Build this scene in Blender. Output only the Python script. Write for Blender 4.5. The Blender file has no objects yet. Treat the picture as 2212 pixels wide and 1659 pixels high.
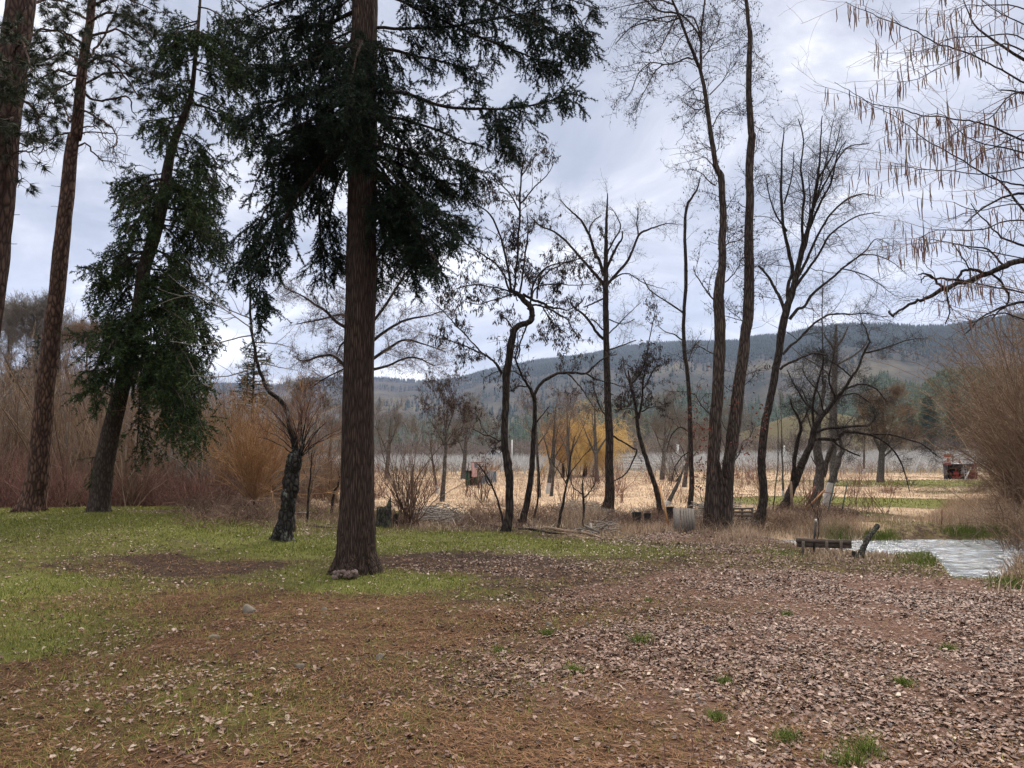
import bpy, math
import numpy as np
PI = math.pi
sc = bpy.context.scene
COL = sc.collection
R0 = np.random.default_rng(7)

# ------------------------------------------------------------------ camera
F = 1609.0; CX, CY = 1106.0, 829.5
PITCH = math.radians(5.5); EYE = 1.7
cp, sp = math.cos(PITCH), math.sin(PITCH)
cam = bpy.data.cameras.new('camera'); camo = bpy.data.objects.new('camera', cam); COL.objects.link(camo)
camo.location = (0, 0, EYE); camo.rotation_euler = (PI/2 + PITCH, 0, 0)
cam.sensor_width = 36; cam.lens = 36*F/2212; cam.clip_end = 20000; cam.clip_start = .1
sc.camera = camo

def ray(px, py):
    a = (px-CX)/F; b = (CY-py)/F
    return np.array([a, cp - b*sp, sp + b*cp])
def at(px, py, Y):
    d = ray(px, py); return np.array([0, 0, EYE]) + d*(Y/d[1])

# ------------------------------------------------------------------ noise / terrain
def S(t): t = np.clip(t, 0, 1); return t*t*(3-2*t)
def hash2(i, j, s):
    n = (i.astype(np.int64)*374761393 + j.astype(np.int64)*668265263 + s*974711) & 0x7fffffff
    n = ((n ^ (n >> 13))*1274126177) & 0x7fffffff
    n = n ^ (n >> 16)
    return (n & 0xffff)/65535.0
def vn(x, y, s=0):
    x = np.asarray(x, float); y = np.asarray(y, float)
    i = np.floor(x); j = np.floor(y); u = S(x-i); v = S(y-j)
    a = hash2(i, j, s); b = hash2(i+1, j, s); c = hash2(i, j+1, s); d = hash2(i+1, j+1, s)
    return (a*(1-u)+b*u)*(1-v) + (c*(1-u)+d*u)*v
def fbm(x, y, s=0, o=4):
    r = 0; a = .5
    for k in range(o):
        r = r + a*vn(np.asarray(x)*2**k, np.asarray(y)*2**k, s+k); a *= .5
    return r/(1-.5**o)

RIDGE = [(-900, 700), (-300, 780), (300, 840), (600, 836), (640, 827), (700, 824), (800, 820), (930, 830), (985, 826), (1060, 803), (1150, 788), (1250, 777),
         (1350, 757), (1420, 748), (1500, 746), (1600, 749), (1640, 738), (1700, 731), (1760, 716), (1830, 710), (1900, 709), (1960, 714), (2040, 716), (2100, 706), (2212, 690), (2600, 660), (3200, 640)]
_az, _el = [], []
for p in RIDGE:
    d = ray(*p); _az.append(math.atan2(d[0], d[1])); _el.append(d[2]/math.hypot(d[0], d[1]))
def azpx(px): return math.atan2((px-CX)/F, cp)
A_L, A_R = azpx(600), azpx(1900)
def hills_h(x, y):
    r = np.hypot(x, y); az = np.arctan2(x, y)
    el = np.interp(az, _az, _el)
    k = np.clip((az-A_L)/(A_R-A_L), -.3, 1.3)
    R = 4300 - 1500*k
    u = (r-620)/(R-620)
    uc = np.clip(u, 0, 1)
    prof = .55*uc**1.3 + .45*S(uc)
    H = el*R + EYE
    n = fbm(az*13+2, r/1500+az*5, 11, 4)-.5
    n2 = fbm(x/330, y/330, 21, 4)-.5
    z = H*prof + uc*(1-uc)*(n*340 + n2*120)
    z = np.where(u > 1, H*(1-.5*np.clip(u-1, 0, 1)), z)
    return z*S((r-560)/180)
def ground_h(x, y):
    x = np.asarray(x, float); y = np.asarray(y, float)
    r = np.hypot(x, y)
    z = .34*S((-x-1.5)/6)*S((y-9)/8)*(1-S((y-22)/6))
    z = z - .22*S((y-17.5)/6) - .45*S((y-26)/70)
    z = z + 2.2*S((y-120)/160)*S((x+10)/120)
    qx = x/np.maximum(y, 1); yn = 17.2 - 2.55*S((qx-.548)/.035) + 1.6*S((qx-.645)/.03)
    near = np.clip((y-(yn-4.3))/4.5, 0, 1); far = 1-S((y-19.0)/2.0)
    z = z - .72*near*far*S((x-5.2)/1.6)*S((26-x)/5)
    azz = np.arctan2(x, y); side = 74*S((azz-azpx(1850))/.10)*S((r-430)/480)
    # grassy knoll in the valley
    kx, ky = 470*math.sin(azpx(1765)), 470*math.cos(azpx(1765))
    z = z + 25*np.exp(-(((x-kx)/46)**2 + ((y-ky)/70)**2)) + 12*np.exp(-(((x-kx+95)/50)**2 + ((y-ky-20)/60)**2))
    b = np.clip((40-r)/30, 0, 1)
    z = z + (fbm(x*.55, y*.55, 3, 3)-.5)*.10*np.clip(r/6, 0, 1) + (fbm(x*3.1, y*3.1, 5, 3)-.5)*.05*b
    z = z + (fbm(x*.13, y*.13, 9, 3)-.5)*.35*S((y-24)/15)
    return z + np.maximum(hills_h(x, y), side)
def gz(x, y): return float(ground_h(np.array([x]), np.array([y]))[0])
_T = np.geomspace(2, 3000, 3000)
def ground(px, py):
    d = ray(px, py); P = np.array([0, 0, EYE])[None]+d[None]*_T[:, None]
    h = ground_h(P[:, 0], P[:, 1])
    b = np.nonzero(P[:, 2] < h)[0]
    return P[b[0]] if len(b) else P[-1]

# ------------------------------------------------------------------ object helpers
def tag(o, label=None, cat=None, group=None, kind=None):
    if label: o['label'] = label
    if cat: o['category'] = cat
    if group: o['group'] = group
    if kind: o['kind'] = kind
    return o
def empty(name, loc, label, cat, group=None, rz=0):
    o = bpy.data.objects.new(name, None); COL.objects.link(o); o.location = loc; o.rotation_euler = (0, 0, rz)
    o.empty_display_size = .1
    return tag(o, label, cat, group)

class Geo:
    def __init__(s): s.v = []; s.f3 = []; s.f4 = []; s.r = []; s.n = 0
    def add(s, v, f3=None, f4=None, r=None):
        v = np.asarray(v, float).reshape(-1, 3)
        s.v.append(v)
        if f3 is not None and len(f3): s.f3.append(np.asarray(f3).reshape(-1, 3)+s.n)
        if f4 is not None and len(f4): s.f4.append(np.asarray(f4).reshape(-1, 4)+s.n)
        s.r.append(np.full(len(v), .5) if r is None else np.broadcast_to(r, (len(v),)))
        s.n += len(v)
    def build(s, name, mat, parent=None, origin=None, smooth=False, attr=None):
        v = np.concatenate(s.v)
        if origin is None: origin = parent.location if parent is not None and parent.type == 'EMPTY' and parent.parent is None else (0, 0, 0)
        org = np.array(origin); v = v - org
        if parent is not None and parent.rotation_euler[2]:
            a = -parent.rotation_euler[2]; c, q = math.cos(a), math.sin(a)
            v = np.stack([v[:, 0]*c-v[:, 1]*q, v[:, 0]*q+v[:, 1]*c, v[:, 2]], 1)
        f3 = np.concatenate(s.f3) if s.f3 else np.zeros((0, 3), int)
        f4 = np.concatenate(s.f4) if s.f4 else np.zeros((0, 4), int)
        me = bpy.data.meshes.new(name)
        me.vertices.add(len(v)); me.vertices.foreach_set('co', v.astype(np.float32).ravel())
        nl = len(f3)*3+len(f4)*4; me.loops.add(nl)
        me.loops.foreach_set('vertex_index', np.concatenate([f3.ravel(), f4.ravel()]).astype(np.int32))
        npoly = len(f3)+len(f4); me.polygons.add(npoly)
        ls = np.concatenate([np.arange(len(f3))*3, len(f3)*3+np.arange(len(f4))*4]).astype(np.int32)
        me.polygons.foreach_set('loop_start', ls)
        if smooth: me.polygons.foreach_set('use_smooth', np.ones(npoly, bool))
        me.update(calc_edges=True)
        a = me.attributes.new('rnd', 'FLOAT', 'POINT'); a.data.foreach_set('value', np.concatenate(s.r).astype(np.float32))
        if attr:
            for k, val in attr.items():
                a = me.attributes.new(k, 'FLOAT', 'POINT'); a.data.foreach_set('value', val.astype(np.float32))
        me.materials.append(mat)
        o = bpy.data.objects.new(name, me); COL.objects.link(o)
        if parent is not None: o.parent = parent
        else: o.location = org
        return o

def nrm(a): return a/np.maximum(np.linalg.norm(a, axis=-1, keepdims=True), 1e-9)
def tubes(g, P, R, sides=3, rnd=None, cap=False, ru=0, ridge=0):
    P = np.asarray(P, float); R = np.asarray(R, float)
    N, K, _ = P.shape
    if N == 0: return
    T = np.empty_like(P); T[:, 1:-1] = P[:, 2:]-P[:, :-2]; T[:, 0] = P[:, 1]-P[:, 0]; T[:, -1] = P[:, -1]-P[:, -2]
    T = nrm(T)
    ch = np.abs(nrm(P[:, -1]-P[:, 0])); ax = np.argmin(ch, 1)
    ref = np.eye(3)[ax][:, None, :]
    A = nrm(np.cross(T, ref)); B = np.cross(T, A)
    a = np.arange(sides)*2*PI/sides
    R4 = R[:, :, None]*np.ones((1, 1, sides))
    if ru:
        kk, ss, nn_ = np.meshgrid(np.arange(K)*.35, np.arange(sides)*.9, np.arange(N)*7.3, indexing='ij')
        R4 = R4*(1+ru*(vn(kk+nn_, ss, 5)-.5).transpose(2, 0, 1)*2)
    if ridge:
        kk, ss = np.meshgrid(np.arange(K)*.22, np.arange(sides)*1.0, indexing='ij')
        R4 = R4*(1+ridge*2*(vn(ss*.83+kk*.25, kk, 15)-.5)+ridge*1.2*(vn(ss*1.3, kk*2.3, 16)-.5))[None]
    V = P[:, :, None] + R4[:, :, :, None]*(A[:, :, None]*np.cos(a)[None, None, :, None] + B[:, :, None]*np.sin(a)[None, None, :, None])
    base = (np.arange(N)*K*sides)[:, None, None]
    k = np.arange(K-1)[None, :, None]*sides; s_ = np.arange(sides)[None, None, :]; s2 = (s_+1) % sides
    q = np.stack([base+k+s_, base+k+s2, base+k+sides+s2, base+k+sides+s_], -1).reshape(-1, 4)
    r = np.repeat(R0.random(N) if rnd is None else rnd, K*sides)
    if cap:
        g.add(V.reshape(-1, 3), None, q, r)
        nb = g.n
        C = np.concatenate([P[:, 0], P[:, -1]]); g.add(C, None, None, r[0])
        f = []
        for i in range(N):
            for s in range(sides):
                b0 = i*K*sides; b1 = b0+(K-1)*sides
                f.append([nb-N*K*sides+b0+(s+1) % sides, nb-N*K*sides+b0+s, nb+i])
                f.append([nb-N*K*sides+b1+s, nb-N*K*sides+b1+(s+1) % sides, nb+N+i])
        g.f3.append(np.array(f))
    else:
        g.add(V.reshape(-1, 3), None, q, r)

def smooth_path(p, w, K):
    """catmull-rom through control points; w radii"""
    p = np.asarray(p, float); w = np.asarray(w, float)
    if len(p) == 2: p = np.stack([p[0], (p[0]+p[1])/2, p[1]]); w = np.array([w[0], (w[0]+w[1])/2, w[1]])
    q = np.vstack([2*p[0]-p[1], p, 2*p[-1]-p[-2]])
    n = len(p)-1
    t = np.linspace(0, n-1e-6, K); i = t.astype(int); u = (t-i)[:, None]
    a, b, c, d = q[i], q[i+1], q[i+2], q[i+3]
    r = .5*((2*b)+(-a+c)*u+(2*a-5*b+4*c-d)*u**2+(-a+3*b-3*c+d)*u**3)
    return r, np.interp(t, np.arange(n+1), w)

def spawn(P, R, rng, dens, ln, ang=(35, 65), t=(.2, 1.), up=.0, wig=.15, K=6, grav=0., rf=.012, taper=.25, rmin=.003, fall=.5, flat=None, bias=None, cnt=None):
    """children of every polyline; ln=(lo,hi) metres. returns P,R"""
    N, Kp, _ = P.shape
    if N == 0: return np.zeros((0, K, 3)), np.zeros((0, K))
    L = np.linalg.norm(np.diff(P, axis=1), axis=2).sum(1)
    c = rng.poisson(np.maximum(dens*L*(t[1]-t[0]), 0)) if cnt is None else np.full(N, cnt)
    idx = np.repeat(np.arange(N), c); M = len(idx)
    if M == 0: return np.zeros((0, K, 3)), np.zeros((0, K))
    tt = rng.uniform(t[0], t[1], M); f = np.clip(tt, 0, .9999)*(Kp-1); i = f.astype(int); u = (f-i)[:, None]
    p0 = P[idx, i]*(1-u)+P[idx, i+1]*u; tan = nrm(P[idx, i+1]-P[idx, i]); r0 = R[idx, i]*(1-u[:, 0])+R[idx, i+1]*u[:, 0]
    rv = rng.normal(size=(M, 3))
    if flat is not None: rv[:, 2] *= flat
    if bias is not None: rv += np.asarray(bias)
    perp = nrm(rv - (rv*tan).sum(1, keepdims=True)*tan)
    a = np.radians(rng.uniform(ang[0], ang[1], M))[:, None]
    d = tan*np.cos(a)+perp*np.sin(a); d[:, 2] += up; d = nrm(d)
    l = rng.uniform(ln[0], ln[1], M)*(1-fall*tt)
    Q = np.empty((M, K, 3)); Q[:, 0] = p0; st = (l/(K-1))[:, None]
    for k in range(1, K):
        d = nrm(d + rng.normal(size=(M, 3))*wig + np.array([0, 0, up*.25-grav]))
        Q[:, k] = Q[:, k-1]+d*st
    rr = np.minimum(r0*.75, np.maximum(l*rf, rmin))
    RR = np.maximum(rr[:, None]*np.linspace(1, taper, K)[None], rmin*.6)
    return Q, RR

def along(P, rng, dens):
    N, Kp, _ = P.shape
    L = np.linalg.norm(np.diff(P, axis=1), axis=2).sum(1)
    idx = np.repeat(np.arange(N), rng.poisson(dens*L)); M = len(idx)
    f = rng.random(M)*.9999*(Kp-1); i = f.astype(int); u = (f-i)[:, None]
    return P[idx, i]*(1-u)+P[idx, i+1]*u, nrm(P[idx, i+1]-P[idx, i]), f/(Kp-1)

def needles(g, P, rng, dens, ln, w, ang=(35, 70), droop=0.):
    p, t, _ = along(P, rng, dens); M = len(p)
    if M == 0: return
    rv = rng.normal(size=(M, 3)); perp = nrm(rv-(rv*t).sum(1, keepdims=True)*t)
    a = np.radians(rng.uniform(*ang, M))[:, None]
    d = t*np.cos(a)+perp*np.sin(a); d[:, 2] -= droop; d = nrm(d)
    side = nrm(np.cross(d, rng.normal(size=(M, 3))))
    l = rng.uniform(.7, 1.2, M)[:, None]*ln
    V = np.stack([p-side*w*.5, p+side*w*.5, p+d*l], 1).reshape(-1, 3)
    g.add(V, np.arange(M*3).reshape(-1, 3), None, np.repeat(rng.random(M), 3))

def hang_leaves(g, P, rng, dens, ln, w, down=1.2, spread=.6):
    p, t, _ = along(P, rng, dens); M = len(p)
    if M == 0: return
    d = rng.normal(size=(M, 3))*spread; d[:, 2] -= down; d = nrm(d)
    side = nrm(np.cross(d, rng.normal(size=(M, 3))))
    l = rng.uniform(.6, 1.25, M)[:, None]*ln; ww = rng.uniform(.6, 1.2, M)[:, None]*w
    nn = np.cross(side, d)
    V = np.stack([p, p+d*l*.45+side*ww*.5, p+d*l+nn*l*.12, p+d*l*.45-side*ww*.5], 1).reshape(-1, 3)
    g.add(V, None, np.arange(M*4).reshape(-1, 4), np.repeat(rng.random(M), 4))

def box(g, c, s, rz=0, rx=0, ry=0, r=.5):
    v = np.array([[x, y, z] for x in (-.5, .5) for y in (-.5, .5) for z in (-.5, .5)])*np.array(s)
    def rot(v, a, i, j):
        o = v.copy(); o[:, i] = v[:, i]*math.cos(a)-v[:, j]*math.sin(a); o[:, j] = v[:, i]*math.sin(a)+v[:, j]*math.cos(a); return o
    v = rot(v, rx, 1, 2); v = rot(v, ry, 2, 0); v = rot(v, rz, 0, 1)
    f = [[0, 1, 3, 2], [4, 6, 7, 5], [0, 4, 5, 1], [2, 3, 7, 6], [0, 2, 6, 4], [1, 5, 7, 3]]
    g.add(v+np.array(c), None, f, r)
def bar(g, a, b, r, sides=6, r2=None):
    a = np.array(a, float); b = np.array(b, float)
    tubes(g, np.array([[a, (a+b)/2, b]]), np.array([[r, (r+(r2 or r))/2, r2 or r]]), sides, np.array([.5]), cap=True)
def plank(g, a, b, w, th, face=(0, 1, 0), r=.5):
    """board from a to b, width w across, thickness th along face"""
    a = np.array(a, float); b = np.array(b, float); t = nrm(b-a); n = np.array(face, float); n = nrm(n-(n*t).sum()*t); s = np.cross(t, n)
    v = [p+s*w*.5*i+n*th*.5*j for p in (a, b) for i in (-1, 1) for j in (-1, 1)]
    f = [[0, 1, 3, 2], [4, 6, 7, 5], [0, 4, 5, 1], [2, 3, 7, 6], [0, 2, 6, 4], [1, 5, 7, 3]]
    g.add(v, None, f, r)

# ------------------------------------------------------------------ materials
def lin(c):
    return tuple(((x/255)/12.92 if x/255 <= .04045 else ((x/255+.055)/1.055)**2.4) for x in c)+(1,)
def mat_base(name):
    m = bpy.data.materials.new(name); m.use_nodes = True; nt = m.node_tree; nt.nodes.clear()
    out = nt.nodes.new('ShaderNodeOutputMaterial'); b = nt.nodes.new('ShaderNodeBsdfPrincipled'); nt.links.new(b.outputs[0], out.inputs[0])
    return m, nt, b
def N(nt, t, **k):
    n = nt.nodes.new(t)
    for a, v in k.items(): setattr(n, a, v)
    return n
def ramp(nt, stops, src=None):
    n = nt.nodes.new('ShaderNodeValToRGB'); cr = n.color_ramp
    while len(cr.elements) > 1: cr.elements.remove(cr.elements[0])
    cr.elements[0].position = stops[0][0]; cr.elements[0].color = stops[0][1]
    for p, c in stops[1:]:
        e = cr.elements.new(p); e.color = c
    if src is not None: nt.links.new(src, n.inputs[0])
    return n
def mixc(nt, fac, a, b):
    n = nt.nodes.new('ShaderNodeMix'); n.data_type = 'RGBA'
    for k, v in ((0, fac), (6, a), (7, b)):
        if isinstance(v, (tuple, list, float, int)): n.inputs[k].default_value = v
        else: nt.links.new(v, n.inputs[k])
    return n.outputs[2]
def math_(nt, op, a, b=None, clamp=False):
    n = nt.nodes.new('ShaderNodeMath'); n.operation = op; n.use_clamp = clamp
    for k, v in enumerate([a, b]):
        if v is None: continue
        if isinstance(v, (int, float)): n.inputs[k].default_value = v
        else: nt.links.new(v, n.inputs[k])
    return n.outputs[0]
def noise(nt, scale, detail=4, rough=.55, vec=None, dist=0):
    n = nt.nodes.new('ShaderNodeTexNoise'); n.inputs['Scale'].default_value = scale; n.inputs['Detail'].default_value = detail
    n.inputs['Roughness'].default_value = rough; n.inputs['Distortion'].default_value = dist
    if vec is not None: nt.links.new(vec, n.inputs['Vector'])
    return n.outputs[0]
def objco(nt, scale=(1, 1, 1)):
    tc = nt.nodes.new('ShaderNodeTexCoord'); mp = nt.nodes.new('ShaderNodeMapping'); mp.inputs['Scale'].default_value = scale
    nt.links.new(tc.outputs['Object'], mp.inputs[0]); return mp.outputs[0]
def rndramp(name, cols, rough=.8, spec=.2):
    """foliage/twig material: colour by per-element random value"""
    m, nt, b = mat_base(name)
    a = N(nt, 'ShaderNodeAttribute', attribute_name='rnd')
    n = len(cols); r = ramp(nt, [(i/max(n-1, 1), c) for i, c in enumerate(cols)], a.outputs['Fac'])
    nt.links.new(r.outputs[0], b.inputs['Base Color']); b.inputs['Roughness'].default_value = rough; b.inputs['Specular IOR Level'].default_value = spec
    return m
def bark(name, dark, light, scale=9, stretch=.18, bump=.6, moss=None, mossamt=.5):
    m, nt, b = mat_base(name)
    v = objco(nt, (1, 1, stretch)); n1 = noise(nt, scale, 6, .65, v, .3); n2 = noise(nt, scale*.35, 3, .5, objco(nt))
    vo = N(nt, 'ShaderNodeTexVoronoi', feature='DISTANCE_TO_EDGE'); vo.inputs['Scale'].default_value = scale*1.6; nt.links.new(v, vo.inputs[0])
    e = math_(nt, 'MULTIPLY', vo.outputs[0], 3.2, True)
    f = math_(nt, 'MULTIPLY', n1, e); f = math_(nt, 'MULTIPLY', f, 1.9, True)
    c = mixc(nt, f, dark, light)
    c = mixc(nt, math_(nt, 'MULTIPLY', n2, .35), c, dark)
    if moss:
        n3 = noise(nt, scale*.8, 5, .7, objco(nt, (1, 1, .5)))
        k = math_(nt, 'MULTIPLY', math_(nt, 'SUBTRACT', n3, 1-mossamt), 9, True)
        c = mixc(nt, k, c, moss)
    nt.links.new(c, b.inputs['Base Color']); b.inputs['Roughness'].default_value = .9; b.inputs['Specular IOR Level'].default_value = .15
    bp = N(nt, 'ShaderNodeBump'); bp.inputs['Strength'].default_value = bump; bp.inputs['Distance'].default_value = .03
    nt.links.new(f, bp.inputs['Height']); nt.links.new(bp.outputs[0], b.inputs['Normal'])
    return m
def plain(name, c, rough=.6, c2=None, scale=6, metallic=0, stretch=(1, 1, 1)):
    m, nt, b = mat_base(name)
    c2 = c2 or tuple(x*.6 for x in c[:3])+(1,)
    n1 = noise(nt, scale, 5, .6, objco(nt, stretch))
    k = math_(nt, 'MULTIPLY', math_(nt, 'SUBTRACT', n1, .35), 2.2, True)
    nt.links.new(mixc(nt, k, c2, c), b.inputs['Base Color']); b.inputs['Roughness'].default_value = rough; b.inputs['Metallic'].default_value = metallic
    return m

M = {}
M['fir_bark'] = bark('fir_bark', (.026, .018, .014, 1), (.125, .083, .063, 1), 24, .10, .8)
M['pine_bark'] = bark('pine_bark', (.03, .017, .012, 1), (.19, .11, .08, 1), 9, .3, .7)
M['pine_bark2'] = bark('pine_bark_far', (.03, .018, .014, 1), (.14, .085, .065, 1), 8, .3, .8)
M['lean_bark'] = bark('leaning_fir_bark', (.035, .026, .02, 1), (.12, .09, .07, 1), 12, .3, .5)
M['maple_bark'] = bark('maple_bark', (.028, .020, .016, 1), (.165, .125, .10, 1), 14, .14, .7, (.055, .055, .04, 1), .42)
M['dark_bark'] = bark('dark_bark', (.016, .013, .011, 1), (.088, .067, .054, 1), 12, .2, .6)
M['mossy_bark'] = bark('mossy_bark', (.018, .016, .013, 1), (.10, .09, .075, 1), 12, .35, .8, (.075, .08, .05, 1), .5)
M['grey_bark'] = bark('grey_bark', (.05, .045, .04, 1), (.17, .15, .13, 1), 10, .3, .5, (.24, .23, .2, 1), .42)
M['stump_bark'] = bark('lichen_stump_bark', (.016, .014, .012, 1), (.075, .065, .055, 1), 9, .5, 1., (.26, .27, .23, 1), .44)
M['twig'] = rndramp('dark_twigs', [(.022, .018, .016, 1), (.05, .038, .032, 1)])
M['twig_br'] = rndramp('brown_twigs', [(.085, .058, .044, 1), (.19, .135, .10, 1)])
M['twig_grey'] = rndramp('grey_twigs', [(.13, .115, .10, 1), (.27, .24, .21, 1)])
M['thicket'] = rndramp('thicket_stems', [(.10, .062, .04, 1), (.22, .145, .09, 1), (.17, .10, .065, 1), (.33, .25, .17, 1)])
M['thicket_red'] = rndramp('red_thicket_stems', [(.12, .05, .038, 1), (.19, .09, .07, 1), (.23, .14, .10, 1)])
M['bramble'] = rndramp('bramble_stems', [(.06, .035, .026, 1), (.14, .085, .06, 1), (.26, .17, .12, 1)])
M['orange'] = rndramp('orange_willow', [(.26, .14, .075, 1), (.44, .25, .11, 1), (.36, .21, .12, 1)])
M['gold'] = rndramp('golden_willow', [(.46, .30, .10, 1), (.70, .47, .16, 1), (.56, .38, .16, 1)])
M['fir'] = rndramp('fir_needles', [(.008, .016, .009, 1), (.016, .032, .016, 1), (.028, .048, .022, 1)], .7)
M['fir2'] = rndramp('green_fir_needles', [(.012, .026, .010, 1), (.03, .055, .016, 1), (.075, .105, .024, 1)], .7)
M['pine'] = rndramp('pine_needles_green', [(.02, .03, .014, 1), (.045, .055, .028, 1), (.07, .08, .045, 1)], .6)
M['dryleaf'] = rndramp('hanging_dry_leaves', [(.02, .015, .014, 1), (.05, .035, .03, 1), (.08, .05, .045, 1)])
M['redleaf'] = rndramp('rust_leaves', [(.10, .02, .012, 1), (.20, .05, .028, 1), (.16, .08, .06, 1)])
M['straw'] = rndramp('dry_straw', [(.36, .26, .17, 1), (.58, .45, .32, 1), (.74, .61, .47, 1)])
M['reed'] = rndramp('tall_dry_grass', [(.22, .15, .095, 1), (.42, .30, .20, 1), (.60, .46, .33, 1)])
M['green'] = rndramp('green_grass', [(.10, .12, .022, 1), (.19, .20, .04, 1), (.29, .27, .065, 1), (.40, .34, .15, 1)])
M['lush'] = rndramp('lush_grass', [(.05, .09, .012, 1), (.11, .16, .025, 1), (.22, .23, .06, 1)])
M['litter'] = rndramp('fallen_leaves', [(.030, .014, .010, 1), (.070, .034, .023, 1), (.125, .066, .045, 1), (.20, .115, .082, 1), (.28, .185, .14, 1), (.25, .17, .135, 1), (.46, .36, .28, 1)], .6, .35)
M['pineneedle'] = rndramp('fallen_needles', [(.07, .03, .016, 1), (.16, .078, .036, 1), (.27, .15, .075, 1)])
M['orchard'] = rndramp('orchard_twigs', [(.30, .29, .28, 1), (.54, .54, .53, 1), (.72, .72, .70, 1)])
M['wood'] = rndramp('bare_wood_twigs', [(.11, .085, .07, 1), (.20, .165, .14, 1), (.19, .13, .09, 1), (.26, .22, .19, 1)])
M['forest'] = rndramp('hill_forest', [(.008, .018, .014, 1), (.015, .030, .020, 1), (.026, .042, .024, 1)])
M['forest_near'] = rndramp('valley_forest', [(.022, .040, .013, 1), (.045, .068, .022, 1), (.08, .10, .035, 1)])
M['spruce'] = rndramp('young_spruce', [(.015, .05, .02, 1), (.03, .085, .03, 1), (.05, .11, .045, 1)])
M['board'] = plain('weathered_board', (.30, .26, .22, 1), .85, (.14, .12, .10, 1), 14, 0, (6, 6, .8))
M['dboard'] = plain('dark_board', (.20, .15, .11, 1), .9, (.05, .038, .03, 1), 12, 0, (1.2, 5, 9))
M['yboard'] = plain('yellow_board', (.46, .25, .08, 1), .7, (.26, .12, .05, 1), 8)
M['rust'] = plain('rusty_steel', (.30, .11, .055, 1), .8, (.14, .05, .03, 1), 20)
M['greensteel'] = plain('green_steel', (.05, .10, .075, 1), .6, (.03, .06, .05, 1), 10)
M['black'] = plain('black_plastic', (.02, .022, .022, 1), .5)
M['dark'] = plain('near_black', (.012, .012, .014, 1), .8)  # near black for dark parts, also paints the shaded doorway of the shelter
M['white'] = plain('white_paint', (.75, .75, .72, 1), .6, (.5, .5, .48, 1), 4)
M['whitewash'] = plain('whitewash', (.62, .60, .58, 1), .8, (.38, .35, .33, 1), 12)
M['red'] = plain('red_paint', (.50, .05, .04, 1), .5, (.32, .03, .025, 1), 5)
M['redbarn'] = plain('red_board', (.20, .045, .035, 1), .8, (.12, .03, .025, 1), 8)
M['grey'] = plain('grey_metal', (.34, .36, .38, 1), .5, (.24, .25, .27, 1), 4)
M['dgrey'] = plain('dark_grey_tin', (.10, .09, .11, 1), .5, (.05, .05, .06, 1), 4)
M['bluetarp'] = plain('faded_blue_tarp', (.22, .33, .38, 1), .6, (.16, .20, .24, 1), 3)
M['greentin'] = plain('green_tin', (.02, .13, .075, 1), .5, (.012, .07, .045, 1), 3)
M['navy'] = plain('navy_cloth', (.05, .05, .13, 1), .8)
M['roof'] = plain('dark_roof', (.10, .10, .11, 1), .8)
M['rock'] = plain('mossy_rock', (.25, .21, .16, 1), .9, (.12, .10, .075, 1), 9)
M['driftwood'] = plain('bleached_wood', (.34, .24, .16, 1), .9, (.16, .10, .065, 1), 12)
M['catkin'] = rndramp('catkins', [(.17, .08, .065, 1), (.26, .15, .115, 1), (.22, .19, .12, 1)], .8)
M['orangeleaf'] = rndramp('orange_leaf', [(.40, .12, .04, 1), (.5, .2, .08, 1)])

# ------------------------------------------------------------------ world and light
w = bpy.data.worlds.new('World'); sc.world = w; w.use_nodes = True; nt = w.node_tree; nt.nodes.clear()
SUN_EL, SUN_AZ = math.radians(48), math.radians(25)
out = N(nt, 'ShaderNodeOutputWorld'); bg = N(nt, 'ShaderNodeBackground'); bg.inputs[1].default_value = 1.0; nt.links.new(bg.outputs[0], out.inputs[0])
sky = N(nt, 'ShaderNodeTexSky', sky_type='NISHITA'); sky.sun_disc = False; sky.sun_elevation = SUN_EL; sky.sun_rotation = SUN_AZ
tc = N(nt, 'ShaderNodeTexCoord'); sx = N(nt, 'ShaderNodeSeparateXYZ'); nt.links.new(tc.outputs['Generated'], sx.inputs[0])
zz = math_(nt, 'ADD', math_(nt, 'MAXIMUM', sx.outputs[2], 0), .22)
cx_ = math_(nt, 'DIVIDE', sx.outputs[0], zz); cy_ = math_(nt, 'DIVIDE', sx.outputs[1], zz)
cb = N(nt, 'ShaderNodeCombineXYZ'); nt.links.new(cx_, cb.inputs[0]); nt.links.new(cy_, cb.inputs[1]); cb.inputs[2].default_value = 3.3
n1 = noise(nt, 2.3, 8, .6, cb.outputs[0], .5)
n2 = noise(nt, .9, 3, .5, cb.outputs[0], .3)
f = math_(nt, 'ADD', math_(nt, 'MULTIPLY', n1, .62), math_(nt, 'MULTIPLY', n2, .38))
cl = ramp(nt, [(.38, (.275, .295, .355, 1)), (.45, (.335, .36, .425, 1)), (.50, (.42, .437, .50, 1)), (.55, (.54, .55, .60, 1)), (.60, (.76, .76, .785, 1))], f)
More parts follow.
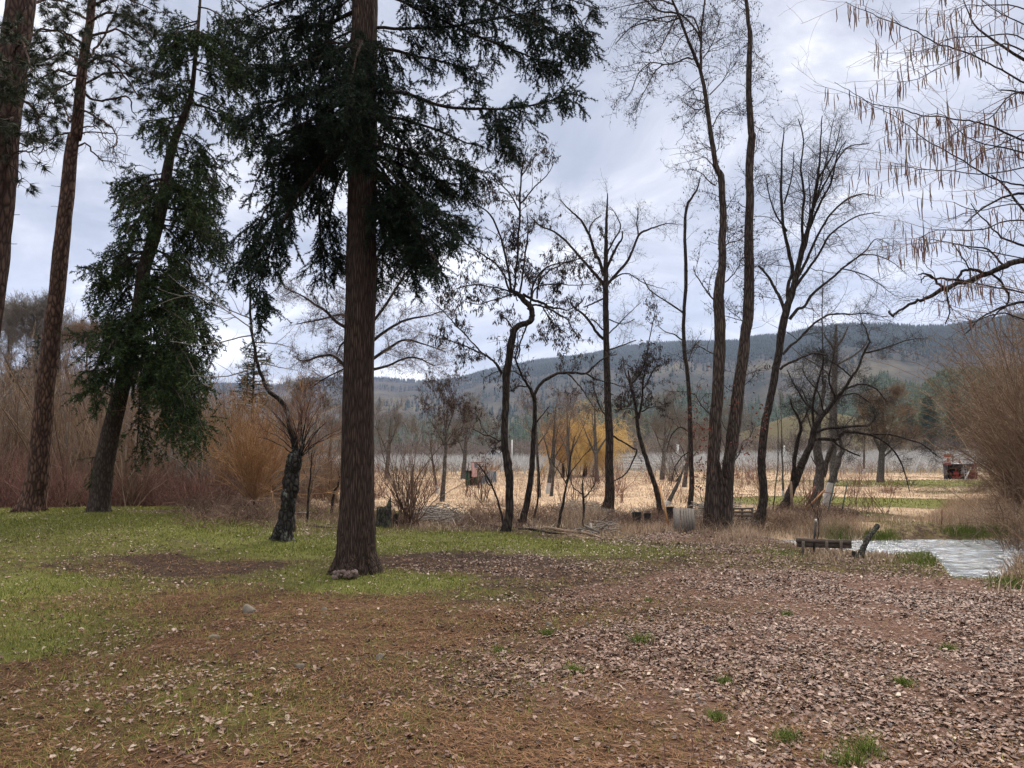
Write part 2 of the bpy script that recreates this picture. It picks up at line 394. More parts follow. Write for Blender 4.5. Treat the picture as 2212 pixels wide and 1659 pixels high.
# overcast brightening towards the zenith
zf = math_(nt, 'MAXIMUM', math_(nt, 'SUBTRACT', sx.outputs[2], .55), 0)
zn = math_(nt, 'ADD', math_(nt, 'MULTIPLY', zf, 6.0), .92)
hzn = math_(nt, 'MULTIPLY', math_(nt, 'MAXIMUM', math_(nt, 'SUBTRACT', .32, sx.outputs[2]), 0), 2.0)
zn = math_(nt, 'ADD', zn, hzn)
ccol = mixc(nt, math_(nt, 'MULTIPLY', zf, 3.0, True), cl.outputs[0], (.66, .63, .58, 1))
vm = N(nt, 'ShaderNodeVectorMath', operation='SCALE'); nt.links.new(ccol, vm.inputs[0]); nt.links.new(zn, vm.inputs['Scale'])
sk = N(nt, 'ShaderNodeVectorMath', operation='SCALE'); nt.links.new(sky.outputs[0], sk.inputs[0]); sk.inputs['Scale'].default_value = .1
nt.links.new(mixc(nt, .90, sk.outputs[0], vm.outputs[0]), bg.inputs[0])
sl = bpy.data.lights.new('sun', 'SUN'); sl.energy = 2.0; sl.angle = math.radians(14); sl.color = (1, .93, .83)
so = bpy.data.objects.new('sun', sl); COL.objects.link(so)
so.rotation_euler = (PI/2-SUN_EL, 0, PI-SUN_AZ)   # shines from azimuth SUN_AZ east of +Y
sc.view_settings.view_transform = 'Standard'; sc.view_settings.look = 'None'; sc.view_settings.exposure = .84; sc.view_settings.gamma = 1
sc.cycles.max_bounces = 5; sc.cycles.diffuse_bounces = 2; sc.cycles.volume_bounces = 0; sc.cycles.transparent_max_bounces = 4

# ------------------------------------------------------------------ cover map (green, litter, needles, straw, dark soil)
CP = [  # px, py, green, leaves, needles, straw, soil
 (0,1140,0.95,0.1,0,0,0),(150,1130,0.9,0.12,0,0,0),(300,1115,0.9,0.12,0,0,0),(420,1140,0.9,0.1,0,0,0),(550,1170,0.9,0.1,0,0,0.05),(100,1190,0.7,0.15,0.1,0.2,0.1),(300,1180,0.75,0.15,0,0.1,0.2),(60,1260,0.95,0.08,0,0,0),
 (250,1230,0.5,0.15,0.2,0.1,0.5),(450,1200,0.7,0.12,0,0.1,0.3),(620,1190,0.9,0.1,0,0,0.1),(350,1215,0.3,0.1,0.3,0,0.9),(500,1225,0.4,0.1,0.3,0,0.8),(640,1240,0.7,0.1,0,0.1,0.2),(760,1265,0.95,0.12,0,0,0),(900,1260,0.95,0.1,0,0,0),(1050,1280,0.6,0.15,0.3,0,0.1),
 (900,1180,0.9,0.1,0,0,0.1),(1000,1160,0.9,0.05,0,0,0.1),(1100,1175,0.9,0.1,0,0,0),(1250,1185,0.8,0.18,0,0.2,0),(1400,1190,0.65,0.3,0,0.2,0),(1600,1200,0.35,0.75,0,0.2,0),(1750,1215,0.4,0.6,0,0.3,0),(1900,1225,0.4,0.6,0,0.3,0),
 (950,1215,0.3,0.15,0.2,0,0.8),(1080,1215,0.2,0.25,0.2,0,0.9),(1200,1240,0.15,0.35,0.3,0,0.8),(1350,1230,0.3,0.5,0.2,0,0.4),(1150,1260,0.3,0.3,0.4,0,0.5),
 (50,1330,0.89,0.15,0.34,0.1,0.1),(200,1300,0.66,0.2,0.595,0,0.2),(400,1300,0.3725,0.12,0.85,0,0.4),(600,1300,0.315,0.12,0.85,0,0.4),(800,1310,0.2575,0.2,0.85,0,0.4),(1000,1320,0.2575,0.25,0.85,0,0.5),(1200,1320,0.315,0.5,0.68,0,0.3),
 (60,1400,0.95,0.12,0.1,0,0),(250,1380,0.6025,0.3,0.595,0,0.1),(450,1390,0.3725,0.22,0.85,0,0.2),(700,1390,0.2575,0.2,0.85,0,0.3),(900,1380,0.2575,0.3,0.85,0,0.3),(1100,1400,0.315,0.6,0.595,0,0.2),
 (1300,1280,0.1,0.8,0.4,0,0.3),(1500,1250,0.1,0.9,0.2,0,0.3),(1700,1260,0.1,1,0.1,0,0.3),(1900,1270,0.05,1,0,0,0.4),(2100,1280,0,1,0,0,0.5),(2200,1300,0.06,0.93,0,0,0.5),
 (1300,1400,0.16,0.837,0.4,0,0.2),(1600,1380,0.14,0.93,0.1,0,0.2),(1900,1400,0.14,0.93,0.1,0,0.2),(2200,1420,0.08,0.93,0.1,0,0.3),
 (50,1450,0.43,0.2,0.85,0,0.4),(250,1460,0.545,0.25,0.765,0,0.1),(500,1450,0.6025,0.35,0.595,0,0.1),(800,1460,0.43,0.4,0.68,0,0.1),(1000,1480,0.4875,0.6,0.51,0,0.1),(1250,1480,0.43,0.85,0.425,0,0.1),(1550,1500,0.16,0.837,0.5,0,0.2),(1850,1500,0.16,0.93,0.3,0,0.2),(2200,1520,0.08,0.93,0.2,0,0.4),
 (50,1560,0.6025,0.15,0.765,0,0.1),(300,1550,0.6025,0.25,0.765,0,0.1),(550,1540,0.66,0.3,0.68,0,0.1),(800,1560,0.4875,0.4,0.765,0,0.1),(1100,1580,0.3725,0.6,0.85,0,0.2),(1400,1600,0.16,0.465,1,0,0.3),(1700,1620,0.21,0.744,0.8,0,0.3),(2000,1620,0.21,0.837,0.5,0,0.3),(2200,1640,0.16,0.558,0.7,0,0.6),
 (50,1650,0.545,0.15,0.85,0,0.1),(400,1650,0.4875,0.3,0.85,0,0.2),(800,1650,0.43,0.35,0.85,0,0.2),(1300,1655,0.16,0.465,1,0,0.2),(1000,1650,0.43,0.4,0.85,0,0.2),
 (1700,1130,0.3,0.3,0,0.7,0.1),(1500,1160,0.2,0.9,0,0.3,0.3),(1300,1150,0.2,0.4,0,0.5,0.3),(1100,1140,0.2,0.4,0,0.3,0.5),(900,1130,0.3,0.3,0,0.2,0.5),(700,1140,0.6,0.2,0,0.2,0.2),(700,1120,0.5,0.2,0,0.2,0.3),(500,1110,0.1,0.3,0.1,0.1,0.8),(300,1085,0.1,0.3,0,0.1,0.8),(50,1090,0.1,0.3,0,0.1,0.8),
 (640,1100,0.7,0.05,0,0.3,0.1),(720,1105,0.9,0,0,0.1,0),(900,1090,0.1,0.05,0,0.8,0.2),(1100,1100,0.1,0,0,0.9,0.1),(1300,1100,0.2,0,0,0.8,0.1),(1500,1110,0.1,0,0,0.9,0.1),
 (700,1060,0.05,0,0,1,0.05),(900,1060,0.1,0,0,1,0),(1000,1040,0.35,0,0,0.9,0),(1200,1060,0.1,0,0,1,0),(1150,1040,0.1,0,0,1,0),(1400,1060,0.05,0,0,1,0),(1600,1060,0.05,0,0,1,0),(1500,1035,0.1,0,0,0.9,0),(1300,1025,0.3,0,0,0.5,0.2),(900,1015,0.4,0,0,0.5,0.2),(1100,1015,0.3,0,0,0.7,0.1),
 (1750,1045,0.5,0,0,0.6,0),(1850,1045,1,0,0,.2,0),(2000,1043,0.85,0,0,0.2,0),(1800,1060,0.1,0,0,1,0),(1950,1070,0.15,0,0,0.9,0.05),(2060,1045,0.8,0,0,0.2,0),(2100,1070,0.2,0.1,0,0.8,0.2),
 (1900,1085,1.1,0,0,.1,0),(1980,1090,1.1,0,0,.1,0),(2050,1065,0.6,0,0,0.4,0.1),(1880,1110,0.7,0,0,0.3,0.1),(1980,1110,0.3,0,0,0.8,0.2),(1950,1130,0.55,0.1,0,0.5,0.25),(2000,1150,0.5,0.1,0,0.4,0.3),(1850,1140,0.3,0,0,0.7,0.2),(2100,1130,0.1,0.1,0,0.8,0.3),(2050,1110,0.2,0,0,0.9,0.1),
 (1700,1025,0.3,0,0,0.7,0.1),(1900,1030,0.2,0,0,0.9,0.1),(2060,1030,0.2,0,0,0.8,0.1),(2212,1100,0.1,0.2,0,0.6,0.3)]
_cw = []; _cv = []
for c in CP:
    g_ = ground(c[0], c[1]); _cw.append([math.atan2(g_[0], g_[1]), math.log(math.hypot(g_[0], g_[1]))]); _cv.append(c[2:])
_cw = np.array(_cw); _cv = np.array(_cv, float)
def cover(x, y):
    """inverse-distance blend of the control points, (n,5)"""
    x = np.asarray(x, float); y = np.asarray(y, float)
    r = np.hypot(x, y)
    wx = (fbm(x*.9, y*.9, 31, 3)-.5)*.5; wy = (fbm(x*.9, y*.9, 41, 3)-.5)*.5
    az = np.arctan2(x+wx, y+wy); lr = np.log(np.maximum(np.hypot(x+wx, y+wy), 1))
    o = np.zeros((len(x), 5))
    for i in range(0, len(x), 20000):
        d = ((az[i:i+20000, None]-_cw[None, :, 0])*1.0)**2+((lr[i:i+20000, None]-_cw[None, :, 1])*1.15)**2
        k = 1/(d+3e-4)**2.2
        o[i:i+20000] = (k@_cv)/k.sum(1, keepdims=True)
    far = S((r-90)/40)[:, None]
    vf = S((r-270)/60)[:, None]; return o*(1-far)+(np.array([.55, 0, 0, .45, .1])*(1-vf)+np.array([.60, 0, 0, .30, .42])*vf)*far

# ------------------------------------------------------------------ ground mesh (polar sheet centred near the viewer, reaches the hills)
def polar(radii, az, hf):
    rr, aa = np.meshgrid(radii, az, indexing='ij'); x = (rr*np.sin(aa)).ravel(); y = (rr*np.cos(aa)).ravel()
    z = hf(x, y); nr, na = len(radii), len(az)
    i = np.arange(nr-1)[:, None]*na; j = np.arange(na-1)[None]
    q = np.stack([i+j, i+j+1, i+na+j+1, i+na+j], -1).reshape(-1, 4)
    return np.stack([x, y, z], 1), q[:, ::-1]
azs = np.concatenate([np.linspace(-PI, -1.0, 40)[:-1], np.linspace(-1.0, 1.0, 560), np.linspace(1.0, PI, 40)[1:]])
azs_b = azs.copy()
rad = np.concatenate([[.02], np.geomspace(.6, 640, 520)])
V, Q = polar(rad, azs, ground_h)
g = Geo(); g.add(V, None, Q)
cv = cover(V[:, 0], V[:, 1])
_s0 = ground(2105, 1246)
sand = np.clip(1.3-((V[:, 0]-_s0[0])/1.0)**2-((V[:, 1]-_s0[1])/.75)**2, 0, 1)*(V[:, 2] < -.30)
def ground_mat():
    m, nt, b = mat_base('ground_cover')
    tc = N(nt, 'ShaderNodeTexCoord'); P = tc.outputs['Object']
    A = {k: N(nt, 'ShaderNodeAttribute', attribute_name=k).outputs['Fac'] for k in ('green', 'leaf', 'needle', 'straw', 'soil', 'sand')}
    nf = noise(nt, 22, 6, .7, P); nm = noise(nt, 3.2, 5, .6, P); ng = noise(nt, 70, 3, .7, P); nl = noise(nt, .05, 4, .6, P)
    def thr(a, n, k=4):   # attribute vs noise threshold
        return math_(nt, 'MULTIPLY', math_(nt, 'ADD', math_(nt, 'SUBTRACT', a, n), 0.0), k, True)
    soil = ramp(nt, [(.3, (.022, .013, .009, 1)), (.55, (.055, .034, .024, 1)), (.75, (.10, .065, .045, 1))], nf)
    need = ramp(nt, [(.3, (.035, .018, .011, 1)), (.5, (.10, .052, .028, 1)), (.72, (.20, .115, .062, 1))], ng)
    gr = ramp(nt, [(.25, (.06, .065, .018, 1)), (.5, (.13, .135, .035, 1)), (.72, (.23, .21, .08, 1))], nf)
    st = ramp(nt, [(.25, (.24, .16, .10, 1)), (.5, (.45, .32, .21, 1)), (.75, (.66, .50, .35, 1))], noise(nt, 1.6, 8, .75, P))
    lf = ramp(nt, [(.3, (.05, .025, .018, 1)), (.5, (.15, .085, .06, 1)), (.7, (.28, .185, .145, 1))], noise(nt, 26, 4, .8, P))
    n8 = noise(nt, 8.5, 6, .7, P, .4)
    nmix = math_(nt, 'ADD', math_(nt, 'ADD', math_(nt, 'MULTIPLY', nm, .30), math_(nt, 'MULTIPLY', n8, .40)), math_(nt, 'MULTIPLY', nf, .30))
    nmix = math_(nt, 'ADD', math_(nt, 'MULTIPLY', math_(nt, 'SUBTRACT', nmix, .5), 1.9), .5)
    moss = ramp(nt, [(.3, (.05, .045, .014, 1)), (.5, (.12, .10, .032, 1)), (.72, (.20, .165, .07, 1))], ng)
    c = mixc(nt, thr(A['needle'], nmix, 3), soil.outputs[0], need.outputs[0])
    c = mixc(nt, math_(nt, 'MULTIPLY', math_(nt, 'SUBTRACT', noise(nt, 2.4, 6, .7, P, .6), .47), 5, True), c, mixc(nt, .25, moss.outputs[0], need.outputs[0]))
    c = mixc(nt, thr(math_(nt, 'MULTIPLY', A['leaf'], .95), nmix, 3), c, lf.outputs[0])
    c = mixc(nt, thr(A['sand'], nf, 6), c, (.40, .20, .10, 1))
    c = mixc(nt, thr(A['straw'], math_(nt, 'MULTIPLY', nmix, .8), 4), c, st.outputs[0])
    c = mixc(nt, thr(A['green'], math_(nt, 'MULTIPLY', nmix, 1.05), 3), c, gr.outputs[0])
    c = mixc(nt, thr(math_(nt, 'MULTIPLY', A['soil'], .92), nmix, 6), c, soil.outputs[0])
    nt.links.new(c, b.inputs['Base Color']); b.inputs['Roughness'].default_value = .95; b.inputs['Specular IOR Level'].default_value = .1
    bp = N(nt, 'ShaderNodeBump'); bp.inputs['Strength'].default_value = .8; bp.inputs['Distance'].default_value = .03
    nt.links.new(math_(nt, 'ADD', nf, ng), bp.inputs['Height']); nt.links.new(bp.outputs[0], b.inputs['Normal'])
    return m
o = g.build('ground', ground_mat(), smooth=True, attr=dict(green=cv[:, 0], leaf=cv[:, 1], needle=cv[:, 2], straw=cv[:, 3], soil=cv[:, 4], sand=sand))
tag(o, kind='structure')

# hills
azh = np.concatenate([np.linspace(-PI, -.95, 30)[:-1], np.linspace(-.95, .95, 620), np.linspace(.95, PI, 30)[1:]])
V, Q = polar(np.concatenate([[620.], np.linspace(640, 4950, 200)]), azh, lambda x, y: ground_h(x, y) - .4*(np.hypot(x, y) < 630))
g = Geo(); g.add(V, None, Q)
def hill_mat():
    m, nt, b = mat_base('hill_meadow')
    P = N(nt, 'ShaderNodeTexCoord').outputs['Object']
    n = noise(nt, .0035, 7, .62, P); n2 = noise(nt, .03, 5, .7, P)
    k = math_(nt, 'ADD', math_(nt, 'MULTIPLY', n, .65), math_(nt, 'MULTIPLY', n2, .35))
    r = ramp(nt, [(.36, (.022, .03, .022, 1)), (.45, (.04, .043, .036, 1)), (.52, (.07, .064, .05, 1)), (.60, (.11, .096, .066, 1)), (.7, (.09, .09, .045, 1))], k)
    nt.links.new(r.outputs[0], b.inputs['Base Color']); b.inputs['Roughness'].default_value = 1; b.inputs['Specular IOR Level'].default_value = 0
    return m
tag(g.build('hills', hill_mat(), smooth=True), kind='structure')

# creek water
g = Geo(); xs = np.linspace(5.2, 24, 120); ys = np.linspace(11.5, 21.5, 90)
xx, yy = np.meshgrid(xs, ys, indexing='ij')
wz = -.50 + (fbm(xx.ravel()*1.1, yy.ravel()*2.6, 77, 4)-.5)*.06
i = np.arange(119)[:, None]*90; j = np.arange(89)[None]
q = np.stack([i+j, i+90+j, i+90+j+1, i+j+1], -1).reshape(-1, 4)
g.add(np.stack([xx.ravel(), yy.ravel(), wz], 1), None, q)
m, nt, b = mat_base('creek_water')
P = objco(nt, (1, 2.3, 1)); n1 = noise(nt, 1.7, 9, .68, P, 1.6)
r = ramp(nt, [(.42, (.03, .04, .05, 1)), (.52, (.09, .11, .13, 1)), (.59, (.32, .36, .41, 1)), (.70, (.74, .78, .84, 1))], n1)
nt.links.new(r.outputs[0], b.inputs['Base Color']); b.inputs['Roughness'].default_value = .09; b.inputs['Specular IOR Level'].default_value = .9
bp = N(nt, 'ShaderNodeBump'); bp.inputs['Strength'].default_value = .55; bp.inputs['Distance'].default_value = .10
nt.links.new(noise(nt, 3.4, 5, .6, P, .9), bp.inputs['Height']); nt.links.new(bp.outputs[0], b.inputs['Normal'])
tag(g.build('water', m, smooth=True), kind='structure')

# ------------------------------------------------------------------ haze
g = Geo(); box(g, (0, 0, 520), (10000, 10000, 1060)); hz = None
HAZE = True
if HAZE:
    v = np.concatenate(g.v); zlo = -6
    g.v = [np.where(v[:, 2:3] < 520, np.array([1, 1, 0])*v+np.array([0, 0, zlo]), v)]
    m = bpy.data.materials.new('haze_air'); m.use_nodes = True; nt = m.node_tree; nt.nodes.clear()
    out = N(nt, 'ShaderNodeOutputMaterial'); pv = N(nt, 'ShaderNodeVolumePrincipled'); nt.links.new(pv.outputs[0], out.inputs['Volume'])
    pv.inputs['Color'].default_value = (.56, .67, .97, 1); pv.inputs['Density'].default_value = .00011; pv.inputs['Anisotropy'].default_value = .0
    tag(g.build('haze', m), kind='stuff')
# ------------------------------------------------------------------ tree helpers
def tr(pts, Y, dY=0., K=None, jit=0.):
    """traced centre line (px, py, width px) -> world path and radii at depth Y..Y+dY"""
    n = len(pts); W = []; R = []
    for i, p in enumerate(pts):
        y = Y + dY*i/max(n-1, 1); q = at(p[0], p[1], y); W.append(q); R.append(p[2]*.5*y/F)
    K = K or max(4*n, 8)
    P, R = smooth_path(W, R, K)
    if jit:
        rg = np.random.default_rng(int(abs(pts[0][0])*13+abs(pts[-1][1]))); d = np.cumsum(rg.normal(size=(K, 3)), 0)*jit; d -= np.linspace(0, 1, K)[:, None]*d[-1]*.5; d[0] = 0; P = P+d
    return P, R
def stack(lst, K=14):
    """resample paths of unequal length to a common K"""
    PP, RR = [], []
    for P, R in lst:
        t = np.linspace(0, len(P)-1, K); i = np.minimum(t.astype(int), len(P)-2); u = t-i
        PP.append(P[i]*(1-u)[:, None]+P[i+1]*u[:, None]); RR.append(R[i]*(1-u)+R[i+1]*u)
    return np.array(PP), np.array(RR)
def cat(*a): return np.concatenate([x[0] for x in a]), np.concatenate([x[1] for x in a])

def root_flare(P, R, rng, n=7, amp=1.6):
    c = P[0]; r = R[0]; out = []
    for i in range(n):
        a = 2*PI*i/n+rng.uniform(-.3, .3); l = r*rng.uniform(1.1, amp)
        pts = [c+[math.cos(a)*r*.45, math.sin(a)*r*.45, r*1.5], c+[math.cos(a)*r*.75, math.sin(a)*r*.75, r*.6], c+[math.cos(a)*l, math.sin(a)*l, -.02], c+[math.cos(a)*l*1.3, math.sin(a)*l*1.3, -.12]]
        out.append(smooth_path(pts, [r*.35, r*.32, r*.22, r*.1], 8))
    return out

def bare_tree(name, label, catg, trunk, limbs, Y, mats, seed, twig=1., lv=(3., 5.), ln1=(.7, 1.6), ln2=(.25, .6), ln3=None, up=.25, leaves=None, group=None,
              sides=10, extra_trunks=(), leafmat='dryleaf', rf=.010, tmin=.0035, tlow=.3, wig=.22, ang=(30, 65), whitewash=None, flare=True, ru=.10, dlimb=1.0, trunk_twigs=True, tdens=None):
    rng = np.random.default_rng(seed); lv = (lv[0]*1.5, lv[1]*1.8, (lv[2] if len(lv) > 2 else 5)*1.9); tmin = tmin*1.15
    TP = tr(trunk, Y, 0, K=max(30, 6*len(trunk)), jit=.006)
    base = TP[0][0].copy()
    t = empty(name, base, label, catg, group)
    g = Geo(); tubes(g, TP[0][None], TP[1][None], sides, ru=ru)
    if flare:
        for a in root_flare(TP[0], TP[1], rng, 6, 1.5): tubes(g, a[0][None], a[1][None], 6)
    alls = []; K = 14
    for e in extra_trunks:
        eP = tr(e, Y, .3*rng.uniform(-1, 1), K=max(24, 5*len(e)), jit=.005); tubes(g, eP[0][None], eP[1][None], sides, ru=ru); alls.append(eP)
    for l in limbs:
        dy = rng.uniform(-1, 1)*dlimb; lp = tr(l, Y, dy, jit=.008); alls.append(lp)
        tubes(g, lp[0][None], lp[1][None], 6, ru=.12)
    g.build('trunk', mats[0], t, smooth=True)
    if whitewash:
        k = TP[0][:, 2] < base[2]+whitewash; g2 = Geo(); tubes(g2, TP[0][None, k], TP[1][None, k]*1.10+.002, sides); g2.build('whitewash', M['whitewash'], t, smooth=True)
    A = stack(alls, K) if alls else (np.zeros((0, K, 3)), np.zeros((0, K)))
    if trunk_twigs:
        T = stack([TP], K)
        c0 = spawn(T[0], T[1], rng, tdens if tdens is not None else lv[0]*.8, (ln1[0], ln1[1]), ang, (tlow, .99), up, wig, 8, rf=rf, rmin=tmin, fall=.3)
    else: c0 = (np.zeros((0, 8, 3)), np.zeros((0, 8)))
    c1 = spawn(A[0], A[1], rng, lv[0], ln1, ang, (.15, 1.), up, wig, 8, rf=rf, rmin=tmin, fall=.45)
    L1 = cat(c0, c1)
    L2 = spawn(L1[0], L1[1], rng, lv[1]*twig, ln2, ang, (.12, 1.), up, wig, 6, rf=rf*.9, rmin=tmin*.8, fall=.4)
    Ls = [L1, L2]
    if ln3: Ls.append(spawn(L2[0], L2[1], rng, lv[2], ln3, ang, (.1, 1.), up, wig, 4, rf=rf*.8, rmin=tmin*.7, fall=.3))
    g = Geo()
    for P_, R_ in Ls: tubes(g, P_, R_, 3)
    g.build('crown', mats[1], t)
    if leaves:
        g = Geo(); hang_leaves(g, Ls[-1][0], rng, leaves[0], leaves[1], leaves[2])
        if len(Ls) > 2: hang_leaves(g, Ls[-2][0], rng, leaves[0]*.5, leaves[1], leaves[2])
        if g.n: g.build('leaves', M[leafmat], t)
    return t

# ------------------------------------------------------------------ 1. the big fir in front
def conifer(name, label, trunk, Y, limbs, seed, mats, dens=(7, 9), l2=(.45, .95), l3=(.14, .34), nd=(120, .032, .008), nlimb=0, limblen=(1.2, 2.6), limbt=(.4, 1), droop=.18, sides=20, ru=.05, base_off=None, flat=.35, zlim=None, filt=None, flare=1.35):
    rng = np.random.default_rng(seed)
    TP = tr(trunk, Y, 0, K=90, jit=.002)
    t = empty(name, TP[0][0], label, 'tree')
    g = Geo(); tubes(g, TP[0][None], TP[1][None], sides, ru=ru, ridge=.045 if sides > 30 else .02)
    if flare:
        for a in root_flare(TP[0], TP[1]*.9, rng, 9, flare): tubes(g, a[0][None], a[1][None], 8, ru=.1)
    L = []
    for l, dy in limbs: L.append(tr(l, Y, dy, jit=.008))
    for l in L: tubes(g, l[0][None], l[1][None], 6, ru=.1)
    Lm = stack(L, 14) if L else (np.zeros((0, 14, 3)), np.zeros((0, 14)))
    if nlimb:
        T = stack([TP], 40)
        e = spawn(T[0], T[1], rng, 0, limblen, (70, 100), limbt, .0, .07, 14, grav=droop*.28, rf=.014, rmin=.012, fall=.3, cnt=nlimb, flat=.2)
        if filt is not None: k = filt(e[0]); e = (e[0][k], e[1][k])
        if zlim: 
            k = (e[0][:, -1, 2] > zlim); e = (e[0][k], e[1][k])
        tubes(g, e[0], e[1], 5); Lm = cat(Lm, e)
    g.build('trunk', mats[0], t, smooth=True)
    A = spawn(Lm[0], Lm[1], rng, dens[0], l2, (40, 75), (.12, 1.), -.05, .12, 8, grav=droop*.5, rf=.008, rmin=.004, fall=.5, flat=flat)
    B = spawn(A[0], A[1], rng, dens[1], l3, (35, 65), (.08, 1.), -.06, .12, 5, grav=droop*.4, rf=.008, rmin=.0025, fall=.3, flat=.6)
    B0 = spawn(Lm[0], Lm[1], rng, dens[1]*.6, l3, (35, 65), (.25, 1.), -.06, .12, 5, grav=droop*.4, rf=.008, rmin=.0025, fall=.3, flat=.6)
    B = cat(B, B0)
    g = Geo(); tubes(g, A[0], A[1], 4); tubes(g, B[0], B[1], 3); g.build('crown', mats[2], t)
    g = Geo(); needles(g, B[0], rng, nd[0], nd[1], nd[2]); needles(g, A[0][:, 3:], rng, nd[0]*.7, nd[1], nd[2])
    g.build('foliage', mats[1], t)
    return t, TP, g.n

YB = float(ground(770, 1236)[1])
limbs = [
 ([(800,200,9),(870,206,8),(960,235,7),(1060,240,5),(1150,226,4),(1240,196,2)], -1.0),
 ([(810,250,8),(880,262,6),(960,290,5),(1040,320,2)], .8),
 ([(810,60,8),(900,58,7),(1000,50,5),(1100,30,4),(1210,12,2)], .9),
 ([(810,-60,9),(920,-30,7),(1050,0,5),(1170,60,4),(1270,100,2)], -.8),
 ([(810,-120,9),(950,-80,7),(1120,-40,5),(1290,20,2)], .6),
 ([(810,100,8),(890,120,6),(960,135,4),(1020,150,2)], .4),
 ([(810,-20,8),(900,20,6),(1010,70,5),(1140,120,4),(1200,150,2)], .3),
 ([(800,350,10),(850,410,8),(890,480,6),(930,540,4),(960,580,2)], -.8),
 ([(800,330,8),(870,360,7),(940,390,5),(1010,400,2)], .6),
 ([(800,300,8),(880,330,6),(960,340,4),(1040,370,2)], -.5),
 ([(800,370,7),(850,440,5),(880,500,4),(900,560,2)], .8),
 ([(800,360,8),(850,420,6),(905,480,4),(975,540,2)], .1), ([(800,320,8),(860,390,6),(930,450,4),(1000,470,2)], -1.1), ([(800,240,8),(870,300,6),(930,380,4),(1010,430,2)], .5), ([(800,380,7),(835,460,5),(870,540,3),(900,590,2)], -.6), ([(1060,238,4),(1075,280,3),(1080,310,2)], -1.0), ([(1150,20,4),(1165,80,3),(1150,150,2)], .2), ([(1240,20,3),(1260,70,3),(1235,120,2)], -.3),
 ([(800,340,7),(880,430,5),(950,480,4),(1000,490,2)], .2),
 ([(800,395,6),(815,470,4),(822,540,3),(826,610,2)], .9),
 ([(800,390,7),(860,470,5),(910,520,4),(930,560,2)], -.3),
 ([(780,-40,10),(690,-10,8),(600,10,6),(520,50,2)], -.5),
 ([(780,20,10),(700,50,8),(610,60,6),(530,100,2)], .8),
 ([(780,80,10),(700,120,8),(620,140,6),(530,135,2)], -1.0),
 ([(780,150,10),(710,190,8),(640,210,6),(560,225,2)], .5),
 ([(780,200,10),(700,240,8),(640,270,6),(570,300,2)], -.9),
 ([(770,240,10),(700,290,8),(650,320,6),(590,370,2)], .3),
 ([(760,290,10),(690,360,9),(640,430,7),(600,510,5),(570,580,3),(548,690,2)], -1.0),
 ([(760,300,9),(695,380,7),(690,450,5),(696,540,4),(705,640,2)], .5),
 ([(760,270,9),(680,330,7),(620,410,5),(570,480,4),(520,560,2)], .9),
 ([(760,260,8),(660,330,6),(590,420,4),(540,520,3),(510,600,2)], -.2),
 ([(760,250,8),(650,280,6),(580,330,4),(540,420,2)], -.7),
 ([(770,310,7),(720,420,5),(715,520,3),(740,560,2)], .7),
 ([(790,130,8),(785,190,6),(778,250,4)], -1.3), ([(790,60,8),(770,130,6),(750,240,3)], -1.5), ([(790,160,8),(805,230,6),(815,320,3)], -1.2),
 ([(785,230,8),(775,290,5),(765,340,3)], -1.1),
]
t, TP, n_ = conifer('fir_tree', 'big dark evergreen with straight reddish brown trunk standing alone on the lawn',
    [(770,1240,102),(769,1215,89),(770,1180,83),(771,1130,76),(772,1080,72),(773,950,68),(776,750,64),(781,550,64),(784,340,62),(785,200,59),(788,0,56),(791,-200,48),(793,-420,36),(794,-640,20)], YB, limbs, 11,
    (M['fir_bark'], M['fir'], M['twig']), dens=(15, 25), l2=(.35, .95), l3=(.12, .30), nd=(230, .036, .012), nlimb=56, limblen=(1.3, 2.6), limbt=(.55, .97), droop=.30, sides=44, ru=.03, zlim=5.6, filt=lambda E: (E[:, -1, 1]-E[:, 0, 1] > -.9) & (E[:, -1, 0]-E[:, 0, 0] < .35), flare=1.3)
print('fir needles', n_//3)
# sap covered burl at the foot
g = Geo(); rg = np.random.default_rng(3)
fb = ground(738, 1250)+[0, -.10, 0]
for i in range(34):
    c = fb+np.array([rg.uniform(-.10, .2), rg.uniform(.0, .14), rg.uniform(0, .11)])
    r_ = rg.uniform(.018, .05); P_ = np.array([[c+[0, 0, -r_], c+[0, 0, -r_*.5], c, c+[0, 0, r_*.6], c+[0, 0, r_]]]); tubes(g, P_, np.array([[r_*.2, r_*.8, r_, r_*.75, r_*.1]]), 7, ru=.3)
o = g.build('root_burl', plain('pale_burl', (.28, .21, .18, 1), .9, (.09, .055, .045, 1), 40), None, None, True); o.parent = t; o.matrix_parent_inverse.identity(); o.location = -np.array(t.location)

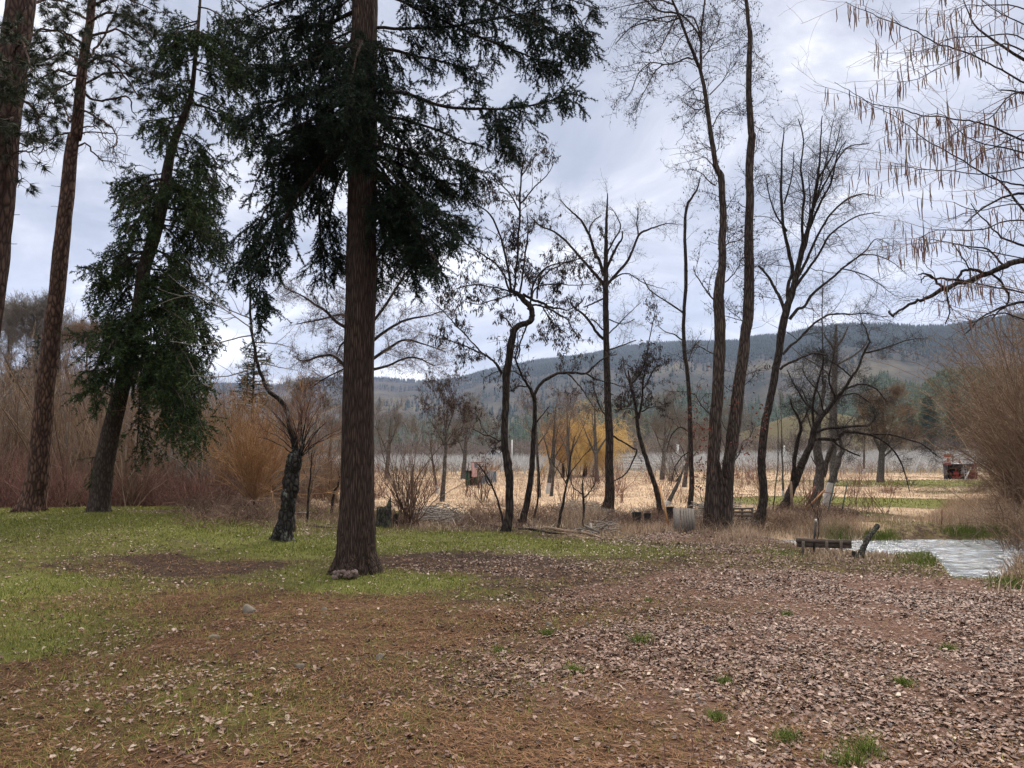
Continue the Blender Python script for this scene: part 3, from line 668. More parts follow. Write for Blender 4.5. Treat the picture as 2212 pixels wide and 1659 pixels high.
# ------------------------------------------------------------------ 2. left pines and leaning fir
YP = 19.0
yp = float(ground(66, 1106)[1])
pl = []
for p in [([(170,200,6),(215,225,5),(270,215,4),(300,250,2)],1),([(165,230,5),(230,265,4),(260,290,3),(245,330,2)],-1),([(180,130,6),(220,90,5),(262,20,3)],.8),([(190,60,6),(240,30,5),(300,45,3),(335,80,2)],-.6),
          ([(160,290,5),(135,300,4),(110,305,3),(85,340,2)],.5),([(170,165,6),(120,145,5),(80,165,3)],-.8),([(172,140,6),(140,120,5),(85,140,3)],.6),([(180,100,6),(140,75,5),(80,70,3)],-.4),([(190,40,6),(150,20,5),(100,10,3)],.9),
          ([(175,200,5),(150,168,4),(105,195,3),(92,235,2)],-.7),([(155,260,5),(140,245,4),(115,228,2)],.7),([(150,330,5),(185,320,4),(225,350,3),(265,352,1)],.3),([(160,200,5),(245,160,4),(320,180,3),(350,170,2)],.9),([(150,300,5),(175,285,3),(245,285,2)],.3),
          ([(178,150,6),(230,120,5),(290,150,4),(330,165,2)],-1),([(160,290,4),(200,275,3),(232,300,2),(240,345,1)],-.6),([(190,20,6),(250,-10,4),(330,20,2)],-.6),([(188,80,6),(250,70,5),(310,100,3)],.7),([(183,115,6),(240,130,5),(300,210,3)],-.4)]: pl.append(p)
def pine(name, label, trunk, Y, limbs, seed, bk, tz):
    rng = np.random.default_rng(seed)
    TP_ = tr(trunk, Y, 0, K=80, jit=.004); t = empty(name, TP_[0][0], label, 'tree'); g = Geo()
    tubes(g, TP_[0][None], TP_[1][None], 18, ru=.09)
    for a in root_flare(TP_[0], TP_[1]*.85, rng, 8, 1.5): tubes(g, a[0][None], a[1][None], 8, ru=.1)
    L = [tr(l, Y, dy*1.5, jit=.03) for l, dy in limbs]
    for l in L: tubes(g, l[0][None], l[1][None], 6, ru=.15)
    g.build('trunk', bk, t, smooth=True)
    Lm = stack(L, 14)
    T = stack([TP_], 20)
    stubs = spawn(T[0], T[1], rng, 4, (.12, .5), (60, 110), (.35, .72), -.05, .25, 5, rf=.03, rmin=.008, fall=0)
    A = spawn(Lm[0], Lm[1], rng, 7.5, (.4, 1.1), (35, 75), (.2, 1), .0, .28, 8, rf=.012, rmin=.008, fall=.4)
    B = spawn(A[0], A[1], rng, 6, (.15, .4), (30, 75), (.3, 1), .05, .25, 5, rf=.015, rmin=.006, fall=.3)
    g = Geo(); tubes(g, A[0], A[1], 4); tubes(g, B[0], B[1], 4); tubes(g, stubs[0], stubs[1], 4); g.build('crown', M['twig'], t)
    # needle tufts on the twig ends above the dead zone
    E = np.concatenate([B[0][:, 2:], ]); k = (E[:, -1, 2] > tz) & (rng.random(len(E)) < .97); E = E[k]
    g = Geo(); needles(g, E, rng, 420, .17, .014, (20, 75)); g.build('foliage', M['pine'], t)
    return t
pine('pine_tree', 'tall scaly barked pine second from the left edge, rising from the lawn edge',
     [(66,1106,60),(73,1070,50),(83,1020,43),(93,920,38),(103,820,35),(117,686,33),(132,553,32),(145,420,29),(158,300,25),(167,283,24),(182,133,20),(193,60,18),(200,0,17),(210,-120,14),(222,-300,10),(228,-420,5)], yp, pl, 21, M['pine_bark'], float(at(0, 262, yp)[2]))
YA = 13.5
pl = [([(60,80,8),(90,60,5),(140,70,4),(170,110,2)],.5),([(60,120,8),(90,150,5),(130,130,4)],-.5),([(40,200,8),(60,230,6),(90,260,3)],-.8),([(20,230,8),(10,180,6),(30,150,3)],-1.2),([(20,330,6),(50,300,4),(85,290,3)],.4),([(15,380,5),(40,350,4),(70,330,3)],-.5),([(30,250,8),(15,280,6),(-10,250,3)],-1.2),
      ([(70,20,8),(110,0,6),(160,20,3)],.8),([(45,130,8),(60,90,6),(70,160,3)],-1.2)]
pine('pine_tree', 'thick pine trunk cut off by the left edge of the photo, the leftmost tree',
     [(-108,1300,78),(-100,1180,72),(-70,960,68),(-45,760,66),(-20,560,66),(-3,400,64),(12,250,62),(30,150,60),(48,0,60),(66,-200,52),(80,-420,38),(86,-560,20)], YA, pl, 22, M['pine_bark2'], -9)

# leaning fir with low skirt
limbs = []
rg = np.random.default_rng(5)
def trunkC(v):  # centre px at row v
    return float(np.interp(v, [0,117,200,240,283,333,417,586,653,753,820,886,986,1100], [430,420,412,400,383,367,353,310,300,283,267,250,227,212]))
for i in range(64):   # dense lower skirt
    v0 = rg.uniform(380, 800); side = 1 if rg.random() < .62 else -1
    reach = (rg.uniform(70, 165) if side > 0 else rg.uniform(60, 135))*(1.0 if v0 > 430 else .8); drop = rg.uniform(40, 200) if side > 0 else rg.uniform(10, 110)
    x0 = trunkC(v0)
    if side < 0 and v0 > 640: reach *= .55
    limbs.append(([(x0, v0, 5), (x0+side*reach*.4, v0+drop*.12, 4), (x0+side*reach*.8, v0+drop*.55, 3), (x0+side*reach, min(v0+drop, 975), 2)], rg.uniform(-2.2, 2.2)))
limbs += [([(300,650,4),(250,680,3),(215,720,3),(185,725,2)], -1.5), ([(290,700,4),(230,760,3),(205,800,3),(180,805,2)], -1.8), ([(262,860,4),(225,850,3),(190,830,2)], -1), ([(330,720,4),(380,820,4),(420,900,3),(430,960,2)], -.5), ([(330,700,4),(360,850,3),(370,960,2)], .5), ([(310,760,4),(300,880,3),(295,980,2)], .8),
          ([(235,960,3),(210,985,2),(195,990,2)], -.3)]
for i in range(34):   # airy upper, long drooping limbs to the right
    v0 = rg.uniform(-40, 400); x0 = trunkC(v0); side = 1 if rg.random() < .72 else -1
    reach = rg.uniform(80, 190) if side > 0 else rg.uniform(35, 95); drop = reach*rg.uniform(.45, .9) if side > 0 else reach*rg.uniform(.1, .6)
    limbs.append(([(x0, v0, 4), (x0+side*reach*.35, v0+drop*.2, 3), (x0+side*reach*.7, v0+drop*.6, 2.5), (x0+side*reach, v0+drop, 1.5)], rg.uniform(-1.8, 1.8)))
yc = float(ground(212, 1106)[1])
t, TPc, n_ = conifer('fir_tree', 'leaning evergreen with a low shaggy green skirt at left behind the lawn',
    [(212,1106,46),(218,1060,42),(227,986,40),(250,886,34),(267,820,31),(283,753,28),(300,653,26),(310,586,27),(335,500,27),(353,417,26),(367,333,19),(383,283,17),(400,240,14),(412,200,11),(420,117,9),(430,0,6),(436,-90,3)],
    yc, limbs, 12, (M['lean_bark'], M['fir2'], M['twig']), dens=(7.5, 10.), l2=(.5, 1.2), l3=(.2, .5), nd=(95, .07, .022), nlimb=0, droop=.34, sides=18, flare=1.2)
print('fir2 needles', n_//3)
# ------------------------------------------------------------------ 3. bare trees of the middle distance (traced limbs, grown twigs)
def gy(px, py): return float(ground(px, py)[1])
DB, MB_, TW = M['dark_bark'], M['maple_bark'], M['twig']
# twin stemmed maple
Y = gy(1550, 1142)
bare_tree('maple_tree', 'tall bare maple with two thick trunks joined at the ground', 'tree',
 [(1538,1146,40),(1536,1120,35),(1538,1026,29),(1541,921,26),(1543,850,25),(1548,768,25),(1547,700,24),(1545,657,24),(1547,620,22),(1553,574,17),(1554,518,16),(1556,450,15),(1554,383,15),(1547,366,13),(1541,333,11),(1527,233,10),(1522,190,9),(1514,150,8),(1496,110,7),(1480,73,6),(1464,30,6),(1450,0,5),(1425,-60,4),(1400,-130,3)],
 [ [(1514,150,7),(1514,110,6),(1512,80,6),(1515,55,5),(1520,10,4),(1526,-40,3)], [(1512,80,5),(1495,55,4),(1475,33,4),(1464,30,3)], [(1513,75,4),(1500,40,4),(1480,32,3)],
   [(1498,127,4),(1480,127,4),(1454,137,3.5),(1430,138,3),(1410,138,3),(1390,148,2.5),(1374,167,2),(1360,200,2),(1347,218,1.5)], [(1430,138,3),(1412,160,2.5),(1396,195,2),(1370,240,1.5)],
   [(1466,33,4),(1440,32,3.5),(1400,44,3),(1360,60,2.5),(1330,95,1.5)], [(1464,30,5),(1425,20,4),(1395,-5,3),(1365,-30,2)], [(1470,36,4),(1440,45,3),(1400,42,2.5),(1340,38,1.5)], [(1462,36,4),(1445,70,3),(1420,110,2),(1390,110,1.5)],[(1455,10,4),(1425,0,3),(1370,10,2),(1320,20,1)],
   [(1526,225,3),(1510,240,3),(1490,232,2),(1473,215,1.5)], [(1524,225,2.5),(1505,215,2),(1490,235,1.5)], [(1533,205,3),(1560,175,2),(1575,140,1.5)], [(1537,275,3),(1560,240,2),(1580,235,1.5)], [(1519,126,3),(1540,90,2),(1560,30,1.5)],
   [(1545,400,4),(1530,390,3),(1510,370,2),(1485,365,1.5)], [(1541,360,3),(1525,345,2),(1505,345,1.5)], [(1548,655,4),(1530,636,3.5),(1515,615,3),(1500,590,2.5),(1497,575,2)], [(1550,770,3),(1520,755,2.5),(1500,740,2)], [(1556,545,4),(1575,525,3),(1600,520,2),(1615,500,1.5)],
   [(1566,610,3),(1590,585,2),(1600,560,1.5)], [(1540,900,3),(1520,880,2.5),(1500,850,2)], [(1562,1020,3),(1590,990,2.5),(1602,960,2)]],
 Y, (MB_, TW), 101, lv=(5, 5.5, 5), tdens=6, ln1=(.5, 1.7), ln2=(.25, .6), ln3=(.08, .22), leaves=(3.2, .06, .028), sides=14, tlow=.38, wig=.30, ru=.12, up=.02, dlimb=1.2,
 extra_trunks=[[(1572,1146,36),(1570,1120,30),(1575,1046,27),(1583,973,27),(1589,935,28),(1598,851,26),(1609,768,23),(1614,710,23),(1618,685,24),(1620,601,22),(1620,533,20),(1622,440,18),(1622,367,17),(1626,300,17),(1624,283,15),(1621,200,13),(1622,117,12),(1624,80,11),(1620,50,9),(1615,0,8),(1612,-80,6),(1608,-180,3)],
  [(1549,700,14),(1560,1000,1),(1560,1010,1)][:0] or [(1545,1140,16),(1552,1100,14),(1556,1040,10),(1553,1000,5)]])
# red rust leaves clinging round the maple trunks
g = Geo(); rg = np.random.default_rng(9); P_ = []
for px, py, n in [(1500,900,70),(1520,940,70),(1515,1000,50),(1512,1040,25),(1503,860,25),(1590,960,25),(1560,1010,20),(1620,970,25),(1600,880,14),(1490,1010,14),(1640,900,30),(1570,870,16),(1650,925,25),(1480,930,12),(1530,820,12)]:
    for i in range(n): 
        c = at(px+rg.normal()*12, py+rg.normal()*16, Y+rg.normal()*.35); P_.append([c, c+[0, 0, -.01]])
P_ = np.array(P_); hang_leaves(g, np.repeat(P_, 1, 0), rg, 110., .075, .04, .6, 1)
o = g.build('leaves', M['redleaf'], bpy.data.objects['maple_tree']); 

# smaller trunk left of the maple
Y = gy(1492, 1104)
bare_tree('slender_tree', 'thin tall bare tree immediately left of the twin trunked maple, its top bent right', 'tree',
 [(1490,1108,14),(1494,1080,12),(1497,1026,11),(1494,921,10),(1493,870,9),(1489,796,9),(1481,754,9),(1479,685,8),(1484,601,8),(1482,518,7),(1484,550,7)][:-1]+[(1484,467,6),(1491,440,6),(1497,430,5),(1508,410,4),(1514,385,2)],
 [[(1481,678,4),(1455,662,4),(1430,645,3),(1405,625,3),(1390,600,2)], [(1482,740,3),(1460,722,3),(1440,715,2),(1420,700,1.5)], [(1488,780,3),(1500,750,2),(1515,735,1)], [(1495,973,3),(1475,985,2.5),(1460,1005,2),(1450,1040,1.5)],[(1493,935,3),(1470,925,3),(1450,945,2),(1440,975,1.5)]],
 Y, (DB, TW), 102, tdens=5, lv=(4.5, 5, 5), ln1=(.5, 1.2), ln2=(.2, .5), ln3=(.08,.2), leaves=(1.5, .06, .025), sides=10, tlow=.3, ru=.12, up=.1)

# small leaning tree with dark leaf clump
Y = gy(1432, 1122)
bare_tree('small_tree', 'small leaning tree holding a dark clump of withered leaves left of the grey pallet', 'tree',
 [(1432,1124,14),(1425,1094,12),(1417,1055,11),(1404,1015,10),(1387,963,9),(1379,921,8),(1377,893,7),(1370,860,6),(1363,832,5),(1358,800,3)],
 [[(1379,905,5),(1386,879,5),(1390,840,4),(1395,800,3),(1402,770,2)], [(1363,832,4),(1350,800,3),(1345,770,2)], [(1390,840,3),(1410,800,3),(1425,790,2)], [(1379,893,3),(1360,880,2),(1335,885,2)], [(1386,889,3),(1410,880,2),(1440,880,1.5)], [(1365,830,3),(1390,790,3),(1410,700,2),(1420,650,1)]],
 Y, (DB, TW), 103, lv=(6, 7, 6), ln1=(.4, .9), ln2=(.15, .4), ln3=(.08,.2), leaves=(26, .085, .024), sides=9, tlow=.7, ru=.1, up=.1)

# spreading elm right
Y = gy(1640, 1128)
bare_tree('elm_tree', 'bare tree with a wide rounded fan crown to the right of the maple', 'tree',
 [(1638,1132,28),(1644,1100,20),(1648,1067,18),(1647,1020,17),(1647,984,17),(1654,921,17),(1660,890,16),(1667,856,16),(1676,801,16),(1684,759,16),(1692,703,17),(1701,662,16),(1712,634,14),(1722,590,13),(1735,533,12),(1745,490,10),(1755,450,8),(1764,400,7),(1770,360,5),(1774,300,3),(1778,250,2)],
 [ [(1701,660,9),(1690,640,8),(1675,620,7),(1667,605,6),(1652,593,5),(1637,588,5)][:0] or [(1696,680,8),(1690,650,8),(1678,630,7),(1662,600,6),(1640,575,4)],
   [(1703,655,9),(1702,620,8),(1711,587,8),(1706,550,8),(1697,500,7),(1694,450,6),(1690,383,5),(1692,320,4),(1696,270,2)], [(1700,500,5),(1680,470,4),(1664,430,3),(1655,380,2)], [(1694,440,4),(1710,390,3),(1716,330,2)],
   [(1735,533,7),(1733,480,6),(1738,420,5),(1730,370,4),(1736,300,3),(1725,260,2)], [(1745,500,6),(1770,440,5),(1795,390,4),(1810,330,3),(1830,300,2)], [(1748,480,6),(1765,430,5),(1790,380,4),(1830,320,3),(1880,310,2)],
   [(1722,600,7),(1745,555,6),(1771,500,5),(1795,460,4),(1830,430,4),(1860,420,3),(1885,422,2)], [(1715,625,7),(1740,590,6),(1768,550,5),(1800,500,4),(1850,470,3),(1900,460,1.5)],
   [(1706,690,8),(1722,670,7),(1737,662,6),(1756,634,6),(1790,605,5),(1830,570,4),(1868,540,3),(1895,513,2),(1925,525,1)], [(1830,570,4),(1870,550,3),(1920,560,2),(1960,590,1)],[(1815,580,3),(1860,590,3),(1900,610,2),(1935,640,1)],
   [(1692,765,6),(1705,750,6),(1720,737,5),(1748,709,5),(1770,690,4),(1790,681,4),(1825,680,3),(1859,678,3),(1890,682,2),(1915,687,1.5)],
   [(1685,798,6),(1700,786,5),(1715,778,5),(1740,768,4),(1762,765,4),(1790,770,2)], [(1727,575,5),(1745,520,4),(1750,450,3),(1748,380,2)], [(1770,380,4),(1800,330,3),(1815,270,2)], [(1760,440,4),(1780,360,3),(1800,260,1.5)]],
 Y, (DB, TW), 104, lv=(4.2, 6, 6), ln1=(.6, 1.7), ln2=(.25, .6), ln3=(.1,.25), leaves=None, sides=12, tlow=.75, ru=.08, up=.02, wig=.2, tmin=.0035, ang=(30, 78))

# crooked locust with hanging pods
Y = gy(1093, 1148)
LC = (24, .11, .026)
bare_tree('crooked_tree', 'crooked dark tree whose trunk bends in an s, crown full of withered hanging leaves', 'tree',
 [(1093,1150,22),(1094,1120,18),(1095,1067,17),(1096,1030,18),(1094,1005,19),(1088,973,16),(1087,921,15),(1086,870,16),(1086,821,17),(1090,785,16),(1094,755,16),(1100,725,15),(1110,713,14),(1126,705,13),(1138,696,13),(1141,680,13),(1138,665,13),(1130,655,12),(1120,645,12),(1109,636,10),(1104,628,8)],
 [ [(1106,632,6),(1092,560,5),(1078,510,4),(1058,470,4),(1040,452,3),(1020,440,2)], [(1104,632,5),(1085,590,4),(1060,565,4),(1030,545,3),(1005,525,3),(980,505,2)], [(1112,640,6),(1116,600,5),(1118,540,5),(1122,455,5),(1124,400,4),(1128,350,3),(1135,320,2)], [(1122,455,4),(1105,425,3),(1085,400,3),(1060,370,2),(1050,350,1.5)], [(1124,440,4),(1150,410,3),(1180,380,2),(1195,350,1)], [(1126,380,3),(1150,345,2),(1175,325,1)],
   [(1120,640,5),(1128,600,4),(1135,540,4),(1139,500,3),(1138,460,2)], [(1130,635,6),(1148,645,6),(1166,652,6),(1180,660,5),(1192,665,5),(1210,668,4),(1226,671,3),(1250,660,3),(1262,640,2)], [(1140,668,6),(1155,660,5),(1172,662,4),(1200,675,4),(1225,690,3),(1245,720,2)], [(1146,655,4),(1148,621,4),(1166,590,4),(1200,575,3),(1262,561,2)], [(1160,645,4),(1166,610,4),(1180,590,3),(1205,575,3),(1240,565,2),(1290,545,1)],
   [(1146,650,4),(1160,620,3),(1200,612,3),(1240,615,2),(1280,610,1.5)], [(1084,806,6),(1075,790,6),(1065,778,5),(1056,771,5),(1040,762,4),(1029,758,4),(1005,748,3),(979,738,3),(950,730,2)], [(1040,762,4),(1020,740,3),(990,710,3),(960,680,2),(930,650,1.5)], [(1110,713,4),(1095,690,3),(1080,690,2)], [(1118,650,3),(1112,620,2),(1095,600,2)], [(1140,700,4),(1125,735,4),(1118,760,4),(1115,775,3)], [(1106,632,4),(1070,620,3),(1030,615,3),(985,625,2)], [(1105,640,3),(1075,650,3),(1030,660,2),(1000,650,1.5)],
   [(1090,945,5),(1080,950,4),(1065,943,3),(1045,938,3),(1024,928,2)], [(1172,662,3),(1195,700,3),(1225,720,2)]],
 Y, (DB, TW), 105, lv=(3.6, 4.5, 5), ln1=(.5, 1.3), ln2=(.2, .5), ln3=(.08,.22), leaves=LC, sides=12, tlow=.9, ru=.1, wig=.2, up=.12)

# second leaning stem with arch
Y = gy(1127, 1136)
bare_tree('leaning_tree', 'slim dark tree leaning right, with one branch arching low over the field', 'tree',
 [(1126,1138,20),(1127,1130,17),(1132,1100,14),(1138,1067,13),(1146,1005,12),(1149,960,11),(1151,921,10),(1154,880,9),(1155,860,9)],
 [ [(1155,862,7),(1160,845,7),(1172,828,7),(1192,815,7),(1210,808,6),(1226,806,6),(1246,805,5),(1266,806,5),(1283,792,4),(1306,771,3),(1330,765,2)], [(1155,862,6),(1142,835,6),(1130,815,5),(1122,800,5),(1112,775,4),(1118,750,3),(1120,720,2)], [(1155,865,4),(1150,840,3),(1125,835,3),(1100,845,2)], [(1225,806,4),(1250,830,3),(1270,860,2),(1290,890,2)], [(1266,806,4),(1290,820,3),(1330,830,2),(1360,840,1)], [(1151,925,3),(1165,905,3),(1185,880,2)], [(1126,812,3),(1100,800,3),(1070,805,2),(1045,815,1)]],
 Y, (DB, TW), 106, lv=(3.6, 5, 5), ln1=(.5, 1.), ln2=(.2, .45), ln3=(.08,.2), leaves=(16, .10, .024), sides=10, tlow=.8, ru=.1)

# straight tree with forked head
Y = gy(1314, 1112)
bare_tree('forked_tree', 'straight bare tree with a candelabra of forked limbs and a bark wound on its trunk', 'tree',
 [(1312,1114,30),(1315,1085,24),(1316,1050,20),(1316,1000,18),(1317,921,17),(1314,870,16),(1312,835,15),(1309,760,14),(1307,688,13),(1306,640,13),(1307,588,11),(1307,538,9),(1309,490,7),(1312,438,4),(1313,415,2)],
 [ [(1303,612,8),(1285,592,7),(1262,568,6),(1240,540,5),(1222,521,5),(1195,500,4),(1166,488,3),(1145,470,2)], [(1304,596,8),(1295,565,7),(1284,545,7),(1278,520,6),(1272,505,6),(1258,480,5),(1240,460,4),(1225,445,3),(1210,430,2)],
   [(1309,620,7),(1330,595,6),(1352,568,6),(1366,540,5),(1379,508,5),(1400,495,4),(1422,488,3),(1445,483,2),(1465,487,1)], [(1379,508,4),(1376,480,3),(1378,450,2)], [(1308,590,6),(1320,560,6),(1333,530,5),(1342,518,4),(1344,500,3)], [(1308,555,5),(1325,520,4),(1340,490,3),(1330,460,2),(1318,445,1)],
   [(1303,732,7),(1290,715,6),(1279,695,6),(1262,675,5),(1246,665,4),(1235,650,3)], [(1302,712,4),(1290,700,3),(1280,690,3)], [(1302,645,4),(1285,655,4),(1262,665,3)], [(1316,720,3),(1335,700,3),(1355,680,2),(1385,655,1)], [(1317,755,3),(1345,745,3),(1375,735,2)], [(1316,905,4),(1300,885,3),(1285,850,3),(1280,830,2)], [(1320,940,5),(1340,950,4),(1370,968,4),(1376,975,4),(1360,1010,3),(1345,1030,3),(1322,1042,2)], [(1316,690,3),(1345,700,2),(1370,690,2)], [(1272,505,4),(1280,480,3),(1300,465,2)],[(1312,610,4),(1350,590,3),(1390,610,2),(1440,625,1)]],
 Y, (DB, TW), 107, lv=(4.6, 6, 5), ln1=(.5, 1.2), ln2=(.2, .5), ln3=(.08,.22), leaves=(.8, .08, .02), sides=12, tlow=.55, ru=.08, wig=.22, up=.02)

# mossy stump with thin curved stem
Y = gy(612, 1168)
bare_tree('curved_tree', 'lichen covered stump trunk topped by one thin curving stem and red sprouts', 'tree',
 [(608,1172,42),(612,1155,37),(619,1110,33),(625,1070,34),(630,1030,33),(636,1000,34),(640,985,32),(641,978,14)],
 [[(643,985,2.6),(621,933,2),(594,899,.7)],[(639,985,2.6),(649,919,2),(661,875,.7)],[(642,985,2.6),(601,958,2),(551,940,.7)],[(645,985,2.6),(615,919,2),(579,875,.7)],[(648,985,2.6),(674,943,2),(705,915,.7)],[(651,985,2.6),(622,940,2),(585,911,.7)],[(648,985,2.6),(651,911,2),(654,863,.7)],[(647,985,2.6),(610,950,2),(565,927,.7)],[(651,985,2.6),(640,946,2),(627,921,.7)],[(652,985,2.6),(649,912,2),(645,864,.7)],[(644,985,2.6),(668,915,2),(697,869,.7)],[(652,985,2.6),(676,940,2),(704,910,.7)],[(640,985,2.6),(660,957,2),(684,938,.7)],[(644,985,2.6),(613,922,2),(576,880,.7)],[(646,985,2.6),(655,933,2),(667,898,.7)],[(647,985,2.6),(638,930,2),(627,894,.7)],[(648,985,2.6),(658,906,2),(670,854,.7)],[(653,985,2.6),(692,947,2),(740,923,.7)],[(651,985,2.6),(662,940,2),(676,910,.7)],[(647,985,2.6),(688,953,2),(739,932,.7)],[(651,985,2.6),(665,940,2),(683,911,.7)],[(639,985,2.6),(644,931,2),(651,896,.7)]],
 Y, (M['stump_bark'], M['thicket_red']), 108, lv=(5, 4, 5), ln1=(.3, .9), ln2=(.15, .4), sides=14, tlow=.98, ru=.2, up=.4, wig=.1,dlimb=.4, trunk_twigs=False,
 extra_trunks=[[(640,984,15),(636,960,13),(630,930,11),(622,905,10),(616,880,10),(605,862,10),(590,850,9),(577,835,8),(566,810,7),(557,785,7),(551,745,6),(545,700,6),(541,660,5),(540,620,4),(548,570,2)]])
Yst = Y
bt = bpy.data.objects['curved_tree']; rg = np.random.default_rng(4)
L = [tr(l, Y, rg.uniform(-.8, .8), jit=.01) for l in [[(548,725,3),(500,735,3),(440,750,2),(370,740,1)],[(557,790,3),(520,800,3),(470,812,2),(410,810,1)],[(545,690,3),(480,660,2),(400,560,1)],[(556,780,3),(600,795,2),(650,800,1)],[(550,740,3),(600,745,2),(640,755,1)],[(543,660,3),(580,640,2),(620,600,1)],[(545,710,3),(430,640,2),(340,660,1.2)]]]
A = stack(L); B = spawn(A[0], A[1], rg, 3, (.3, .9), (30, 60), (.1, 1), .1, .15, 6, rmin=.003)
g = Geo(); tubes(g, A[0], A[1], 4); tubes(g, B[0], B[1], 3); g.build('crown', M['twig_grey'], bt)

# oak behind the fir trunk
Y = gy(800, 1075)
bare_tree('oak_tree', 'bare tree half hidden behind the big fir trunk, with fine drooping twigs', 'tree',
 [(790,1076,26),(790,1000,24),(792,900,22),(795,820,20),(800,750,16),(805,690,12),(812,620,8),(815,560,4)],
 [ [(790,840,9),(770,800,8),(750,795,7),(720,770,6),(690,770,5),(660,780,4),(640,775,2)], [(795,740,9),(765,715,8),(735,700,7),(705,672,6),(680,655,5),(650,635,3),(615,620,2)], [(798,730,8),(775,700,7),(740,680,5),(690,690,4),(640,700,2)], [(792,760,7),(760,735,5),(735,745,4),(725,770,2)], [(800,720,7),(780,660,5),(770,600,4),(750,560,2)],
   [(802,700,7),(840,650,6),(870,600,5),(900,560,3),(920,530,2)], [(800,740,8),(840,710,6),(880,690,5),(930,680,3),(960,670,2)], [(798,780,8),(835,755,6),(870,735,5),(915,745,3),(960,760,2)], [(798,800,7),(840,790,5),(890,770,4),(940,790,2)], [(803,690,6),(800,630,5),(815,580,3),(840,530,2)],[(792,790,5),(760,790,4),(700,820,3),(670,840,2)]],
 Y, (M['twig'] and DB, M['twig_br']), 109, lv=(6, 6.5, 5), ln1=(.8, 2.4), ln2=(.3, .8), ln3=(.1,.3), leaves=(5, .07, .025), sides=10, tlow=.6, wig=.18, up=-.05, tmin=.005)

# old apple like tree at right
Y = gy(1712, 1108)
bare_tree('apple_tree', 'gnarled low apple like tree with arching boughs and a dense tangle of twigs', 'tree',
 [(1690,1112,26),(1698,1087,20),(1708,1060,17),(1717,1037,17),(1727,1010,16),(1737,990,15),(1748,965,14),(1754,948,14),(1758,930,12),(1775,900,10),(1787,884,9),(1805,862,8),(1823,842,7),(1840,815,6),(1854,795,5),(1866,765,5),(1881,740,4)],
 [ [(1712,1045,9),(1716,1010,9),(1718,985,9),(1722,955,8),(1729,926,7),(1722,900,5),(1712,880,4),(1706,862,3)], [(1881,740,4),(1872,710,3),(1862,690,2),(1858,670,1.5)], [(1870,762,4),(1900,755,4),(1930,745,3),(1960,735,2),(1990,730,1.5)],
   [(1754,950,8),(1775,947,8),(1809,948,7),(1818,938,6),(1826,934,6),(1855,935,5),(1887,940,5),(1915,955,4),(1940,985,4),(1956,1020,3),(1965,1060,2)], [(1887,938,4),(1920,938,4),(1960,948,3),(2000,965,3),(2025,985,2)], [(1758,935,7),(1785,928,6),(1809,926,6),(1840,922,5),(1873,920,5),(1885,912,4),(1890,901,3),(1884,890,2)], [(1795,950,5),(1815,965,4),(1835,975,4),(1858,985,3)],
   [(1760,925,6),(1755,880,5),(1765,830,4),(1780,780,3),(1770,750,2)], [(1787,884,5),(1810,860,4),(1850,850,3),(1880,870,2)], [(1775,900,5),(1740,870,4),(1715,830,3),(1700,800,2)], [(1805,862,5),(1790,820,4),(1795,780,3),(1805,740,2)], [(1823,842,5),(1860,830,4),(1895,840,3),(1920,870,2)], [(1840,815,4),(1810,790,3),(1770,770,2),(1740,760,1.5)], [(1730,920,4),(1745,880,3),(1730,840,2)],[(1780,890,4),(1770,850,3),(1740,810,2),(1735,780,1.5)],[(1777,830,3),(1778,760,2.5),(1776,680,2),(1777,610,1.5)]],
 Y, (DB, M['twig']), 110, tmin=.0048, lv=(11, 10, 6), ln1=(.4, 1.), ln2=(.2, .45), ln3=(.08,.2), sides=12, tlow=.5, ru=.14, wig=.32, up=.03, dlimb=1.3, ang=(40, 90))
# whitewashed fork behind it
Y = gy(1768, 1096)
bare_tree('fruit_tree', 'thick old fruit trunk with broken top standing among rusty metal frames', 'tree',
 [(1757,1098,20),(1765,1070,22),(1772,1040,22),(1776,1015,20),(1772,985,18),(1770,951,16),(1772,900,13),(1780,860,10),(1785,820,6)],
 [ [(1778,1030,12),(1786,1000,11),(1792,975,10),(1800,960,8)], [(1774,1018,5),(1760,1000,3),(1752,985,2)],[(1770,950,5),(1750,920,4),(1740,880,3)],[(1775,900,5),(1800,880,4),(1820,850,3)]],
 Y, (M['grey_bark'], M['twig_grey']), 111, lv=(3, 4, 5), ln1=(.4, 1.), ln2=(.2, .5), sides=12, tlow=.6, ru=.16, dlimb=.5)
bare_tree('fruit_tree', 'slanted fruit trunk painted white at its foot, right of the broken topped one', 'tree',
 [(1784,1098,17),(1792,1060,15),(1800,1035,13),(1808,1010,12),(1815,985,11),(1822,968,9),(1815,945,8),(1808,920,7),(1806,890,5)],
 [[(1822,966,6),(1835,955,5),(1842,940,3)],[(1812,935,4),(1830,915,3),(1850,890,2)],[(1808,920,4),(1790,890,3),(1780,870,2)]],
 gy(1786, 1094), (M['grey_bark'], M['twig_grey']), 112, lv=(3, 4, 5), ln1=(.4, 1.), ln2=(.2, .5), sides=12, tlow=.7, ru=.12, dlimb=.4, whitewash=.95)
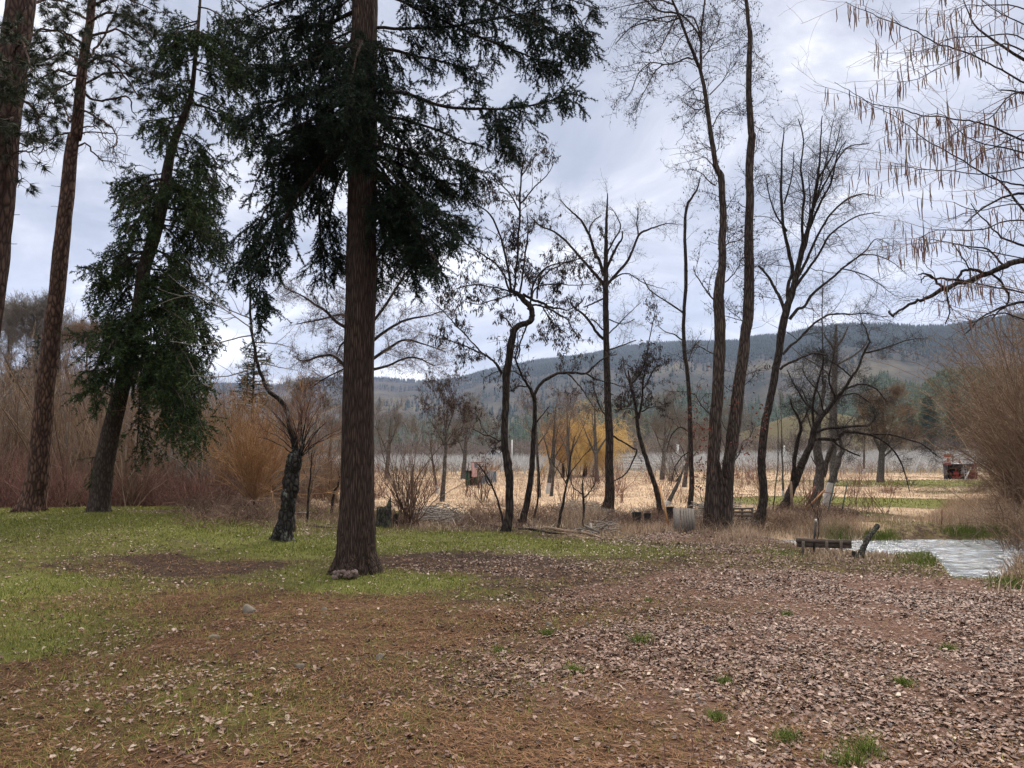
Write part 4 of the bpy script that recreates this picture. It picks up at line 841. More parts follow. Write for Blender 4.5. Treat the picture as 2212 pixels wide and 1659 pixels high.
# dead snag farther back
bare_tree('dead_tree', 'broken pale dead snag rising above the apple tangle, no bark', 'tree',
 [(1800,1040,16),(1800,960,15),(1801,860,14),(1803,800,12),(1804,759,10),(1806,725,8),(1808,700,4)],
 [[(1804,762,7),(1795,742,5),(1785,730,4),(1780,718,3)],[(1805,750,6),(1818,735,5),(1828,715,4),(1833,705,2)],[(1803,790,5),(1840,770,4),(1868,745,3),(1878,715,2)],[(1803,820,4),(1770,790,3),(1735,770,3),(1710,750,2)]],
 float(ground(1800, 1042)[1]), (M['grey_bark'], M['twig_grey']), 113, lv=(.5, 2), ln1=(.3, .9), ln2=(.2, .4), sides=9, tlow=.8, ru=.15, trunk_twigs=False)

# field trees
def ftree(label, base, top, w, limbs, seed, mats=None, wash=None, name='field_tree', dens=(3.2, 4.5, 5), ln=((.8, 2.0), (.4, .9), (.15, .35)), leaves=None, wig=.2, up=.2, tlow=.45, leafmat='dryleaf', tmin=.006, twig=1.):
    Y = gy(*base); bx, by = base; tx, ty = top
    limbs = [[(p[0], p[1], p[2]*(.8 if i == 0 else .55 if i < len(l)-1 else .3)) for i, p in enumerate(l)]+[(l[-1][0]+(l[-1][0]-l[-2][0])*.4, l[-1][1]-14, .5)] for l in limbs]
    trunk = [(bx, by+2, w*1.3), (bx+(tx-bx)*.3, by+(ty-by)*.25, w), (bx+(tx-bx)*.7, by+(ty-by)*.6, w*.8), (tx, ty, w*.3), (tx+(tx-bx)*.3, ty-22, w*.1)]
    return bare_tree(name, label, 'tree', trunk, limbs, Y, mats or (M['grey_bark'], M['twig_br']), seed, twig=twig, lv=dens, ln1=ln[0], ln2=ln[1], ln3=ln[2], leaves=leaves, sides=8, tlow=tlow, wig=wig, up=up, whitewash=wash, tmin=tmin, flare=False, leafmat=leafmat, dlimb=.6)
ftree('small field tree with forked crown of brown twigs right of the bramble fan', (955,1084), (964,905), 9, [[(963,965,5),(945,930,4),(925,900,2)],[(963,960,5),(980,935,4),(1000,920,2)],[(963,950,4),(960,900,3),(945,860,2)],[(963,962,4),(1000,950,3),(1045,962,2)],[(963,940,4),(980,890,3),(985,850,2)]], 201, leaves=(18, .1, .024))
ftree('crooked sapling with white painted foot beside the small forked field tree', (946,1066), (930,960), 6, [[(940,1010,3),(925,985,2),(905,970,1.5)]], 202, wash=.5)
ftree('little bare tree behind the leaning stem, short dark trunk', (1164,1074), (1158,900), 7, [[(1160,960,4),(1145,930,3),(1130,900,2)],[(1160,965,4),(1180,935,3),(1195,905,2)]], 203)
ftree('forked small tree with white painted stem left of the forked tall tree', (1184,1066), (1200,890), 8, [[(1190,1010,5),(1180,960,4),(1165,920,2)],[(1192,1000,5),(1215,960,4),(1235,920,2)],[(1196,980,4),(1205,930,3),(1215,880,2)]], 204, wash=.7)
ftree('low dark stem with upright twigs between two field trees', (1191,1072), (1200,960), 6, [[(1196,1030,4),(1215,990,3)]], 205, dens=(4,5,5))
ftree('bare tree with grey trunk in front of the golden willow at its left edge', (1232,1040), (1225,900), 8, [[(1230,985,6),(1215,950,4),(1195,915,2)],[(1230,980,6),(1250,945,4),(1265,910,2)],[(1228,960,5),(1230,910,3),(1240,870,2)]], 206, mats=(M['grey_bark'], M['twig_br']))
ftree('thick stemmed bare tree in front of the golden willow at its right edge', (1290,1042), (1285,890), 9, [[(1288,985,7),(1270,945,5),(1255,905,2)],[(1288,980,7),(1310,945,5),(1335,910,2)],[(1286,960,6),(1280,910,3)]], 207, mats=(M['grey_bark'], M['twig_br']))
ftree('bare white stemmed sapling between maple and elm', (1692,1072), (1688,880), 4, [[(1690,990,2),(1702,960,1.5)]], 208, wash=.45, dens=(4, 4, 4), ln=((.3, .8), (.2, .4), (.1, .2)))
ftree('olive twiggy field tree at right standing alone before the orchard', (1902,1042), (1908,900), 14, [[(1905,985,8),(1890,950,5),(1870,915,3)],[(1906,980,8),(1925,950,5),(1945,910,3)],[(1906,970,7),(1905,920,5),(1900,870,2)],[(1906,990,6),(1940,960,4),(1965,950,2)],[(1906,975,6),(1925,920,4),(1935,870,2)],[(1905,975,6),(1885,930,4),(1875,880,2)]], 209, mats=(M['grey_bark'], M['thicket']), dens=(5, 6, 5), ln=((.8, 2.), (.4, 1.), (.2, .4)), tmin=.011)
ftree('thin bare sapling left of the right hand field tree with pale foot', (1866,1024), (1868,950), 5, [], 210, wash=.8, tmin=.01)
ftree('slanted bare sapling with a white foot by the yellow board', (1478,1052), (1488,960), 9, [[(1485,1005,5),(1475,970,4),(1460,940,2)],[(1486,1000,5),(1505,975,3),(1515,950,2)]], 211)
ftree('short bent stem with painted white end leaning towards the pallet', (1440,1092), (1475,1010), 9, [[(1460,1040,5),(1480,1010,4),(1495,985,2)],[(1465,1030,4),(1455,1000,3)]], 212, wash=.22)
ftree('bare bushy tree among the brush left of the big fir', (705,1062), (715,930), 8, [[(708,1010,4),(725,980,3),(735,950,2)],[(708,1005,4),(690,970,3)]], 213)
ftree('bare grey tree with tilted trunk under the leaning evergreen', (424,1072), (440,880), 14, [[(432,980,6),(460,950,4),(490,930,2)],[(434,960,6),(420,920,4),(410,880,2)],[(438,930,5),(460,890,3),(480,860,2)]], 214, mats=(DB, M['twig_br']))
ftree('gnarled dark trunked tree seen between the pine trunks at left', (118,1065), (128,780), 18, [[(120,960,8),(100,930,6),(60,900,5),(20,880,4),(-30,860,2)],[(122,900,7),(140,860,5),(165,830,3)],[(124,860,6),(105,810,4),(85,780,2)],[(120,1000,6),(60,985,5),(0,1000,3)],[(127,800,5),(130,750,4),(128,700,2)]], 215, mats=(DB, M['twig_grey']), dens=(2.6, 4, 5), ln=((.8, 1.8), (.3, .8), (.15, .35)), tmin=.008)
for i, (bx, hw, l) in enumerate([(225,880,'tall brown twigged tree rising between the pine and the leaning evergreen'),(12,700,'tall grey twiggy tree at the far left edge behind the brush'),(70,690,'grey twiggy tree right of the far left one behind the brush'),(345,800,'brown twigged tree behind the skirt of the leaning evergreen'),(180,740,'brown crowned tree hugging the right side of the second pine'),(640,850,'pale grey twigged tree behind the lichen stump'),(835,900,'pale twigged tree right of the big fir trunk'),(1000,890,'purple grey twigged tree behind the crooked tree'),(1430,880,'grey tree with many upright twigs behind the small leaning tree'),(1570,900,'grey twigged tree behind the maple trunks'),(760,900,'pale grey small tree hidden behind the fir trunk')]):
    c = hw; bx = bx; by = 1050 if bx < 500 else 1036
    ftree(l, (bx, by), (bx+8, c+20), 9, [[(bx+2, 980, 4), (bx-25, 920-(900-hw)*.3, 3), (bx-45, c+40, 1)], [(bx+3, 970, 4), (bx+30, 910-(900-hw)*.3, 3), (bx+50, c+40, 1)], [(bx+4, 940, 3.5), (bx+15, c+40, 2.5), (bx+20, c-5, 1)], [(bx+4, 950, 3.5), (bx-12, c+60, 2.5), (bx-20, c+5, 1)]], 230+i, mats=(M['grey_bark'], M['twig_grey'] if l.find('grey') >= 0 or l.find('pale') >= 0 else M['thicket']),
          dens=(4, 5, 5), ln=((1., 2.6), (.5, 1.2), (.2, .5)), tmin=.012, name='bare_tree')

# saplings in the brush
def sapling(label, pts, seed, mats=None, **k):
    return bare_tree('sapling', label, 'sapling', pts, k.pop('limbs', []), gy(pts[0][0], pts[0][1]), mats or (DB, TW), seed, lv=(5, 5, 5), ln1=k.pop('ln1', (.3, .8)), ln2=(.15, .35), sides=6, tlow=k.pop('tlow', .25), up=.5, wig=.14, flare=False, dlimb=.2, tmin=.004, **k)
sapling('reddish straight sapling in brush left of the fallen log tip', [(1206,1142,7),(1214,1090,6),(1224,1040,4),(1232,980,3),(1240,940,1.5)], 301, limbs=[[(1222,1040,3),(1250,1000,2),(1285,960,1)],[(1223,1045,3),(1200,1010,2),(1185,985,1)],[(1226,1030,3),(1222,1010,1.5)]])
sapling('short sapling with a candelabra head between the log and forked tree', [(1262,1148,6),(1262,1110,5),(1260,1080,5),(1258,1060,4),(1258,1030,2)], 302, limbs=[[(1262,1075,3),(1278,1055,2),(1290,1035,1)],[(1260,1070,3),(1240,1050,2),(1230,1035,1)]])
sapling('thin sapling bowing left beside the foot of the crooked tree', [(1150,1128,5),(1160,1080,4),(1164,1030,3),(1160,985,2)], 303)
sapling('thin dark whip with side shoots just left of the crooked tree', [(1089,1140,5),(1075,1080,4),(1050,1030,4),(1030,1000,2)], 304, limbs=[[(1060,1050,3),(1048,1030,2),(1046,1000,1.5)]])
sapling('bare whip standing in the field left of the crooked tree', [(1008,1066,3),(1010,1020,2),(1012,1000,1)], 305)
sapling('reddish gnarled little stem between stump and big fir trunk', [(716,1112,7),(722,1070,5),(730,1050,4),(732,1030,2)], 306)
sapling('thin stems beside the planks at the water', [(1760,1190,3),(1768,1140,2),(1765,1100,1)], 307)
sapling('pale twiggy sapling right of the lichen stump', [(662,1128,6),(668,1060,4),(672,980,2)], 308, ln1=(.4, 1.))
sapling('thin bare shoots in front of the elm', [(1668,1120,3),(1672,1060,2.5),(1680,1000,2),(1678,900,1)], 309)
# ------------------------------------------------------------------ 4. ground cover, thickets
def scatter(n, y0, y1, rng, wide=.74, p=1.0):
    """points in the wedge seen ahead, between distances y0..y1"""
    u = rng.random(n); y = (y0**(2*p)+u*(y1**(2*p)-y0**(2*p)))**(1/(2*p)); x = (rng.random(n)*2-1)*wide*y+rng.normal(size=n)*.05
    return x, y
def blades(g, P, rng, h, w, lean=.5, rnd=None, bend=True):
    n = len(P); h = np.broadcast_to(h, (n,))*rng.uniform(.5, 1.2, n); w = np.broadcast_to(w, (n,))
    a = rng.uniform(0, 2*PI, n); b = rng.uniform(0, 2*PI, n); l = rng.uniform(0, lean, n)*h
    s = np.stack([np.cos(a), np.sin(a), 0*a], 1)*w[:, None]*.5; d = np.stack([np.cos(b)*l, np.sin(b)*l, h], 1)
    r = rng.random(n) if rnd is None else rnd
    if bend:
        d1 = d*.5; d1[:, :2] *= .5
        V = np.stack([P-s, P+s, P+d1+s*.7, P+d1-s*.7, P+d], 1).reshape(-1, 3); i = np.arange(n)[:, None]*5
        g.add(V, i+np.array([3, 2, 4]), i+np.array([0, 1, 2, 3]), np.repeat(r, 5))
    else:
        V = np.stack([P-s, P+s, P+d], 1).reshape(-1, 3); g.add(V, np.arange(n*3).reshape(-1, 3), None, np.repeat(r, 3))
TREES = [(float(TP[0][0][0]), float(TP[0][0][1]), .55)]
def ptsz(x, y, dz=0.): return np.stack([x, y, ground_h(x, y)+dz], 1)

rng = np.random.default_rng(50)
# fallen broad leaves
x, y = scatter(590000, 2.7, 20.0, rng, .92, .72)
c = cover(x, y); c[:, 1] *= 1-.3*np.clip(c[:, 2]-c[:, 1]*.6, 0, 1); cl_ = .13+2.1*vn(x*.8, y*.8, 61)*vn(x*3.1, y*3.1, 62)
keep = rng.random(len(x)) < np.clip(c[:, 1]*cl_, 0, 1)**1.15*1.0
keep |= (c[:, 0] > .6) & (rng.random(len(x)) < .02)
keep &= ~((ground_h(x, y) < -.46))
x, y = x[keep], y[keep]; n = len(x); print('litter', n)
P_ = ptsz(x, y)
out_ = np.array([[0, 0, 0], [.22, .30, .0], [.55, .36, .0], [.82, .16, 0], [1.05, 0, 0], [.80, -.18, 0], [.5, -.38, 0], [.2, -.28, 0], [.5, 0, 0]])
sz = (.013+.040*rng.random(n)**1.9)*(1+.012*y); a = rng.uniform(0, 2*PI, n); curl = rng.normal(size=n)*.32; cup = rng.uniform(-.15, .5, n)
L = np.broadcast_to(out_, (n, 9, 3)).copy(); L[:, :, 1] *= rng.uniform(.6, 1.1, n)[:, None]
L[:, :, 2] = cup[:, None]*np.abs(L[:, :, 1])*1.1 + curl[:, None]*(L[:, :, 0]-.5)**2*1.3 + rng.normal(size=(n, 9))*.05; L[:, :8, :2] += rng.normal(size=(n, 8, 2))*.055
L *= sz[:, None, None]
# tilt
tx = rng.normal(size=n)*.17; ty = rng.normal(size=n)*.17
L[:, :, 2] += L[:, :, 0]*tx[:, None]+L[:, :, 1]*ty[:, None]
L[:, :, 2] -= L[:, :, 2].min(1, keepdims=True)
ca, sa = np.cos(a)[:, None], np.sin(a)[:, None]
X = L[:, :, 0]*ca-L[:, :, 1]*sa; Yy = L[:, :, 0]*sa+L[:, :, 1]*ca
V = np.stack([X, Yy, L[:, :, 2]], 2)+P_[:, None]+np.array([0, 0, .002])+rng.uniform(0, .016, n)[:, None, None]*np.array([0, 0, 1])*c[keep][:, 1][:, None, None]
i = np.arange(n)[:, None, None]*9; f = np.array([[k, (k+1) % 8, 8] for k in range(8)])
rv = np.clip(rng.normal(.40, .20, n)+(rng.random(n) < .05)*.45, 0, 1)
rv = np.where((c[keep][:, 0] > .5) & (rng.random(n) < .7), rng.uniform(.7, 1, n), rv)
g = Geo(); g.add(V.reshape(-1, 3), (i+f[None]).reshape(-1, 3), None, np.repeat(rv, 9))
tag(g.build('fallen_leaves', M['litter']), kind='stuff')

# fallen pine needles
x, y = scatter(190000, 2.7, 12.5, rng, .92, .75); c = cover(x, y)
keep = rng.random(len(x)) < np.clip(c[:, 2], 0, 1)*(.25+1.2*vn(x*1.7, y*1.7, 63)); x, y = x[keep], y[keep]; n = len(x)
P_ = ptsz(x, y, .004); P_[:, 2] += rng.random(n)*.016
a = rng.normal(size=n)*.8+1.2*vn(x*.6, y*.6, 66)*4; l = rng.uniform(.05, .14, n); d = np.stack([np.cos(a), np.sin(a), rng.normal(size=n)*.12], 1)*l[:, None]; s = np.stack([-np.sin(a), np.cos(a), 0*a], 1)*.0034*(1+y*.06)[:, None]
bend_ = np.stack([-np.sin(a), np.cos(a), 0*a], 1)*(rng.normal(size=n)*.012)[:, None]
V = np.stack([P_-s*.5-d*.5, P_+s*.5-d*.5, P_+s*.5+bend_, P_-s*.5+bend_, P_+d*.5], 1).reshape(-1, 3); i = np.arange(n)[:, None]*5
g = Geo(); g.add(V, i+np.array([3, 2, 4]), i+np.array([0, 1, 2, 3]), np.repeat(rng.random(n), 5))
tag(g.build('fallen_needles', M['pineneedle']), kind='stuff')

# short lawn grass
x, y = scatter(520000, 2.7, 24.0, rng, .92, .72); c = cover(x, y)
nn = .45+.9*vn(x*2.3, y*2.3, 64)*(.5+vn(x*9, y*9, 65))
keep = rng.random(len(x)) < np.clip((c[:, 0]-.10)*1.35*nn, 0, 1)*np.where(c[:, 4] > .6, .3, 1); keep &= ground_h(x, y) > -.42
sm = fbm(x*2.2, y*4.5, 33, 4); keep &= ~((c[:, 4] > .15) & (sm < .30+.28*c[:, 4])); x, y = x[keep], y[keep]; print('grass', len(x))
g = Geo(); blades(g, ptsz(x, y, -.004), rng, .035+.03*vn(x*1.3, y*1.3, 67), .0035+.0005*y, 1.1, bend=False, rnd=np.clip(rng.normal(.45, .2, len(x))+(.5-c[keep][:, 0])*.5, 0, 1))
tag(g.build('grass', M['green']), kind='stuff')
# green field grass far
x, y = scatter(90000, 22, 95, rng, .8, .6); c = cover(x, y); keep = rng.random(len(x)) < np.clip((c[:, 0]-.25)*1.3, 0, 1); x, y = x[keep], y[keep]
g = Geo(); blades(g, ptsz(x, y, -.01), rng, .09, .008+.0012*y, 1.2, bend=False)
tag(g.build('meadow_grass', M['green']), kind='stuff')
# straw
x, y = scatter(260000, 18, 98, rng, .8, .62); c = cover(x, y)
cl_ = vn(x*.55, y*.4, 71)*.6+vn(x*1.9, y*1.3, 72)*.4
keep = rng.random(len(x)) < np.clip(c[:, 3]*1.2-.15, 0, 1)*np.clip(.35+1.5*(cl_-.3), 0.1, 1); keep &= (ground_h(x, y) > -.8) & ~((x < -2) & (y < 27))
x, y = x[keep], y[keep]; cl_ = cl_[keep]; print('straw', len(x))
g = Geo(); blades(g, ptsz(x, y, -.02), rng, np.clip(.06+.35*(cl_-.35), .04, .22), .008+.0011*y, 1.3, bend=False, rnd=np.clip(rng.normal(.5, .22, len(x))+(cl_-.5)*.8, 0, 1))
tag(g.build('dry_field_grass', M['straw']), kind='stuff')

def clumps(px0, px1, py0, py1, n, rng):
    """n ground points inside a strip of the place given by its corner sight lines"""
    out = []
    A_, B_, C_, D_ = ground(px0, py1), ground(px1, py1), ground(px0, py0), ground(px1, py0)
    u = rng.random((n, 1)); v = rng.random((n, 1))
    q = (A_*(1-u)+B_*u)*(1-v)+(C_*(1-u)+D_*u)*v
    return q[:, 0], q[:, 1]
# tall dry grass on the banks
g = Geo()
for px0, px1, py0, py1, n, h in [(1560,1720,1118,1150,2600,.34),(1700,1840,1120,1160,2600,.30),(1740,1870,1140,1168,1600,.26),(2050,2200,1090,1138,6500,.42),(2020,2110,1120,1150,1600,.35),(2110,2230,1100,1150,4200,.5),(2010,2060,1110,1140,500,.2),(1215,1300,1100,1140,2200,.42),(1290,1380,1136,1158,1500,.2),(1380,1540,1136,1152,1300,.2),(860,1290,1120,1146,2600,.16),(1230,1300,1120,1150,800,.4),(1560,1750,1150,1180,3000,.16),(1750,1990,1190,1215,2600,.14),(2190,2300,1180,1300,1500,.3),(600,800,1110,1150,900,.2),(2080,2200,1060,1100,1200,.22),(1820,2000,1120,1150,900,.2)]:
    x, y = clumps(px0, px1, py0, py1, n//14+1, rng); 
    x = np.repeat(x, 14)+rng.normal(size=len(x)*14)*.16; y = np.repeat(y, 14)+rng.normal(size=len(y)*14)*.16
    k = ground_h(x, y) > -.52; x, y = x[k], y[k]
    blades(g, ptsz(x, y, -.02), rng, h, .011, 1.0)
tag(g.build('tall_dry_grass', M['reed']), kind='stuff')
g = Geo()
for px0, px1, py0, py1, n, h in [(1930,1990,1165,1172,0,.1),(1780,1840,1150,1163,1500,.2),(2070,2190,1143,1160,3600,.17),(2050,2110,1145,1160,1200,.15),(1870,1935,1158,1166,1500,.16),(1960,2015,1203,1222,1300,.13),(2135,2205,1213,1235,1600,.13),(2190,2212,1150,1165,500,.2),(2170,2212,1255,1275,900,.1),(1640,1760,1190,1200,600,.07)]:
    if not n: continue
    x, y = clumps(px0, px1, py0, py1, n//12+1, rng); x = np.repeat(x, 12)+rng.normal(size=len(x)*12)*.13; y = np.repeat(y, 12)+rng.normal(size=len(y)*12)*.13
    blades(g, ptsz(x, y, -.02), rng, h, .010, .8)
tag(g.build('creek_side_grass', M['lush']), kind='stuff')

# stems fanning from the ground
def fan(x, y, rng, nst, h, spread=.5, K=8, wig=.12, r0=.012, arch=0., h_s=.35):
    n = len(x); idx = np.repeat(np.arange(n), nst); m = len(idx)
    b = np.stack([x[idx]+rng.normal(size=m)*.12, y[idx]+rng.normal(size=m)*.12], 1)
    z = ground_h(b[:, 0], b[:, 1])-.05; P = np.empty((m, K, 3)); P[:, 0] = np.c_[b, z]
    d = np.c_[rng.normal(size=(m, 2))*spread, np.ones(m)]; d = nrm(d)
    H = np.broadcast_to(h, (n,))[idx]*rng.uniform(1-h_s*1.6, 1+h_s*.4, m)
    for k in range(1, K):
        d = nrm(d+rng.normal(size=(m, 3))*wig+np.array([0, 0, -arch*k/K])); P[:, k] = P[:, k-1]+d*(H/(K-1))[:, None]
    R = (r0*(.5+H/np.mean(H)*.5))[:, None]*np.linspace(1, .25, K)[None]
    return P, R, idx
def fanmass(g, x, y, rng, nst, h, tw=(2.5, 3.), ln=((.4, 1.1), (.2, .5)), up=.2, rmin=.006, **k):
    P, R, idx = fan(x, y, rng, nst, h, **k)
    tint = np.clip(rng.random(len(x))[idx]*.7+rng.random(len(idx))*.3, 0, 1)
    tubes(g, P, R, 3, tint)
    if tw[0]:
        A = spawn(P, R, rng, tw[0], ln[0], (20, 55), (.15, 1), up, .16, 6, rmin=rmin, fall=.4); tubes(g, A[0], A[1], 3, rng.random(len(A[0])))
        if tw[1]: B = spawn(A[0], A[1], rng, tw[1], ln[1], (20, 55), (.15, 1), up, .16, 4, rmin=rmin*.8, fall=.3); tubes(g, B[0], B[1], 3, rng.random(len(B[0])))
def px2w(px, Y): return (px-CX)/F*Y*1.0
# left thicket: one mass nobody could count
g = Geo()
n = 96; Y_ = rng.uniform(25, 44, n); x = px2w(rng.uniform(-260, 560, n), Y_)
hh = np.interp(x/Y_*F+CX, [-200, 60, 200, 300, 420, 560], [6.4, 5.6, 5.9, 5.6, 4.4, 3.2])*rng.uniform(.7, 1.1, n)*(.75+Y_/100)
fanmass(g, x, Y_, rng, 26, hh, (1.5, 2.2), ((.6, 1.6), (.3, .8)), spread=.28, r0=.022, rmin=.010, wig=.10)
n = 34; Y_ = rng.uniform(27, 44, n); x = px2w(rng.uniform(560, 740, n), Y_); fanmass(g, x, Y_, rng, 18, rng.uniform(1.6, 2.8, n), (1.5, 2.2), ((.4, 1.), (.3, .6)), spread=.3, r0=.016, rmin=.009, wig=.10)
tag(g.build('thicket', M['thicket']), kind='stuff')
g = Geo(); n = 46; Y_ = rng.uniform(26, 46, n); x = px2w(rng.uniform(-260, 700, n), Y_); hh = np.interp(x/Y_*F+CX, [-200, 60, 200, 300, 420, 560, 700], [6.6, 6.0, 6.2, 5.6, 4.6, 3.8, 2.6])*rng.uniform(.6, 1.1, n)
fanmass(g, x, Y_, rng, 9, hh, (2.4, 3.0), ((.6, 1.8), (.3, .9)), spread=.3, r0=.03, rmin=.010, wig=.16, up=.05)
tag(g.build('grey_thicket', M['twig_grey']), kind='stuff')
g = Geo()
for px0, px1, ya, yb, n, h in [(-200, 330, 23, 30, 40, 1.9), (330, 560, 23.5, 29, 22, 1.7), (640, 820, 34, 46, 22, 2.), (1520, 1620, 60, 80, 6, 1.5)]:
    Y_ = rng.uniform(ya, yb, n); x = px2w(rng.uniform(px0, px1, n), Y_); fanmass(g, x, Y_, rng, 24, h*rng.uniform(.7, 1.2, n), (2, 2.2), ((.3, .8), (.2, .4)), spread=.4, r0=.012, rmin=.007)
tag(g.build('dogwood_thicket', M['thicket_red']), kind='stuff')
# right thicket beyond and beside the creek
g = Geo()
n = 72; Y_ = rng.uniform(21, 48, n); x = px2w(rng.uniform(2195, 2500, n), Y_)
hh = np.interp(x/Y_*F+CX, [2120, 2170, 2230, 2400], [4.4, 5.6, 7.6, 9.])*rng.uniform(.7, 1.1, n)*(.6+Y_/60)
fanmass(g, x, Y_, rng, 24, hh, (1.8, 2.4), ((.6, 1.5), (.3, .8)), up=-.1, spread=.27, r0=.02, rmin=.009, arch=.15)
n = 14; Y_ = rng.uniform(17, 21, n); x = px2w(rng.uniform(2170, 2400, n), Y_); fanmass(g, x, Y_, rng, 22, 2.2*rng.uniform(.7, 1.2, n), (2, 2.2), ((.4, 1.), (.2, .5)), up=-.1, spread=.5, r0=.012, rmin=.006, arch=.4)
n = 8; Y_ = rng.uniform(10.5, 13, n); x = px2w(rng.uniform(2215, 2330, n), Y_); fanmass(g, x, Y_, rng, 16, .7*rng.uniform(.7, 1.2, n), (2, 2.2), ((.2, .4), (.1, .2)), spread=.5, r0=.006, rmin=.004, arch=.4)
tag(g.build('streamside_thicket', M['thicket']), kind='stuff')
# low brambles along the lawn edge
g = Geo()
for px0, px1, py0, py1, n, h in [(390,590,1085,1140,70,.9),(600,740,1095,1140,34,.6),(790,1110,1108,1140,80,.5),(1130,1290,1095,1136,70,.5),(1290,1540,1112,1146,120,.55),(1640,1780,1112,1146,60,.6),(1700,1850,1105,1130,30,.7),(-60,400,1072,1096,70,1.1),(1000,1130,1090,1138,60,.4),(2150,2260,1040,1150,60,1.2),(2080,2160,1040,1070,20,.9),(1560,1640,1125,1150,20,.4)]:
    x, y = clumps(px0, px1, py0, py1, n, rng); k = ground_h(x, y) > -.45; x, y = x[k], y[k]
    fanmass(g, x, y, rng, 22, h*rng.uniform(.7, 1.2, len(x))*1.3, (3.5, 2.5), ((.15, .45), (.1, .2)), spread=.75, r0=.006, rmin=.004, arch=.9, wig=.2)
tag(g.build('brambles', M['bramble']), kind='stuff')

# thin weeds and seedlings dotted through the dry field
g = Geo(); n = 110; Y_ = rng.uniform(24, 74, n); x = px2w(rng.uniform(620, 1960, n), Y_); fanmass(g, x, Y_, rng, 4, rng.uniform(.5, 1.7, n), (3.5, 2.5), ((.2, .6), (.1, .3)), spread=.3, r0=.007, rmin=.005)
n = 46; Y_ = rng.uniform(24, 60, n); x = px2w(rng.uniform(620, 1900, n), Y_); fanmass(g, x, Y_, rng, 12, rng.uniform(.8, 2.2, n), (2.5, 2.5), ((.2, .7), (.1, .4)), spread=.3, r0=.010, rmin=.006)
tag(g.build('field_weeds', M['thicket_red']), kind='stuff')
# ---- single bushes
def bush(name, label, px, py, h, nst, mat, seed, spread=.4, tw=(2.5, 3), ln=((.4, 1.1), (.2, .5)), up=.2, r0=.014, rmin=.006, arch=0., wig=.12, catg='shrub', Y=None, trunkw=0, wide=.1, leaves=None, th=.0):
    rg = np.random.default_rng(seed); b = ground(px, py) if Y is None else np.array([px2w(px, Y), Y, gz(px2w(px, Y), Y)])
    t = empty(name, b, label, catg); K = 10
    P, R, idx = fan(np.array([b[0]]), np.array([b[1]]), rg, nst, h-th, spread=spread, K=K, wig=wig, r0=r0, arch=arch)
    if th:
        P += np.array([0, 0, th]); g = Geo(); tp, trr = smooth_path([b-[0, 0, .1], b+[th*.08, 0, th*.5], b+[0, 0, th*1.15]], [trunkw, trunkw*.8, trunkw*.6], 10); tubes(g, tp[None], trr[None], 9, ru=.15); g.build('trunk', M['dark_bark'], t, smooth=True)
        P[:, 0] = P[:, 0]*.15+np.array(b+[0, 0, th])*.85; P[:, 1] = P[:, 1]*.7+P[:, 0]*.3
    g = Geo(); tubes(g, P, R, 4); g.build('stem', mat, t)
    A = spawn(P, R, rg, tw[0], ln[0], (15, 50), (.2, 1), up, .14, 7, rmin=rmin, fall=.4); B = spawn(A[0], A[1], rg, tw[1], ln[1], (15, 50), (.1, 1), up, .14, 5, rmin=rmin*.8, fall=.3)
    g = Geo(); tubes(g, A[0], A[1], 3); tubes(g, B[0], B[1], 3); g.build('crown', mat, t)
    if leaves: g = Geo(); hang_leaves(g, B[0], rg, *leaves); g.build('leaves', M['dryleaf'], t)
    return t
bush('shrub', 'wide fan of bare reddish stems beside the broken stump', 888, 1134, 2.1, 46, M['bramble'], 401, spread=.42, tw=(1.8, 2.5), r0=.012, rmin=.005)
bush('shrub', 'tall loose shrub with dark withered leaves behind the stem fan', 884, 1122, 3.6, 9, M['twig_br'], 402, spread=.2, tw=(2.5, 3), r0=.016, leaves=(5, .09, .022), up=.15)
bush('willow_shrub', 'orange twigged willow glowing left of the lichen stump', 547, 1108, 3.7, 120, M['orange'], 403, spread=.40, tw=(4, 4.5), ln=((.4, 1.1), (.2, .6)), up=.12, r0=.009, rmin=.005, wig=.17, th=.35, trunkw=.04)
bush('willow_shrub', 'wide orange brown willow mass behind the glowing one', 505, 1086, 4.6, 120, M['orange'], 404, spread=.42, tw=(3.4, 4), ln=((.5, 1.4), (.3, .8)), up=.12, r0=.011, rmin=.007, wig=.15)
bush('willow_tree', 'round golden yellow willow far across the dry field', 1262, 1030, 8.8, 110, M['gold'], 405, spread=.46, wig=.24, tw=(2.6, 3.4), ln=((1., 2.8), (.8, 2.2)), up=-.45, r0=.03, rmin=.017, arch=.12, catg='tree', th=2., trunkw=.25)
bush('willow_tree', 'smaller orange brown willow left of the golden one', 1215, 1032, 7.0, 80, M['orange'], 406, spread=.42, tw=(1.5, 2.4), ln=((.8, 2.), (.6, 1.2)), up=.1, r0=.025, rmin=.015, catg='tree', th=1.5, trunkw=.2)
bush('shrub', 'small bare orange bush behind the green shelter', 1060, 1040, 1.7, 40, M['orange'], 407, spread=.45, tw=(2, 2.5), ln=((.6, 1.2), (.3, .7)), r0=.012, rmin=.011)
bush('shrub', 'low brown bush below the right hand field tree', 1925, 1066, 1.0, 40, M['thicket_red'], 408, spread=.9, tw=(3, 2.5), r0=.01, rmin=.008, arch=.4)
bush('shrub', 'small bare bush in front of the green shelter', 1045, 1086, 2.0, 16, M['twig'], 409, spread=.25, tw=(2, 2.5), r0=.012, rmin=.006)
bush('shrub', 'grey purple upright shrub left of the maple', 1450, 1040, 4.6, 40, M['twig_grey'], 410, spread=.35, tw=(1.6, 2.2), ln=((.6, 1.4), (.4, .8)), r0=.018, rmin=.012)
